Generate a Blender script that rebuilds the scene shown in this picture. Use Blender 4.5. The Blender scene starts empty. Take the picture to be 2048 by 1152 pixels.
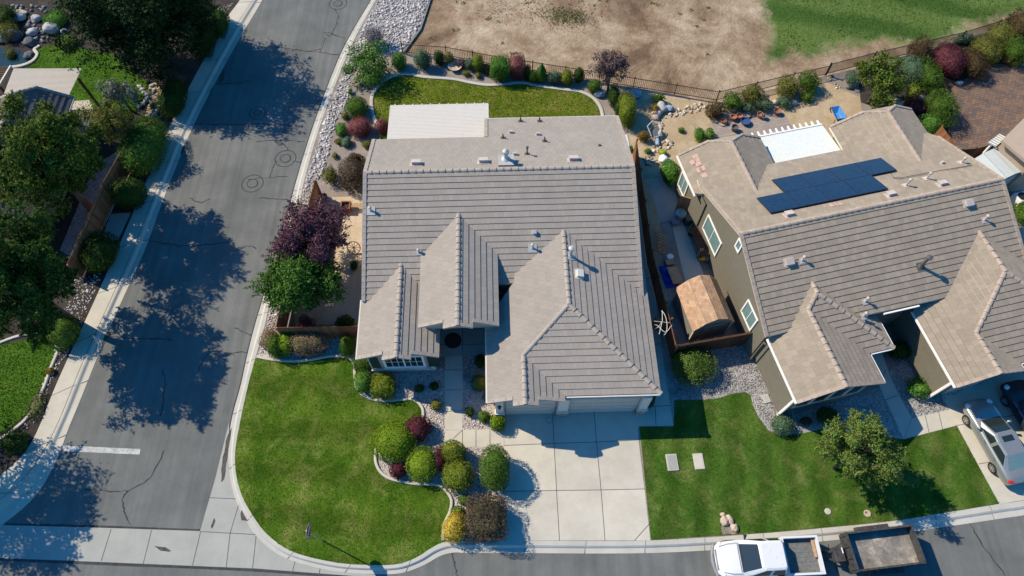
import bpy, bmesh, math, random
import numpy as np
from mathutils import Vector, Matrix

# ------------------------------------------------------------------ camera, sky, sun, exposure
SC = bpy.context.scene
COL = SC.collection
CAM_H = 38.0
TILT = math.radians(28.05)
FPX = 1370.0
cam_data = bpy.data.cameras.new('camera')
cam = bpy.data.objects.new('camera', cam_data)
COL.objects.link(cam)
cam.location = (0, 0, CAM_H)
cam.rotation_euler = (TILT, 0, 0)
cam_data.sensor_width = 36.0
cam_data.lens = 36.0 * FPX / 2048.0
cam_data.clip_end = 2000
SC.camera = cam

SUN_EL = math.radians(41.5)
SUN_DIR = Vector((-0.904 * math.cos(SUN_EL), 0.428 * math.cos(SUN_EL), math.sin(SUN_EL))).normalized()
world = bpy.data.worlds.new('World')
SC.world = world
world.use_nodes = True
wn = world.node_tree
wn.nodes.clear()
w_out = wn.nodes.new('ShaderNodeOutputWorld')
w_bg = wn.nodes.new('ShaderNodeBackground')
w_sky = wn.nodes.new('ShaderNodeTexSky')
w_sky.sky_type = 'NISHITA'
w_sky.sun_disc = False
w_sky.sun_elevation = SUN_EL
w_sky.sun_rotation = math.atan2(SUN_DIR.x, SUN_DIR.y)
w_sky.air_density = 1.0
w_sky.dust_density = 0.3
w_sky.ozone_density = 2.5
w_hs = wn.nodes.new('ShaderNodeHueSaturation')
w_hs.inputs['Saturation'].default_value = 1.5
w_bg.inputs['Strength'].default_value = 0.125
wn.links.new(w_sky.outputs[0], w_hs.inputs['Color'])
wn.links.new(w_hs.outputs[0], w_bg.inputs[0])
wn.links.new(w_bg.outputs[0], w_out.inputs[0])

sun_d = bpy.data.lights.new('sun', 'SUN')
sun_d.energy = 4.25
sun_d.angle = math.radians(0.5)
sun_d.color = (1.0, 0.88, 0.68)
sun = bpy.data.objects.new('sun', sun_d)
COL.objects.link(sun)
sun.location = SUN_DIR * 120
sun.rotation_euler = SUN_DIR.to_track_quat('Z', 'Y').to_euler()

SC.view_settings.view_transform = 'Standard'
SC.view_settings.look = 'None'
SC.view_settings.exposure = 0.55
SC.view_settings.gamma = 1.0
SC.render.engine = 'CYCLES'
SC.cycles.max_bounces = 5
SC.cycles.diffuse_bounces = 3
SC.cycles.transparent_max_bounces = 6

# ------------------------------------------------------------------ coordinates
# picture coordinates are those of the 2048x1152 photograph: a ray through a pixel meets a real plane
_F = Vector((0, math.sin(TILT), -math.cos(TILT)))
_U = Vector((0, math.cos(TILT), math.sin(TILT)))
_R = Vector((1, 0, 0))
_C = Vector((0, 0, CAM_H))


def ray(x, y):
    return _F * FPX + _R * (x - 1024) + _U * (576 - y)


def G(x, y, z=0.0):
    d = ray(x, y)
    return _C + d * ((z - CAM_H) / d.z)


def mpp(x, y, z=0.0):
    """metres per photo pixel across the picture at that place"""
    return (G(x + 1, y, z) - G(x, y, z)).length


class Frame:
    """a house's own axes: u along the ridge, v towards the back field"""
    def __init__(self, origin, yaw):
        self.o = Vector((origin[0], origin[1], 0))
        self.yaw = yaw
        self.e = Vector((math.cos(yaw), math.sin(yaw), 0))
        self.n = Vector((-math.sin(yaw), math.cos(yaw), 0))

    def w(self, u, v, z=0.0):
        return self.o + self.e * u + self.n * v + Vector((0, 0, z))

    def uv(self, p):
        q = p - self.o
        return q.dot(self.e), q.dot(self.n)

    def on(self, x, y, plane):
        """pixel ray meets plane z = c + a*u + b*v"""
        c, a, b = plane
        d = ray(x, y)
        u0, v0 = self.uv(_C)
        du, dv = d.dot(self.e), d.dot(self.n)
        t = (c + a * u0 + b * v0 - CAM_H) / (d.z - a * du - b * dv)
        return _C + d * t


rng = np.random.default_rng(7)
random.seed(7)

# ------------------------------------------------------------------ materials
MATS = {}


class NT:
    def __init__(self, name):
        self.m = bpy.data.materials.new(name)
        self.m.use_nodes = True
        self.t = self.m.node_tree
        self.b = self.t.nodes['Principled BSDF']
        MATS[name] = self.m

    def n(self, typ, **kw):
        nd = self.t.nodes.new(typ)
        for k, v in kw.items():
            if k in nd.inputs:
                nd.inputs[k].default_value = v
            else:
                setattr(nd, k, v)
        return nd

    def l(self, a, b):
        self.t.links.new(a, b)

    def noise(self, scale, detail=3, rough=0.6, vec=None, distortion=0.0):
        nd = self.n('ShaderNodeTexNoise', Scale=scale, Detail=detail, Roughness=rough, Distortion=distortion)
        self.l(vec or self.pos(), nd.inputs['Vector'])
        return nd.outputs['Fac']

    def pos(self):
        if not hasattr(self, '_pos'):
            self._pos = self.n('ShaderNodeNewGeometry').outputs['Position']
        return self._pos

    def ramp(self, fac, stops):
        r = self.n('ShaderNodeValToRGB')
        el = r.color_ramp.elements
        while len(el) < len(stops):
            el.new(0.5)
        for e, (p, c) in zip(el, stops):
            e.position = p
            e.color = (c[0], c[1], c[2], 1) if len(c) == 3 else c
        self.l(fac, r.inputs[0])
        return r.outputs[0]

    def mix(self, fac, a, b, mode='MIX'):
        nd = self.n('ShaderNodeMix', data_type='RGBA', blend_type=mode)
        if isinstance(fac, (int, float)):
            nd.inputs[0].default_value = fac
        else:
            self.l(fac, nd.inputs[0])
        for s, v in ((6, a), (7, b)):
            if isinstance(v, tuple):
                nd.inputs[s].default_value = (*v[:3], 1)
            else:
                self.l(v, nd.inputs[s])
        return nd.outputs[2]

    def math(self, op, a, b=None, c=None):
        nd = self.n('ShaderNodeMath', operation=op)
        for i, v in enumerate((a, b, c)):
            if v is None:
                continue
            if isinstance(v, (int, float)):
                nd.inputs[i].default_value = v
            else:
                self.l(v, nd.inputs[i])
        return nd.outputs[0]

    def bump(self, height, strength=0.3, dist=0.02):
        nd = self.n('ShaderNodeBump', Strength=strength, Distance=dist)
        self.l(height, nd.inputs['Height'])
        self.l(nd.outputs[0], self.b.inputs['Normal'])

    def col(self, c):
        if isinstance(c, tuple):
            self.b.inputs['Base Color'].default_value = (*c[:3], 1)
        else:
            self.l(c, self.b.inputs['Base Color'])

    def rough(self, r, spec=0.3):
        self.b.inputs['Roughness'].default_value = r
        self.b.inputs['Specular IOR Level'].default_value = spec


def sc3(c, k):
    return tuple(min(1, x * k) for x in c)


def m_plain(name, c, rough=0.6, spec=0.3, metal=0.0, var=0.12, scale=3.0, bump=0.0, bscale=60):
    t = NT(name)
    f = t.noise(scale, 4, 0.65)
    t.col(t.ramp(f, [(0.3, sc3(c, 1 - var)), (0.7, sc3(c, 1 + var))]))
    t.rough(rough, spec)
    t.b.inputs['Metallic'].default_value = metal
    if bump:
        t.bump(t.noise(bscale, 3), bump, 0.02)
    return t.m


def m_ground(name, c1, c2, c3, big=0.25, mid=2.0, fine=40, bump=0.5, dist=0.03, rough=0.95):
    t = NT(name)
    a = t.ramp(t.noise(big, 4, 0.6), [(0.35, c1), (0.65, c2)])
    b = t.ramp(t.noise(mid, 5, 0.7), [(0.4, (0, 0, 0)), (0.75, (1, 1, 1))])
    c = t.mix(b, a, c3)
    g = t.ramp(t.noise(fine, 3, 0.7), [(0.25, (0.72, 0.72, 0.72)), (0.75, (1.25, 1.25, 1.25))])
    t.col(t.mix(1.0, c, g, 'MULTIPLY'))
    t.rough(rough, 0.15)
    t.bump(t.noise(fine * 0.7, 4, 0.7), bump, dist)
    return t.m


def m_gravel(name, cols, scale=14, bump=0.9, dist=0.04):
    t = NT(name)
    v = t.n('ShaderNodeTexVoronoi', Scale=scale, feature='F1')
    t.l(t.pos(), v.inputs['Vector'])
    sep = t.n('ShaderNodeSeparateColor')
    t.l(v.outputs['Color'], sep.inputs[0])
    k = len(cols)
    c = t.ramp(sep.outputs[0], [(i / (k - 1), cc) for i, cc in enumerate(cols)])
    big = t.ramp(t.noise(0.8, 3), [(0.3, (0.8, 0.8, 0.8)), (0.7, (1.1, 1.1, 1.1))])
    t.col(t.mix(1.0, c, big, 'MULTIPLY'))
    t.rough(0.9, 0.2)
    h = t.math('SUBTRACT', 1.0, v.outputs['Distance'])
    t.bump(h, bump, dist)
    return t.m


def m_leaf(name, cols, trans=0.25, rough=0.55):
    t = NT(name)
    g = t.n('ShaderNodeNewGeometry')
    r = t.ramp(g.outputs['Random Per Island'], [(i / (len(cols) - 1), c) for i, c in enumerate(cols)])
    nz = t.ramp(t.noise(1.3, 3), [(0.3, (0.7, 0.7, 0.7)), (0.7, (1.25, 1.25, 1.25))])
    c = t.mix(1.0, r, nz, 'MULTIPLY')
    t.col(c)
    t.rough(rough + 0.15, 0.08)
    tr = t.n('ShaderNodeBsdfTranslucent')
    t.l(c, tr.inputs[0])
    ms = t.n('ShaderNodeMixShader')
    ms.inputs[0].default_value = trans
    t.l(t.b.outputs[0], ms.inputs[1])
    t.l(tr.outputs[0], ms.inputs[2])
    t.l(ms.outputs[0], t.t.nodes['Material Output'].inputs[0])
    return t.m


def m_tiles(name, c, var=0.10, w=0.30, mort=0.02, streak=0.0, streak_col=None):
    """concrete roof tiles: UV u in metres along the course, v in courses"""
    t = NT(name)
    uv = t.n('ShaderNodeUVMap').outputs[0]
    sx = t.n('ShaderNodeSeparateXYZ')
    t.l(uv, sx.inputs[0])
    br = t.n('ShaderNodeTexBrick', Scale=1.0, offset=0.5, **{'Brick Width': w, 'Row Height': 1.0, 'Mortar Size': 0.006, 'Mortar Smooth': 0.2, 'Bias': 0.0})
    br.inputs['Color1'].default_value = (*sc3(c, 1 - var), 1)
    br.inputs['Color2'].default_value = (*sc3(c, 1 + var), 1)
    br.inputs['Mortar'].default_value = (*sc3(c, 0.62), 1)
    t.l(uv, br.inputs['Vector'])
    cc = br.outputs['Color']
    big = t.ramp(t.noise(0.6, 4), [(0.3, (0.95, 0.95, 0.95)), (0.7, (1.05, 1.05, 1.05))])
    cc = t.mix(1.0, cc, big, 'MULTIPLY')
    fine = t.ramp(t.noise(26, 3, 0.7), [(0.25, (0.82, 0.82, 0.82)), (0.75, (1.16, 1.16, 1.16))])
    cc = t.mix(1.0, cc, fine, 'MULTIPLY')
    if streak:
        mp = t.n('ShaderNodeMapping')
        mp.inputs['Scale'].default_value = (5.5, 0.35, 1)
        t.l(uv, mp.inputs[0])
        f = t.ramp(t.noise(1.0, 4, 0.7, mp.outputs[0]), [(0.5, (0, 0, 0)), (0.72, (1, 1, 1))])
        cc = t.mix(t.math('MULTIPLY', f, streak), cc, streak_col)
    t.col(cc)
    t.rough(0.85, 0.25)
    t.bump(t.noise(60, 2), 0.25, 0.01)
    return t.m


def m_grass(name, dark, light, dry, dry_amt=0.4, stripe=None):
    t = NT(name)
    a = t.ramp(t.noise(0.55, 5, 0.65), [(0.32, dark), (0.68, light)])
    d = t.ramp(t.noise(0.75, 7, 0.72, distortion=0.5), [(0.48, (0, 0, 0)), (0.72, (1, 1, 1))])
    c = t.mix(t.math('MULTIPLY', d, dry_amt), a, dry)
    if stripe:
        ang, width, amt = stripe
        sx = t.n('ShaderNodeSeparateXYZ')
        t.l(t.pos(), sx.inputs[0])
        s = t.math('ADD', t.math('MULTIPLY', sx.outputs[0], math.cos(ang) / width), t.math('MULTIPLY', sx.outputs[1], math.sin(ang) / width))
        s = t.math('ADD', s, t.math('MULTIPLY', t.noise(0.3, 2), 0.9))
        s = t.math('SINE', t.math('MULTIPLY', s, 2 * math.pi))
        s = t.ramp(t.math('MULTIPLY_ADD', s, 0.5, 0.5), [(0.2, (1 - amt,) * 3), (0.8, (1 + amt,) * 3)])
        c = t.mix(1.0, c, s, 'MULTIPLY')
    f = t.ramp(t.noise(9, 5, 0.8), [(0.3, (0.68, 0.68, 0.68)), (0.72, (1.34, 1.34, 1.34))])
    t.col(t.mix(1.0, c, f, 'MULTIPLY'))
    t.rough(0.9, 0.03)
    t.bump(t.noise(30, 4, 0.8), 0.8, 0.05)
    return t.m


m_ground('dirt', (0.36, 0.27, 0.185), (0.45, 0.36, 0.26), (0.27, 0.19, 0.125), 0.10, 0.35, 9, 0.8, 0.08)
m_ground('sand_soil', (0.40, 0.30, 0.18), (0.48, 0.39, 0.27), (0.33, 0.24, 0.14), 0.5, 1.5, 14, 0.6, 0.05)
m_ground('yard_soil', (0.255, 0.215, 0.185), (0.34, 0.295, 0.26), (0.20, 0.165, 0.14), 0.5, 2.0, 18, 0.8, 0.05)
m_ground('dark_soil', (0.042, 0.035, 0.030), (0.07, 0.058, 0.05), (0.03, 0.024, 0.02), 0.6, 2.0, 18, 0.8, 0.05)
m_ground('tan_gravel', (0.52, 0.42, 0.30), (0.58, 0.48, 0.36), (0.44, 0.34, 0.24), 0.5, 2.0, 26, 0.9, 0.04)
m_gravel('pebble', [(0.20, 0.17, 0.15), (0.42, 0.37, 0.32), (0.55, 0.50, 0.46), (0.34, 0.28, 0.24), (0.62, 0.58, 0.55)], 16)
m_gravel('grey_gravel', [(0.16, 0.15, 0.145), (0.30, 0.29, 0.28), (0.42, 0.41, 0.39), (0.24, 0.22, 0.21)], 15)


def m_road():
    t = NT('asphalt')
    a = t.ramp(t.noise(0.3, 6, 0.65), [(0.32, (0.108, 0.114, 0.110)), (0.68, (0.168, 0.172, 0.163))])
    mp = t.n('ShaderNodeMapping')
    mp.inputs['Rotation'].default_value = (0, 0, math.radians(-8))
    mp.inputs['Scale'].default_value = (2.2, 0.06, 1)
    t.l(t.pos(), mp.inputs[0])
    s = t.ramp(t.noise(1.0, 4, 0.6, mp.outputs[0]), [(0.35, (0.88, 0.88, 0.88)), (0.7, (1.12, 1.12, 1.12))])
    c = t.mix(1.0, a, s, 'MULTIPLY')
    f = t.ramp(t.noise(55, 3, 0.8), [(0.25, (0.72, 0.72, 0.72)), (0.75, (1.25, 1.25, 1.25))])
    t.col(t.mix(1.0, c, f, 'MULTIPLY'))
    t.rough(0.9, 0.25)
    t.bump(t.noise(90, 3), 0.4, 0.01)


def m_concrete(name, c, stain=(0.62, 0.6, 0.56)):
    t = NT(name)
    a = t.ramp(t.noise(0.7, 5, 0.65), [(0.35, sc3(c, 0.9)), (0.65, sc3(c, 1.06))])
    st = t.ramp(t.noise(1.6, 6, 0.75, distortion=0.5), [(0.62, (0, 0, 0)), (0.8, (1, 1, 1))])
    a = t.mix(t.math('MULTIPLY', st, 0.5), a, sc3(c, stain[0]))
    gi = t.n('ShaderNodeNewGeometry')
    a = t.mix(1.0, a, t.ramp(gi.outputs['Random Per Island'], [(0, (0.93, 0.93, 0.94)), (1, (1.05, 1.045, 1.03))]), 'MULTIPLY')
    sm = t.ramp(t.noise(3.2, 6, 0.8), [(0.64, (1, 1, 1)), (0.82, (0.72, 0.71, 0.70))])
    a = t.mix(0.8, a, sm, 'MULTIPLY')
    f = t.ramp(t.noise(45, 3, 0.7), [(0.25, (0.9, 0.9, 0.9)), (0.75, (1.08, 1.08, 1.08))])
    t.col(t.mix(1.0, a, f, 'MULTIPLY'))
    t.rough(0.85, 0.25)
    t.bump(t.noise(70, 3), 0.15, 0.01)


m_road()
m_concrete('concrete', (0.51, 0.475, 0.40))
m_concrete('kerb_concrete', (0.46, 0.445, 0.40))
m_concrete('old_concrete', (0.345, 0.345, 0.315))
m_plain('joint', (0.11, 0.105, 0.10), 0.9)
m_plain('tar', (0.055, 0.056, 0.058), 0.9, 0.1, var=0.3)
m_plain('wet', (0.075, 0.068, 0.06), 0.75, 0.2, var=0.4, scale=6)
m_plain('lid_iron', (0.11, 0.108, 0.105), 0.7, var=0.3, scale=12)
m_plain('road_paint', (0.42, 0.42, 0.41), 0.8, var=0.35, scale=5)

m_grass('lawn_front', (0.033, 0.088, 0.006), (0.092, 0.155, 0.014), (0.24, 0.24, 0.07), 0.7, (math.radians(86), 2.4, 0.14))
m_grass('lawn_neighbour', (0.030, 0.086, 0.010), (0.076, 0.140, 0.020), (0.21, 0.215, 0.075), 0.6, (math.radians(-12), 1.6, 0.16))
m_grass('lawn_back', (0.085, 0.130, 0.010), (0.140, 0.185, 0.018), (0.36, 0.27, 0.10), 0.5)
m_grass('lawn_left', (0.040, 0.115, 0.010), (0.080, 0.175, 0.018), (0.14, 0.18, 0.04), 0.3)
m_grass('turf_field', (0.050, 0.120, 0.030), (0.110, 0.190, 0.055), (0.30, 0.29, 0.15), 0.6, (math.radians(75), 4.2, 0.13))
m_leaf('blade_front', [(0.035, 0.088, 0.006), (0.065, 0.12, 0.010), (0.095, 0.155, 0.018), (0.14, 0.17, 0.04)], 0.3)
m_leaf('blade_back', [(0.06, 0.10, 0.008), (0.12, 0.17, 0.014), (0.17, 0.21, 0.02), (0.28, 0.24, 0.07)], 0.3)
m_leaf('blade_field', [(0.055, 0.095, 0.02), (0.09, 0.14, 0.032), (0.13, 0.17, 0.055)], 0.3)

m_tiles('tile_house', (0.310, 0.274, 0.236), 0.055, 0.30)
m_tiles('tile_neighbour', (0.305, 0.254, 0.195), 0.10, 0.33, streak=0.4, streak_col=(0.22, 0.16, 0.125))
m_tiles('tile_left', (0.16, 0.125, 0.115), 0.12, 0.33)
m_tiles('shingle_shed', (0.42, 0.27, 0.17), 0.2, 0.22)
m_plain('cap_house', (0.335, 0.29, 0.25), 0.85, var=0.15, scale=4)
m_plain('cap_neighbour', (0.36, 0.29, 0.235), 0.85, var=0.2, scale=4)
m_plain('pink_tile', (0.46, 0.31, 0.25), 0.85)
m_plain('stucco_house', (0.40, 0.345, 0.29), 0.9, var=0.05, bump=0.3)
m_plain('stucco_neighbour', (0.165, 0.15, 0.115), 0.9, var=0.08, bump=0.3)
m_plain('stucco_right', (0.42, 0.33, 0.25), 0.9, var=0.05, bump=0.3)
m_plain('trim_light', (0.62, 0.58, 0.52), 0.7, var=0.05)
m_plain('trim_white', (0.80, 0.78, 0.74), 0.6, var=0.04)
m_plain('trim_cream', (0.66, 0.58, 0.46), 0.7, var=0.05)
m_plain('gutter_brown', (0.30, 0.22, 0.18), 0.6, var=0.1)
m_plain('garage_door', (0.50, 0.45, 0.39), 0.6, var=0.04)
m_plain('shutter_green', (0.02, 0.05, 0.04), 0.6)
m_gravel('ledgestone', [(0.20, 0.17, 0.15), (0.34, 0.28, 0.24), (0.42, 0.36, 0.30)], 9, 0.6)
m_plain('galvanised', (0.42, 0.42, 0.40), 0.55, 0.4, 0.2, 0.12)
m_plain('vent_paint', (0.46, 0.40, 0.36), 0.6)
m_plain('pipe_dark', (0.10, 0.095, 0.09), 0.6)
m_plain('black_metal', (0.022, 0.020, 0.020), 0.5, 0.4)
m_plain('bronze_metal', (0.060, 0.042, 0.032), 0.5, 0.4)
m_plain('rubber', (0.018, 0.018, 0.018), 0.8)
m_plain('white_plastic', (0.78, 0.78, 0.76), 0.5, var=0.05)
m_plain('blue_plastic', (0.06, 0.25, 0.55), 0.4, 0.5, var=0.1)
m_plain('blue_tarp', (0.025, 0.06, 0.42), 0.5, 0.4, var=0.25, scale=6)
m_plain('green_plastic', (0.03, 0.22, 0.10), 0.5, 0.4)
m_plain('yellow_plastic', (0.70, 0.42, 0.02), 0.5, 0.4)
m_plain('grey_plastic', (0.20, 0.21, 0.22), 0.5, 0.4)
m_plain('terracotta', (0.33, 0.14, 0.09), 0.8)
m_plain('blue_glaze', (0.05, 0.08, 0.20), 0.3, 0.5)
m_plain('stone_grey', (0.38, 0.38, 0.38), 0.9, var=0.3, scale=5, bump=0.6, bscale=14)
m_plain('stone_tan', (0.44, 0.35, 0.27), 0.9, var=0.25, scale=5, bump=0.6, bscale=14)
m_plain('stone_blue', (0.28, 0.36, 0.44), 0.85, var=0.2, scale=5, bump=0.5, bscale=14)
m_plain('stone_dark', (0.10, 0.105, 0.12), 0.9, var=0.4, scale=4, bump=0.6, bscale=14)
m_plain('bark', (0.10, 0.075, 0.055), 0.95, var=0.3, scale=9, bump=0.8, bscale=25)
m_plain('pool_water', (0.008, 0.026, 0.022), 0.08, 0.6, var=0.3, scale=1.5)
m_plain('paint_white', (0.66, 0.67, 0.68), 0.25, 0.6, var=0.02)
m_plain('paint_silver', (0.34, 0.355, 0.35), 0.28, 0.6, 0.55, var=0.02)
m_plain('paint_dark', (0.035, 0.045, 0.06), 0.25, 0.6, 0.3, var=0.02)
m_plain('glass_dark', (0.015, 0.025, 0.028), 0.06, 0.9, var=0.05)
m_plain('glass_teal', (0.16, 0.26, 0.26), 0.12, 0.8, var=0.1, scale=1.0)
m_plain('chrome', (0.6, 0.6, 0.6), 0.2, 0.5, 0.9)
m_plain('lamp_red', (0.45, 0.02, 0.02), 0.25, 0.6)
m_plain('lamp_clear', (0.7, 0.7, 0.68), 0.15, 0.7)
m_plain('trailer_black', (0.055, 0.053, 0.052), 0.5, 0.4, var=0.5, scale=5)
m_plain('bed_liner', (0.15, 0.152, 0.148), 0.8, var=0.25, scale=7)
m_plain('sign_red', (0.36, 0.012, 0.016), 0.5, 0.4, var=0.04)
m_plain('sign_white', (0.80, 0.80, 0.80), 0.5, 0.4, var=0.02)
m_plain('orange_shed_wall', (0.20, 0.185, 0.16), 0.85, var=0.08)
m_plain('vinyl_shed', (0.46, 0.50, 0.50), 0.5, 0.4, var=0.05)
m_plain('cover_cream', (0.58, 0.54, 0.48), 0.5, 0.4, var=0.03)
m_plain('cover_tan', (0.42, 0.37, 0.31), 0.5, 0.4, var=0.04)
m_plain('cover_white', (0.62, 0.65, 0.63), 0.4, 0.4, var=0.03)
m_plain('umber_fabric', (0.05, 0.03, 0.028), 0.9)


def m_wood(name, c, var=0.35):
    t = NT(name)
    mp = t.n('ShaderNodeMapping')
    mp.inputs['Scale'].default_value = (6, 6, 0.6)
    t.l(t.pos(), mp.inputs[0])
    a = t.ramp(t.noise(1.2, 5, 0.7, mp.outputs[0]), [(0.3, sc3(c, 1 - var)), (0.7, sc3(c, 1 + var))])
    g = t.n('ShaderNodeNewGeometry')
    r = t.ramp(g.outputs['Random Per Island'], [(0, (0.75, 0.75, 0.75)), (1, (1.2, 1.2, 1.2))])
    t.col(t.mix(1.0, a, r, 'MULTIPLY'))
    t.rough(0.85, 0.2)


m_wood('fence_wood', (0.22, 0.095, 0.045))
m_wood('fence_wood_light', (0.36, 0.19, 0.10))
m_wood('fence_wood_warm', (0.30, 0.135, 0.06))
m_wood('fence_wood_dark', (0.085, 0.045, 0.028))
m_wood('plank', (0.42, 0.27, 0.16))


def m_pavers():
    t = NT('pavers')
    mp = t.n('ShaderNodeMapping')
    mp.inputs['Rotation'].default_value = (0, 0, math.radians(-13))
    t.l(t.pos(), mp.inputs[0])
    br = t.n('ShaderNodeTexBrick', Scale=1.0, **{'Brick Width': 0.34, 'Row Height': 0.2, 'Mortar Size': 0.012, 'Bias': 0.0})
    br.inputs['Color1'].default_value = (0.22, 0.14, 0.095, 1)
    br.inputs['Color2'].default_value = (0.13, 0.105, 0.095, 1)
    br.inputs['Mortar'].default_value = (0.06, 0.05, 0.045, 1)
    t.l(mp.outputs[0], br.inputs['Vector'])
    b = t.ramp(t.noise(1.3, 4), [(0.3, (0.75, 0.78, 0.85)), (0.7, (1.2, 1.1, 1.0))])
    t.col(t.mix(1.0, br.outputs['Color'], b, 'MULTIPLY'))
    t.rough(0.9, 0.2)
    t2 = NT('flagstones')
    br = t2.n('ShaderNodeTexBrick', Scale=1.0, **{'Brick Width': 0.5, 'Row Height': 0.25, 'Mortar Size': 0.012})
    br.inputs['Color1'].default_value = (0.34, 0.28, 0.245, 1)
    br.inputs['Color2'].default_value = (0.27, 0.235, 0.215, 1)
    br.inputs['Mortar'].default_value = (0.2, 0.17, 0.14, 1)
    mp = t2.n('ShaderNodeMapping')
    mp.inputs['Rotation'].default_value = (0, 0, math.radians(-13))
    t2.l(t2.pos(), mp.inputs[0])
    t2.l(mp.outputs[0], br.inputs['Vector'])
    t2.col(br.outputs['Color'])
    t2.rough(0.9, 0.2)


m_pavers()


def m_solar():
    t = NT('solar_cells')
    tc = t.n('ShaderNodeTexCoord')
    br = t.n('ShaderNodeTexBrick', Scale=1.0, offset=0.0, **{'Brick Width': 0.17, 'Row Height': 0.17, 'Mortar Size': 0.008})
    br.inputs['Color1'].default_value = (0.006, 0.016, 0.045, 1)
    br.inputs['Color2'].default_value = (0.010, 0.024, 0.062, 1)
    br.inputs['Mortar'].default_value = (0.020, 0.034, 0.065, 1)
    t.l(tc.outputs['Object'], br.inputs['Vector'])
    t.col(br.outputs['Color'])
    t.rough(0.16, 0.6)


m_solar()


def m_trailer_floor():
    t = NT('trailer_floor')
    a = t.ramp(t.noise(1.6, 7, 0.8, distortion=0.3), [(0.38, (0.13, 0.125, 0.115)), (0.56, (0.24, 0.225, 0.20)), (0.68, (0.48, 0.42, 0.33))])
    t.col(a)
    t.rough(0.75, 0.3)


m_trailer_floor()

LEAF = {
    'dome': m_leaf('leaf_dome', [(0.11, 0.18, 0.012), (0.15, 0.235, 0.015), (0.19, 0.28, 0.02)], 0.15),
    'yellowgreen': m_leaf('leaf_yellowgreen', [(0.09, 0.145, 0.014), (0.15, 0.20, 0.02), (0.24, 0.245, 0.035)], 0.2),
    'yellow': m_leaf('leaf_yellow', [(0.30, 0.20, 0.02), (0.50, 0.36, 0.05), (0.42, 0.34, 0.04), (0.60, 0.46, 0.14)], 0.2),
    'burgundy': m_leaf('leaf_burgundy', [(0.045, 0.012, 0.016), (0.095, 0.022, 0.032), (0.14, 0.045, 0.055)], 0.15),
    'mottled': m_leaf('leaf_mottled', [(0.045, 0.048, 0.022), (0.085, 0.060, 0.040), (0.16, 0.10, 0.08), (0.06, 0.08, 0.028), (0.22, 0.15, 0.13)], 0.15),
    'pinkgreen': m_leaf('leaf_pinkgreen', [(0.16, 0.10, 0.07), (0.34, 0.19, 0.16), (0.14, 0.14, 0.05), (0.42, 0.27, 0.24)], 0.2),
    'red': m_leaf('leaf_red', [(0.12, 0.03, 0.03), (0.22, 0.07, 0.07), (0.27, 0.12, 0.11)], 0.2),
    'green': m_leaf('leaf_green', [(0.045, 0.095, 0.012), (0.075, 0.145, 0.02), (0.13, 0.21, 0.035)], 0.25),
    'bright': m_leaf('leaf_bright', [(0.05, 0.14, 0.018), (0.085, 0.20, 0.028), (0.14, 0.27, 0.05)], 0.25),
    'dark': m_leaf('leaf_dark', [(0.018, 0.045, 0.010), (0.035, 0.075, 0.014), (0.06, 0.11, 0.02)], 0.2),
    'bluegreen': m_leaf('leaf_bluegreen', [(0.06, 0.11, 0.06), (0.10, 0.17, 0.09), (0.17, 0.24, 0.15)], 0.2),
    'olive': m_leaf('leaf_olive', [(0.09, 0.10, 0.02), (0.14, 0.15, 0.03), (0.20, 0.20, 0.05)], 0.2),
    'lilac': m_leaf('leaf_lilac', [(0.16, 0.14, 0.16), (0.24, 0.21, 0.28), (0.15, 0.18, 0.10), (0.32, 0.29, 0.38)], 0.2),
    'brownred': m_leaf('leaf_brownred', [(0.06, 0.035, 0.02), (0.11, 0.06, 0.035), (0.10, 0.10, 0.03)], 0.2),
    'orange': m_leaf('leaf_orange', [(0.15, 0.10, 0.02), (0.28, 0.17, 0.03), (0.12, 0.14, 0.03)], 0.2),
    'plum': m_leaf('leaf_plum', [(0.05, 0.020, 0.035), (0.10, 0.045, 0.065), (0.19, 0.105, 0.135), (0.16, 0.05, 0.06)], 0.2),
    'plumgrey': m_leaf('leaf_plumgrey', [(0.07, 0.045, 0.05), (0.13, 0.085, 0.09), (0.20, 0.14, 0.14), (0.12, 0.09, 0.06)], 0.2),
    'maple': m_leaf('leaf_maple', [(0.022, 0.075, 0.012), (0.045, 0.125, 0.018), (0.09, 0.19, 0.03), (0.16, 0.25, 0.05)], 0.25),
    'conifer': m_leaf('leaf_conifer', [(0.008, 0.022, 0.007), (0.015, 0.038, 0.010), (0.028, 0.060, 0.016)], 0.1),
    'elm': m_leaf('leaf_elm', [(0.03, 0.068, 0.010), (0.06, 0.115, 0.014), (0.12, 0.175, 0.025), (0.21, 0.24, 0.05)], 0.25),
    'pear': m_leaf('leaf_pear', [(0.022, 0.060, 0.010), (0.045, 0.10, 0.016), (0.10, 0.165, 0.035)], 0.25),
    'autumn': m_leaf('leaf_autumn', [(0.05, 0.11, 0.016), (0.09, 0.165, 0.028), (0.13, 0.21, 0.045), (0.18, 0.25, 0.06), (0.25, 0.20, 0.06)], 0.25),
    'silver': m_leaf('leaf_silver', [(0.10, 0.13, 0.08), (0.20, 0.23, 0.17), (0.32, 0.34, 0.29)], 0.2),
    'lime': m_leaf('leaf_lime', [(0.30, 0.42, 0.03), (0.42, 0.55, 0.05), (0.5, 0.6, 0.1)], 0.2),
    'dryweed': m_leaf('leaf_dryweed', [(0.16, 0.15, 0.06), (0.12, 0.15, 0.05), (0.24, 0.21, 0.11)], 0.2),
}
STONES = m_leaf('stone_mix', [(0.30, 0.27, 0.26), (0.62, 0.59, 0.57), (0.45, 0.40, 0.38), (0.70, 0.67, 0.66), (0.22, 0.20, 0.20), (0.52, 0.43, 0.39)], 0.0, 0.9)
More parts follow.
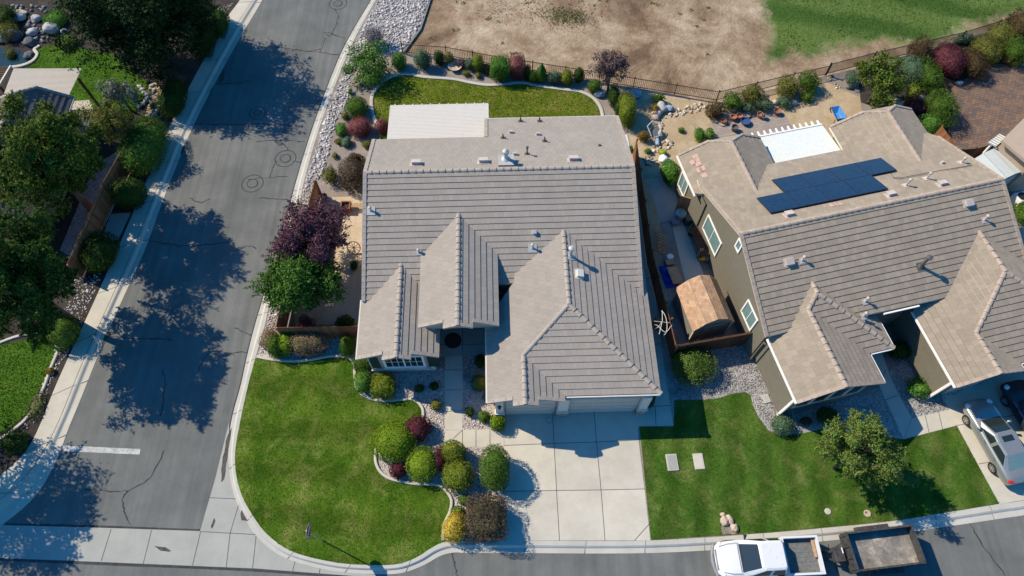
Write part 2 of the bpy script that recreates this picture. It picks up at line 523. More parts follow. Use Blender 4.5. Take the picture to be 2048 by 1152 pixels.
STONES_TAN = m_leaf('stone_mix_tan', [(0.36, 0.28, 0.20), (0.55, 0.46, 0.36), (0.62, 0.56, 0.48), (0.28, 0.22, 0.17), (0.5, 0.36, 0.25)], 0.0, 0.9)
STONES_DARK = m_leaf('stone_mix_dark', [(0.10, 0.10, 0.11), (0.22, 0.22, 0.23), (0.32, 0.32, 0.33)], 0.0, 0.9)

# ------------------------------------------------------------------ object helpers
MW = {}


def props(o, label=None, cat=None, group=None, kind=None):
    if label:
        o['label'] = label
    if cat:
        o['category'] = cat
    if group:
        o['group'] = group
    if kind:
        o['kind'] = kind
    return o


def thing(name, label, cat, loc=(0, 0, 0), rz=0.0, group=None):
    o = bpy.data.objects.new(name, None)
    COL.objects.link(o)
    o.empty_display_size = 0.3
    o.location = loc
    o.rotation_euler = (0, 0, rz)
    MW[o] = Matrix.Translation(Vector(loc)) @ Matrix.Rotation(rz, 4, 'Z')
    return props(o, label, cat, group)


def link_mesh(name, me, parent=None, origin=None):
    o = bpy.data.objects.new(name, me)
    COL.objects.link(o)
    if parent is not None:
        o.parent = parent
        MW[o] = MW[parent]
    else:
        MW[o] = Matrix.Translation(Vector(origin)) if origin is not None else Matrix.Identity(4)
        if origin is not None:
            o.location = origin
    return o


class MB:
    """collects polygons in world (or local) coordinates and links them as one mesh object"""
    def __init__(self):
        self.v, self.f, self.mi, self.uv = [], [], [], []
        self.cur = 0

    def poly(self, pts, uvs=None):
        b = len(self.v)
        self.v.extend([tuple(p) for p in pts])
        self.f.append(tuple(range(b, b + len(pts))))
        self.mi.append(self.cur)
        self.uv.extend(uvs if uvs else [(p[0], p[1]) for p in pts])

    def mesh(self, verts, faces):
        b = len(self.v)
        self.v.extend([tuple(p) for p in verts])
        for f in faces:
            self.f.append(tuple(i + b for i in f))
            self.mi.append(self.cur)
            self.uv.extend([(verts[i][0], verts[i][1]) for i in f])

    def box(self, c, s, rz=0.0, mat=None):
        """box centre c, full size s, turned rz about z (or by matrix mat)"""
        R = mat if mat is not None else Matrix.Rotation(rz, 3, 'Z')
        c = Vector(c)
        h = Vector(s) * 0.5
        P = [c + R @ Vector((sx * h.x, sy * h.y, sz * h.z)) for sz in (-1, 1) for sy in (-1, 1) for sx in (-1, 1)]
        self.mesh(P, [(0, 2, 3, 1), (4, 5, 7, 6), (0, 1, 5, 4), (2, 6, 7, 3), (0, 4, 6, 2), (1, 3, 7, 5)])

    def bar(self, a, b, w, h, up=Vector((0, 0, 1))):
        """rectangular bar from a to b, width w across, height h along up"""
        a, b = Vector(a), Vector(b)
        d = (b - a)
        L = d.length
        d.normalize()
        x = d.cross(up)
        if x.length < 1e-4:
            x = Vector((1, 0, 0))
        x.normalize()
        z = x.cross(d)
        M = Matrix((x, d, z)).transposed()
        self.box((a + b) / 2, (w, L, h), mat=M)

    def prism(self, pts, z0, z1, bottom=False):
        """vertical prism over a ground outline; z1 a number"""
        n = len(pts)
        ar = sum(pts[i][0] * pts[(i + 1) % n][1] - pts[(i + 1) % n][0] * pts[i][1] for i in range(n))
        if ar < 0:
            pts = pts[::-1]
        self.poly([(p[0], p[1], z1) for p in pts])
        for i in range(n):
            p, q = pts[i], pts[(i + 1) % n]
            self.poly([(p[0], p[1], z0), (q[0], q[1], z0), (q[0], q[1], z1), (p[0], p[1], z1)])
        if bottom:
            self.poly([(p[0], p[1], z0) for p in pts[::-1]])

    def tube(self, pts, radii, n=8, cap=True):
        rings = []
        pts = [Vector(p) for p in pts]
        for i, p in enumerate(pts):
            d = (pts[min(i + 1, len(pts) - 1)] - pts[max(i - 1, 0)]).normalized()
            a = Vector((0, 0, 1)) if abs(d.z) < 0.9 else Vector((1, 0, 0))
            x = d.cross(a).normalized()
            y = d.cross(x)
            r = radii[i] if hasattr(radii, '__len__') else radii
            rings.append([p + (x * math.cos(t) + y * math.sin(t)) * r for t in [2 * math.pi * k / n for k in range(n)]])
        self.loft(rings, True, cap)

    def loft(self, rings, closed=True, cap=False):
        n = len(rings[0])
        vs = [p for r in rings for p in r]
        fs = []
        for i in range(len(rings) - 1):
            for k in range(n if closed else n - 1):
                k2 = (k + 1) % n
                fs.append((i * n + k, i * n + k2, (i + 1) * n + k2, (i + 1) * n + k))
        if cap:
            fs.append(tuple(range(n))[::-1])
            fs.append(tuple((len(rings) - 1) * n + k for k in range(n)))
        self.mesh(vs, fs)

    def lathe(self, c, prof, n=16, axis=None):
        """profile [(r, z)] about the vertical through c"""
        c = Vector(c)
        self.loft([[c + Vector((r * math.cos(2 * math.pi * k / n), r * math.sin(2 * math.pi * k / n), z)) for k in range(n)] for r, z in prof], True, True)

    def build(self, name, mats, parent=None, origin=None, smooth=False, bevel=0.0, weld=False, subsurf=0, local=False):
        me = bpy.data.meshes.new(name)
        M = None
        if not local:
            if parent is not None:
                M = MW[parent].inverted()
            elif origin is not None:
                M = Matrix.Translation(-Vector(origin))
        vs = [M @ Vector(p) for p in self.v] if M is not None else self.v
        me.from_pydata([tuple(p) for p in vs], [], self.f)
        if not isinstance(mats, (list, tuple)):
            mats = [mats]
        for m in mats:
            me.materials.append(MATS[m] if isinstance(m, str) else m)
        me.polygons.foreach_set('material_index', self.mi)
        ul = me.uv_layers.new(name='UVMap')
        ul.data.foreach_set('uv', [c for u in self.uv for c in u])
        if weld or subsurf or bevel:
            bm = bmesh.new()
            bm.from_mesh(me)
            bmesh.ops.remove_doubles(bm, verts=bm.verts, dist=0.0008)
            bmesh.ops.recalc_face_normals(bm, faces=bm.faces)
            bm.to_mesh(me)
            bm.free()
        if smooth:
            me.polygons.foreach_set('use_smooth', [True] * len(me.polygons))
        me.update()
        o = link_mesh(name, me, parent, origin)
        if bevel:
            md = o.modifiers.new('bevel', 'BEVEL')
            md.width = bevel
            md.segments = 2
            md.limit_method = 'ANGLE'
        if subsurf:
            md = o.modifiers.new('smooth', 'SUBSURF')
            md.levels = md.render_levels = subsurf
        return o


def np_mesh(name, verts, nper, mats, parent=None, origin=None, smooth=False, faces=None, mat_idx=None):
    """fast mesh: verts (N,3); faces of nper consecutive verts, or an int array (F,k)"""
    me = bpy.data.meshes.new(name)
    if parent is not None:
        M = np.array(MW[parent].inverted())
        verts = verts @ M[:3, :3].T + M[:3, 3]
    elif origin is not None:
        verts = verts - np.array(origin)
    n = len(verts)
    me.vertices.add(n)
    me.vertices.foreach_set('co', np.ascontiguousarray(verts, dtype=np.float32).ravel())
    if faces is None:
        faces = np.arange(n, dtype=np.int32).reshape(-1, nper)
    F, k = faces.shape
    me.loops.add(F * k)
    me.loops.foreach_set('vertex_index', np.ascontiguousarray(faces, dtype=np.int32).ravel())
    me.polygons.add(F)
    me.polygons.foreach_set('loop_start', np.arange(0, F * k, k, dtype=np.int32))
    me.polygons.foreach_set('loop_total', np.full(F, k, dtype=np.int32))
    if not isinstance(mats, (list, tuple)):
        mats = [mats]
    for m in mats:
        me.materials.append(MATS[m] if isinstance(m, str) else m)
    if smooth:
        me.polygons.foreach_set('use_smooth', np.ones(F, dtype=bool))
    me.update(calc_edges=True)
    me.validate()
    return link_mesh(name, me, parent, origin)


def copy_tree(o, parent=None):
    c = o.copy()
    COL.objects.link(c)
    if parent is not None:
        c.parent = parent
    for ch in list(o.children):
        copy_tree(ch, c)
    return c


# ------------------------------------------------------------------ outlines
def px(pts, z=0.0):
    return [G(x, y, z) for x, y in pts]


def resample(pts, n):
    pts = [Vector(p) for p in pts]
    L = [0]
    for a, b in zip(pts, pts[1:]):
        L.append(L[-1] + (b - a).length)
    out = []
    for i in range(n):
        t = L[-1] * i / (n - 1)
        k = 0
        while k < len(L) - 2 and L[k + 1] < t:
            k += 1
        f = (t - L[k]) / max(1e-9, L[k + 1] - L[k])
        out.append(pts[k].lerp(pts[k + 1], f))
    return out


def spline(pts, sub=6, closed=False):
    """Catmull-Rom through the points"""
    P = [Vector(p) for p in pts]
    n = len(P)
    out = []
    rngk = range(n if closed else n - 1)
    for i in rngk:
        p0 = P[(i - 1) % n] if closed or i > 0 else P[0]
        p1, p2 = P[i], P[(i + 1) % n]
        p3 = P[(i + 2) % n] if closed or i + 2 < n else P[-1]
        for s in range(sub):
            t = s / sub
            out.append(0.5 * ((2 * p1) + (p2 - p0) * t + (2 * p0 - 5 * p1 + 4 * p2 - p3) * t * t + (3 * p1 - p0 - 3 * p2 + p3) * t ** 3))
    if not closed:
        out.append(P[-1])
    return out


def sheet(name, pts, z, mat, thick=0.15, kind='structure'):
    """a level slab with its top at z"""
    mb = MB()
    mb.prism([(p[0], p[1]) for p in pts], z - thick, z)
    o = mb.build(name, mat)
    if kind:
        o['kind'] = kind
    return o


def rough_edge(pts, step=0.25, amp=0.15):
    """subdivide a closed outline and jitter it, for soil and turf edges"""
    out = []
    n = len(pts)
    for i in range(n):
        a, b = Vector(pts[i]), Vector(pts[(i + 1) % n])
        k = max(1, int((b - a).length / step))
        for s in range(k):
            p = a.lerp(b, s / k)
            p.x += random.uniform(-amp, amp)
            p.y += random.uniform(-amp, amp)
            out.append(p)
    return out


def strip(name, back, front, prof, mat, n=60, kind='structure'):
    """loft a cross profile [(fraction back->front, z)] along two outlines"""
    A, B = resample(back, n), resample(front, n)
    mb = MB()
    rows = [[(a.lerp(b, f).x, a.lerp(b, f).y, z) for f, z in prof] for a, b in zip(A, B)]
    mb.loft([[Vector(p) for p in r] for r in rows], False)
    o = mb.build(name, mat, weld=True)
    o['kind'] = kind
    return o


def ribbon(mb, pts, w, z, h=None):
    """flat band (or with h a raised kerb with top z) along a path"""
    P = [Vector((p[0], p[1], 0)) for p in pts]
    L, R = [], []
    for i, p in enumerate(P):
        d = (P[min(i + 1, len(P) - 1)] - P[max(i - 1, 0)])
        d.normalize()
        s = Vector((-d.y, d.x, 0)) * (w / 2 if not hasattr(w, '__len__') else w[i] / 2)
        L.append(p + s)
        R.append(p - s)
    if h is None:
        mb.loft([[(l.x, l.y, z), (r.x, r.y, z)] for l, r in zip(L, R)], False)
    else:
        k = 0.18
        rows = []
        for l, r in zip(L, R):
            a, b = l.lerp(r, k), l.lerp(r, 1 - k)
            rows.append([Vector((l.x, l.y, z - h)), Vector((l.x, l.y, z - 0.02)), Vector((a.x, a.y, z)), Vector((b.x, b.y, z)), Vector((r.x, r.y, z - 0.02)), Vector((r.x, r.y, z - h))])
        mb.loft(rows, False)


def inside(poly, pts):
    """even-odd test, poly (M,2), pts (N,2)"""
    x, y = pts[:, 0], pts[:, 1]
    c = np.zeros(len(pts), bool)
    n = len(poly)
    j = n - 1
    for i in range(n):
        xi, yi = poly[i]
        xj, yj = poly[j]
        cond = ((yi > y) != (yj > y)) & (x < (xj - xi) * (y - yi) / (yj - yi + 1e-12) + xi)
        c ^= cond
        j = i
    return c


def fill(poly, dens, holes=()):
    P = np.array([(p[0], p[1]) for p in poly])
    lo, hi = P.min(0), P.max(0)
    n = int((hi - lo).prod() * dens)
    q = rng.uniform(lo, hi, (n, 2))
    m = inside(P, q)
    for h in holes:
        m &= ~inside(np.array([(p[0], p[1]) for p in h]), q)
    return q[m]


def wobble(p, s, seed):
    """cheap smooth noise in [-1,1] at points (N,2)"""
    r = np.random.default_rng(seed)
    v = np.zeros(len(p))
    for _ in range(6):
        k = r.normal(size=2) * s
        v += np.sin(p @ k + r.uniform(0, 6.28))
    return v / 3.5


def grass(name, poly, dens, mat, h=(0.05, 0.11), w=0.03, z=0.0, holes=(), keep=None):
    q = fill(poly, dens, holes)
    if keep is not None:
        q = q[keep(q)]
    n = len(q)
    a = rng.uniform(0, 2 * np.pi, n)
    hh = rng.uniform(*h, n)
    d = np.stack([np.cos(a), np.sin(a)], 1)
    lean = rng.normal(0, 0.6, (n, 2)) * hh[:, None]
    ww = w * rng.uniform(0.7, 1.3, n)[:, None]
    v = np.zeros((n, 3, 3))
    v[:, 0, :2] = q + d * ww
    v[:, 1, :2] = q - d * ww
    v[:, 2, :2] = q + lean
    v[:, :2, 2] = z
    v[:, 2, 2] = z + hh
    o = np_mesh(name, v.reshape(-1, 3), 3, mat)
    o['kind'] = 'stuff'
    return o


_t = (1 + 5 ** 0.5) / 2
ICO_V = np.array([(-1, _t, 0), (1, _t, 0), (-1, -_t, 0), (1, -_t, 0), (0, -1, _t), (0, 1, _t), (0, -1, -_t), (0, 1, -_t), (_t, 0, -1), (_t, 0, 1), (-_t, 0, -1), (-_t, 0, 1)]) / math.sqrt(1 + _t * _t)
ICO_F = np.array([(0, 11, 5), (0, 5, 1), (0, 1, 7), (0, 7, 10), (0, 10, 11), (1, 5, 9), (5, 11, 4), (11, 10, 2), (10, 7, 6), (7, 1, 8), (3, 9, 4), (3, 4, 2), (3, 2, 6), (3, 6, 8), (3, 8, 9), (4, 9, 5), (2, 4, 11), (6, 2, 10), (8, 6, 7), (9, 8, 1)])


def stones(name, q, size, mat, z=0.0, squash=0.6):
    """countless loose stones at points q (N,2)"""
    n = len(q)
    s = size[0] + (size[1] - size[0]) * rng.beta(1.3, 2.6, n)
    v = ICO_V[None] * rng.uniform(0.7, 1.25, (n, 12, 1))
    sc = np.stack([rng.uniform(0.8, 1.4, n), rng.uniform(0.7, 1.1, n), rng.uniform(0.6, 1.0, n) * squash / 0.7], 1)
    v = v * sc[:, None, :] * s[:, None, None] * 0.5
    a = rng.uniform(0, 6.28, n)
    ca, sa = np.cos(a)[:, None], np.sin(a)[:, None]
    x, y = v[..., 0] * ca - v[..., 1] * sa, v[..., 0] * sa + v[..., 1] * ca
    v = np.stack([x + q[:, None, 0], y + q[:, None, 1], v[..., 2] + z + s[:, None] * 0.12], -1)
    f = (ICO_F[None] + (np.arange(n) * 12)[:, None, None]).reshape(-1, 3)
    o = np_mesh(name, v.reshape(-1, 3), 3, mat, faces=f)
    o['kind'] = 'stuff'
    return o


def boulder(loc, size, mat, label, name='boulder', cat='boulder', group=None, seed=0, rz=0.0):
    r = np.random.default_rng(seed + 101)
    bm = bmesh.new()
    bmesh.ops.create_icosphere(bm, subdivisions=3, radius=0.5)
    ks = r.normal(size=(7, 3)) * 2.4
    ph = r.uniform(0, 6.28, 7)
    R = Matrix.Rotation(rz, 3, 'Z')
    for v in bm.verts:
        d = v.co.normalized()
        k = 1 + 0.07 * sum(math.sin(Vector(ks[i]).dot(d) * 1.7 + ph[i]) for i in range(7)) / 1.6
        c = Vector((d.x * size[0], d.y * size[1], d.z * size[2])) * 0.5 * k
        v.co = R @ c + Vector((0, 0, size[2] * 0.32))
    me = bpy.data.meshes.new(name)
    bm.to_mesh(me)
    bm.free()
    me.polygons.foreach_set('use_smooth', [True] * len(me.polygons))
    me.materials.append(MATS[mat])
    o = link_mesh(name, me, None, loc)
    return props(o, label, cat, group)


# ------------------------------------------------------------------ plants
def leaves(c, nrm, size, up=0.0, jitter=0.7, aspect=0.55):
    """leaf quads at c (N,3) roughly facing nrm -> (N*4,3)"""
    n = len(c)
    nn = nrm + rng.normal(0, jitter, (n, 3))
    nn[:, 2] += up
    nn /= np.linalg.norm(nn, axis=1, keepdims=True) + 1e-9
    t = np.cross(nn, rng.normal(size=(n, 3)))
    t /= np.linalg.norm(t, axis=1, keepdims=True) + 1e-9
    b = np.cross(nn, t)
    s = size * rng.uniform(0.6, 1.35, (n, 1))
    v = np.empty((n, 4, 3))
    v[:, 0] = c - t * s * 0.5
    v[:, 1] = c + b * s * 0.5 * aspect - t * s * 0.05 + nn * s * 0.12
    v[:, 2] = c + t * s * 0.5
    v[:, 3] = c - b * s * 0.5 * aspect - t * s * 0.05 + nn * s * 0.12
    return v.reshape(-1, 3)


def lump(d, amp, seed, k=2.2):
    r = np.random.default_rng(seed)
    v = np.zeros(len(d))
    for _ in range(7):
        v += np.sin(d @ (r.normal(size=3) * k) + r.uniform(0, 6.28))
    return 1 + amp * v / 2.6


_seed = [100]


def shape_r(d, shape):
    if shape == 'box':
        return 1 / (np.abs(d) ** 5).sum(1) ** 0.2 * 0.93
    if shape == 'oval':
        return 1 / (np.abs(d) ** 2.6).sum(1) ** (1 / 2.6)
    return np.ones(len(d))


def shrub(x, y, w, h, leaf, label, H=None, shape='dome', s=0.085, cat='shrub', name='shrub', group=None, amp=0.06, dens=1.0, fuzz=0.08, rz=0.0):
    """clipped or loose shrub whose picture is w by h pixels round (x, y)"""
    _seed[0] += 1
    sd = _seed[0]
    m = mpp(x, y, 0.5)
    rx = w * m / 2
    if H is None:
        H = 1.35 * rx
    d = ray(x, y)
    th = math.atan2(math.hypot(d.x, d.y), -d.z)       # view angle off the plumb line
    my = m / max(0.35, math.cos(math.atan2(d.y, -d.z))) # metres per pixel up the picture, on the ground
    ry_im = h * m / 2
    rz_ = H / 2
    cth, sth = math.cos(th), math.sin(th)
    ry = math.sqrt(max((0.55 * rx * cth) ** 2, ry_im ** 2 - (rz_ * sth) ** 2)) / cth
    ry = min(max(ry, 0.55 * rx), 1.9 * rx)
    c = G(x, y, H * 0.5)
    base = Vector((c.x, c.y, 0))
    area = 4 * math.pi * ((rx * ry) ** 1.6 / 3 + (rx * rz_) ** 1.6 / 3 + (ry * rz_) ** 1.6 / 3) ** (1 / 1.6)
    n = int(min(14000, max(260, dens * (3.4 if shape == 'box' else 2.8) * area / (s * s))))
    D = rng.normal(size=(n, 3))
    D /= np.linalg.norm(D, axis=1, keepdims=True)
    if shape in ('loose', 'wild'):
        r = lump(D, 0.20 if shape == 'wild' else 0.13, sd, 3.4) * rng.uniform(0.45, 1.0, n) ** 0.4
    else:
        r = shape_r(D, shape) * lump(D, amp, sd, 3.0) * (1 + rng.normal(0, fuzz, n) * 0.6) * np.where(rng.random(n) < 0.05, rng.uniform(1.02, 1.14, n), 1.0)
    P = D * r[:, None]
    if shape == 'cone':
        k = np.clip(1.0 - 0.55 * (P[:, 2] + 0.5), 0.25, 1.25)
        P[:, :2] *= k[:, None]
    P = P * np.array([rx, ry, rz_])
    ca, sa = math.cos(rz), math.sin(rz)
    P[:, :2] = P[:, :2] @ np.array([[ca, sa], [-sa, ca]])
    P += np.array([c.x, c.y, H * 0.5])
    P[:, 2] = np.maximum(P[:, 2], 0.02)
    V = leaves(P, D, s, 0.15, 0.55)
    F = np.arange(len(V)).reshape(-1, 4)
    # a body of inner foliage behind the outer leaves
    nu, nv = 14, 8
    core = []
    kk = 0.62 if shape in ('loose', 'wild') else 0.82
    dd = np.array([[math.sin(math.pi * (j + .5) / nv) * math.cos(2 * math.pi * i / nu), math.sin(math.pi * (j + .5) / nv) * math.sin(2 * math.pi * i / nu), math.cos(math.pi * (j + .5) / nv)] for j in range(nv) for i in range(nu)])
    cr = dd * (shape_r(dd, shape) * lump(dd, amp, sd, 3.0))[:, None] * kk
    if shape == 'cone':
        cr[:, :2] *= np.clip(1.0 - 0.55 * (cr[:, 2] + 0.5), 0.25, 1.25)[:, None]
    cr = cr * np.array([rx, ry, rz_])
    cr[:, :2] = cr[:, :2] @ np.array([[ca, sa], [-sa, ca]])
    cr += np.array([c.x, c.y, H * 0.5])
    cr[:, 2] = np.maximum(cr[:, 2], 0.01)
    q = [(j * nu + i, (j + 1) * nu + i, (j + 1) * nu + (i + 1) % nu, j * nu + (i + 1) % nu) for j in range(nv - 1) for i in range(nu)]
    q += [(i, i + 1, nu - 1 - i - 1, nu - 1 - i) for i in range(nu // 2 - 1)]
    F = np.concatenate([F, np.array(q) + len(V)])
    V = np.concatenate([V, cr])
    o = np_mesh(name, V, 4, LEAF[leaf], None, base, faces=F)
    return props(o, label, cat, group)


def tree(x, y, w, h, H, leaf, label, trunk=0.14, s=0.15, lobes=34, per=260, zc=None, base=None, name='tree', cat='tree', group=None, flat=0.8, bare=0.25, droop=0.0, lr=0.30, sx=1.0, rad=None, spiky=0.0):
    """trunk, limbs and a crown of leaf clumps; crown centre seen at (x, y)"""
    _seed[0] += 1
    r0 = np.random.default_rng(_seed[0])
    zc = zc if zc is not None else H * 0.58
    c = G(x, y, zc)
    m = mpp(x, y, zc)
    R = rad or w * m / 2
    Rz = min((H - bare * H) / 2, H - zc)
    Ry = R * (h / w) if rad is None else rad
    Ry = max(Ry, R * 0.7)
    b = Vector((c.x, c.y, 0)) if base is None else Vector(base)
    t = thing(name, label, cat, b, 0, group)
    C = np.array(c)
    # clump centres spread through the crown, denser near its surface
    D = r0.normal(size=(lobes, 3))
    D[:, 2] = D[:, 2] * 0.9 + 0.15
    D /= np.linalg.norm(D, axis=1, keepdims=True)
    rr = r0.uniform(0.35, 0.96, lobes)
    L = C + D * rr[:, None] * np.array([R, Ry, Rz])
    wood = MB()
    top = Vector(c) + Vector((0, 0, Rz * 0.35))
    fork = b.lerp(Vector((c.x, c.y, max(0.4, zc - Rz * 0.55))), 1.0)
    wood.tube([b - Vector((0, 0, 0.1)), b.lerp(fork, 0.5) + Vector((random.uniform(-.06, .06), random.uniform(-.06, .06), 0)), fork, fork.lerp(top, 0.6), top], [trunk * 1.25, trunk, trunk * 0.85, trunk * 0.5, trunk * 0.15], 9)
    wood.build('trunk', 'bark', t, smooth=True)
    limbs = MB()
    for i in range(lobes):
        e = Vector(L[i])
        k = r0.uniform(0.0, 0.75)
        st = fork.lerp(top, k)
        mid = st.lerp(e, 0.5) + Vector((0, 0, -0.06 * (e - st).length))
        a = trunk * (0.42 - 0.25 * k)
        limbs.tube([st, mid, e], [a, a * 0.6, a * 0.2], 5)
    limbs.build('limbs', 'bark', t, smooth=True)
    V = []
    for i in range(lobes):
        k = int(per * r0.uniform(0.6, 1.35))
        lrad = lr * R * r0.uniform(0.7, 1.25)
        d = r0.normal(size=(k, 3))
        d /= np.linalg.norm(d, axis=1, keepdims=True)
        rad_ = lrad * r0.uniform(0.15, 1.0, k) ** 0.45 * lump(d, 0.22, int(r0.integers(1e6)), 3.0)
        p = d * rad_[:, None]
        if spiky:
            # half of the leaves sit along short branchlets that poke out of the clump
            m_ = k // 2
            nb = 9
            bd = r0.normal(size=(nb, 3)) + (L[i] - C) / (np.linalg.norm(L[i] - C) + 1e-6) * 0.8
            bd /= np.linalg.norm(bd, axis=1, keepdims=True)
            bl = r0.uniform(0.9, 1.0 + 0.75 * spiky, nb)
            w_ = r0.integers(0, nb, m_)
            f_ = r0.uniform(0.35, 1.0, m_)
            p[:m_] = bd[w_] * (bl[w_] * f_ * lrad)[:, None] + r0.normal(0, 0.11 * lrad, (m_, 3)) * (1.15 - 0.7 * f_)[:, None]
        p = p * np.array([1, 1, flat]) + L[i]
        out = p - C
        out /= np.linalg.norm(out, axis=1, keepdims=True) + 1e-9
        p[:, 2] -= droop * lrad * (np.linalg.norm((p - L[i])[:, :2], axis=1) / lrad) ** 2
        p[:, 2] = np.maximum(p[:, 2], 0.15)
        V.append(leaves(p, d * 0.7 + out * 0.5, s, 0.35, 0.55, 0.6))
    np_mesh('crown', np.concatenate(V), 4, LEAF[leaf], t)
    return t


def sprigs(x, y, w, h, H, leaf, label, n=26, s=0.10, per=34, name='shrub', cat='shrub', group=None, spread=1.0):
    """loose many-stemmed shrub: stems fan out from the base, leafy towards their tips"""
    _seed[0] += 1
    r0 = np.random.default_rng(_seed[0])
    m = mpp(x, y, 0.5)
    c = G(x, y, H * 0.55)
    b = Vector((c.x, c.y, 0))
    R = w * m / 2
    Ry = max(0.6 * R, min(1.4 * R, h * m / 2))
    t = thing(name, label, cat, b, 0, group)
    st = MB()
    V = []
    for i in range(n):
        a = r0.uniform(0, 6.28)
        k = math.sqrt(r0.uniform(0.0, 1.0)) * spread
        tip = b + Vector((math.cos(a) * R * k, math.sin(a) * Ry * k, H * (1.05 - 0.45 * k * k) * r0.uniform(0.8, 1.08)))
        mid = b.lerp(tip, 0.5) + Vector((0, 0, 0.12 * H))
        st.tube([b, mid, tip], [0.02, 0.012, 0.005], 4, False)
        u = r0.uniform(0.15, 1.0, per) ** 0.7
        B, M_, T = np.array(b), np.array(mid), np.array(tip)
        p = (1 - u)[:, None] ** 2 * B + 2 * (u * (1 - u))[:, None] * M_ + u[:, None] ** 2 * T
        p += r0.normal(0, 0.10 * R + 0.03, (per, 3)) * np.array([1, 1, 0.7])
        p[:, 2] = np.maximum(p[:, 2], 0.03)
        d = p - B
        d /= np.linalg.norm(d, axis=1, keepdims=True) + 1e-9
        V.append(leaves(p, d, s, 0.3, 0.7))
    st.build('stems', 'bark', t)
    np_mesh('foliage', np.concatenate(V), 4, LEAF[leaf], t)
    return t

# ------------------------------------------------------------------ ground, street, kerbs
def structure(o):
    o['kind'] = 'structure'
    return o


gm = MB()
gm.poly([(-600, -600, -0.22), (600, -600, -0.22), (600, 600, -0.22), (-600, 600, -0.22)])
structure(gm.build('ground', 'dirt'))
ROADZ = -0.12
# main street runs up the left of the picture, the cross street along its bottom
ASPH_L = [(580, -100), (512, 20), (493, 47), (420, 180), (377, 280), (337, 377), (297, 484), (267, 534), (213, 661), (173, 768), (140, 848), (110, 928), (55, 1055), (10, 1160)]
KERB = [((806, -90), (796, -90)), ((752, 0), (742, 0)), ((712, 73), (699, 73)), ((685, 133), (669, 137)), ((640, 253), (625, 256)), ((609, 360), (593, 360)),
        ((596, 419), (577, 419)), ((545, 584), (530, 582)), ((530, 650), (511, 646)), ((512, 712), (495, 708)), ((497, 768), (482, 768)), ((480, 845), (462, 845)),
        ((470, 915), (457, 915)), ((480, 981), (467, 987)), ((512, 1041), (498, 1052)), ((545, 1078), (533, 1092)), ((592, 1106), (583, 1121)), ((672, 1125), (668, 1142)),
        ((745, 1130), (748, 1148)), ((795, 1128), (803, 1146)), ((832, 1115), (848, 1130)), ((862, 1096), (880, 1112)), ((885, 1085), (908, 1105)), ((912, 1082), (935, 1106)),
        ((1012, 1081), (1020, 1106)), ((1301, 1081), (1303, 1106)), ((1536, 1066), (1540, 1092)), ((1703, 1051), (1710, 1076)), ((1803, 1040), (1812, 1065)),
        ((1999, 1008), (2010, 1036)), ((2048, 1001), (2062, 1028)), ((2300, 958), (2315, 984))]
KB = spline([G(*a) for a, b in KERB], 5)
KF = spline([G(*b, -0.1) for a, b in KERB], 5)
sheet('road', [Vector((-80, -40, 0)), Vector((80, -40, 0)), Vector((80, 13, 0)), Vector((-9, 9, 0)), Vector((-9, 75, 0)), Vector((-30, 75, 0)), Vector((-30, 13, 0)), Vector((-80, 13, 0))], ROADZ, 'asphalt', 0.05)

# kerb and gutter of the corner lot
mbk = MB()
prof = [(-0.02, -0.14), (0.0, 0.012), (0.38, 0.010), (0.5, -0.04), (0.56, -0.085), (0.6, -0.10), (1.0, -0.108), (1.0, -0.14)]
mbk.loft([[Vector((a.lerp(b, f).x, a.lerp(b, f).y, z)) for f, z in prof] for a, b in zip(KB, KF)], False)
structure(mbk.build('kerb', 'kerb_concrete', weld=True))
# far side of the street: pavement, kerb, gutter
SW_OUT = [(545, -100), (480, 0), (453, 37), (413, 110), (350, 230), (287, 377), (243, 480), (197, 584), (157, 671), (113, 768), (67, 878), (20, 935), (-60, 985), (-200, 1020)]
SW_IN = [(580, -100), (512, 18), (487, 60), (447, 130), (385, 250), (325, 397), (287, 500), (240, 604), (200, 695), (158, 800), (135, 855), (108, 925), (60, 1000), (-40, 1080)]
A, B = resample(spline(px(SW_OUT), 5), 90), resample(spline(px(SW_IN), 5), 90)
mbk = MB()
prof = [(0.0, -0.16), (0.0, 0.012), (0.68, 0.010), (0.72, -0.01), (0.79, -0.085), (0.83, -0.098), (1.0, -0.108), (1.0, -0.14)]
mbk.loft([[Vector((a.lerp(b, f).x, a.lerp(b, f).y, z)) for f, z in prof] for a, b in zip(A, B)], False)
structure(mbk.build('pavement', 'concrete', weld=True))
# joints across the pavement and the kerbs
jm = MB()
L = sum((q - p).length for p, q in zip(A, A[1:]))
nj = int(L / 3.0)
AA, BB = resample(A, nj), resample(B, nj)
for a, b in zip(AA, BB):
    ribbon(jm, [a, a.lerp(b, 0.68)], 0.03, 0.016)
    ribbon(jm, [a.lerp(b, 0.80), b], 0.03, -0.085)
ribbon(jm, [a.lerp(b, 0.60) for a, b in zip(A, B)], 0.025, 0.0165)
nj = int(sum((q - p).length for p, q in zip(KB, KB[1:])) / 3.0)
for a, b in zip(resample(KB, nj), resample(KF, nj)):
    ribbon(jm, [a, a.lerp(b, 0.4)], 0.025, 0.016)
    ribbon(jm, [a.lerp(b, 0.58), b], 0.025, -0.090)
structure(jm.build('pavement_joints', 'joint'))
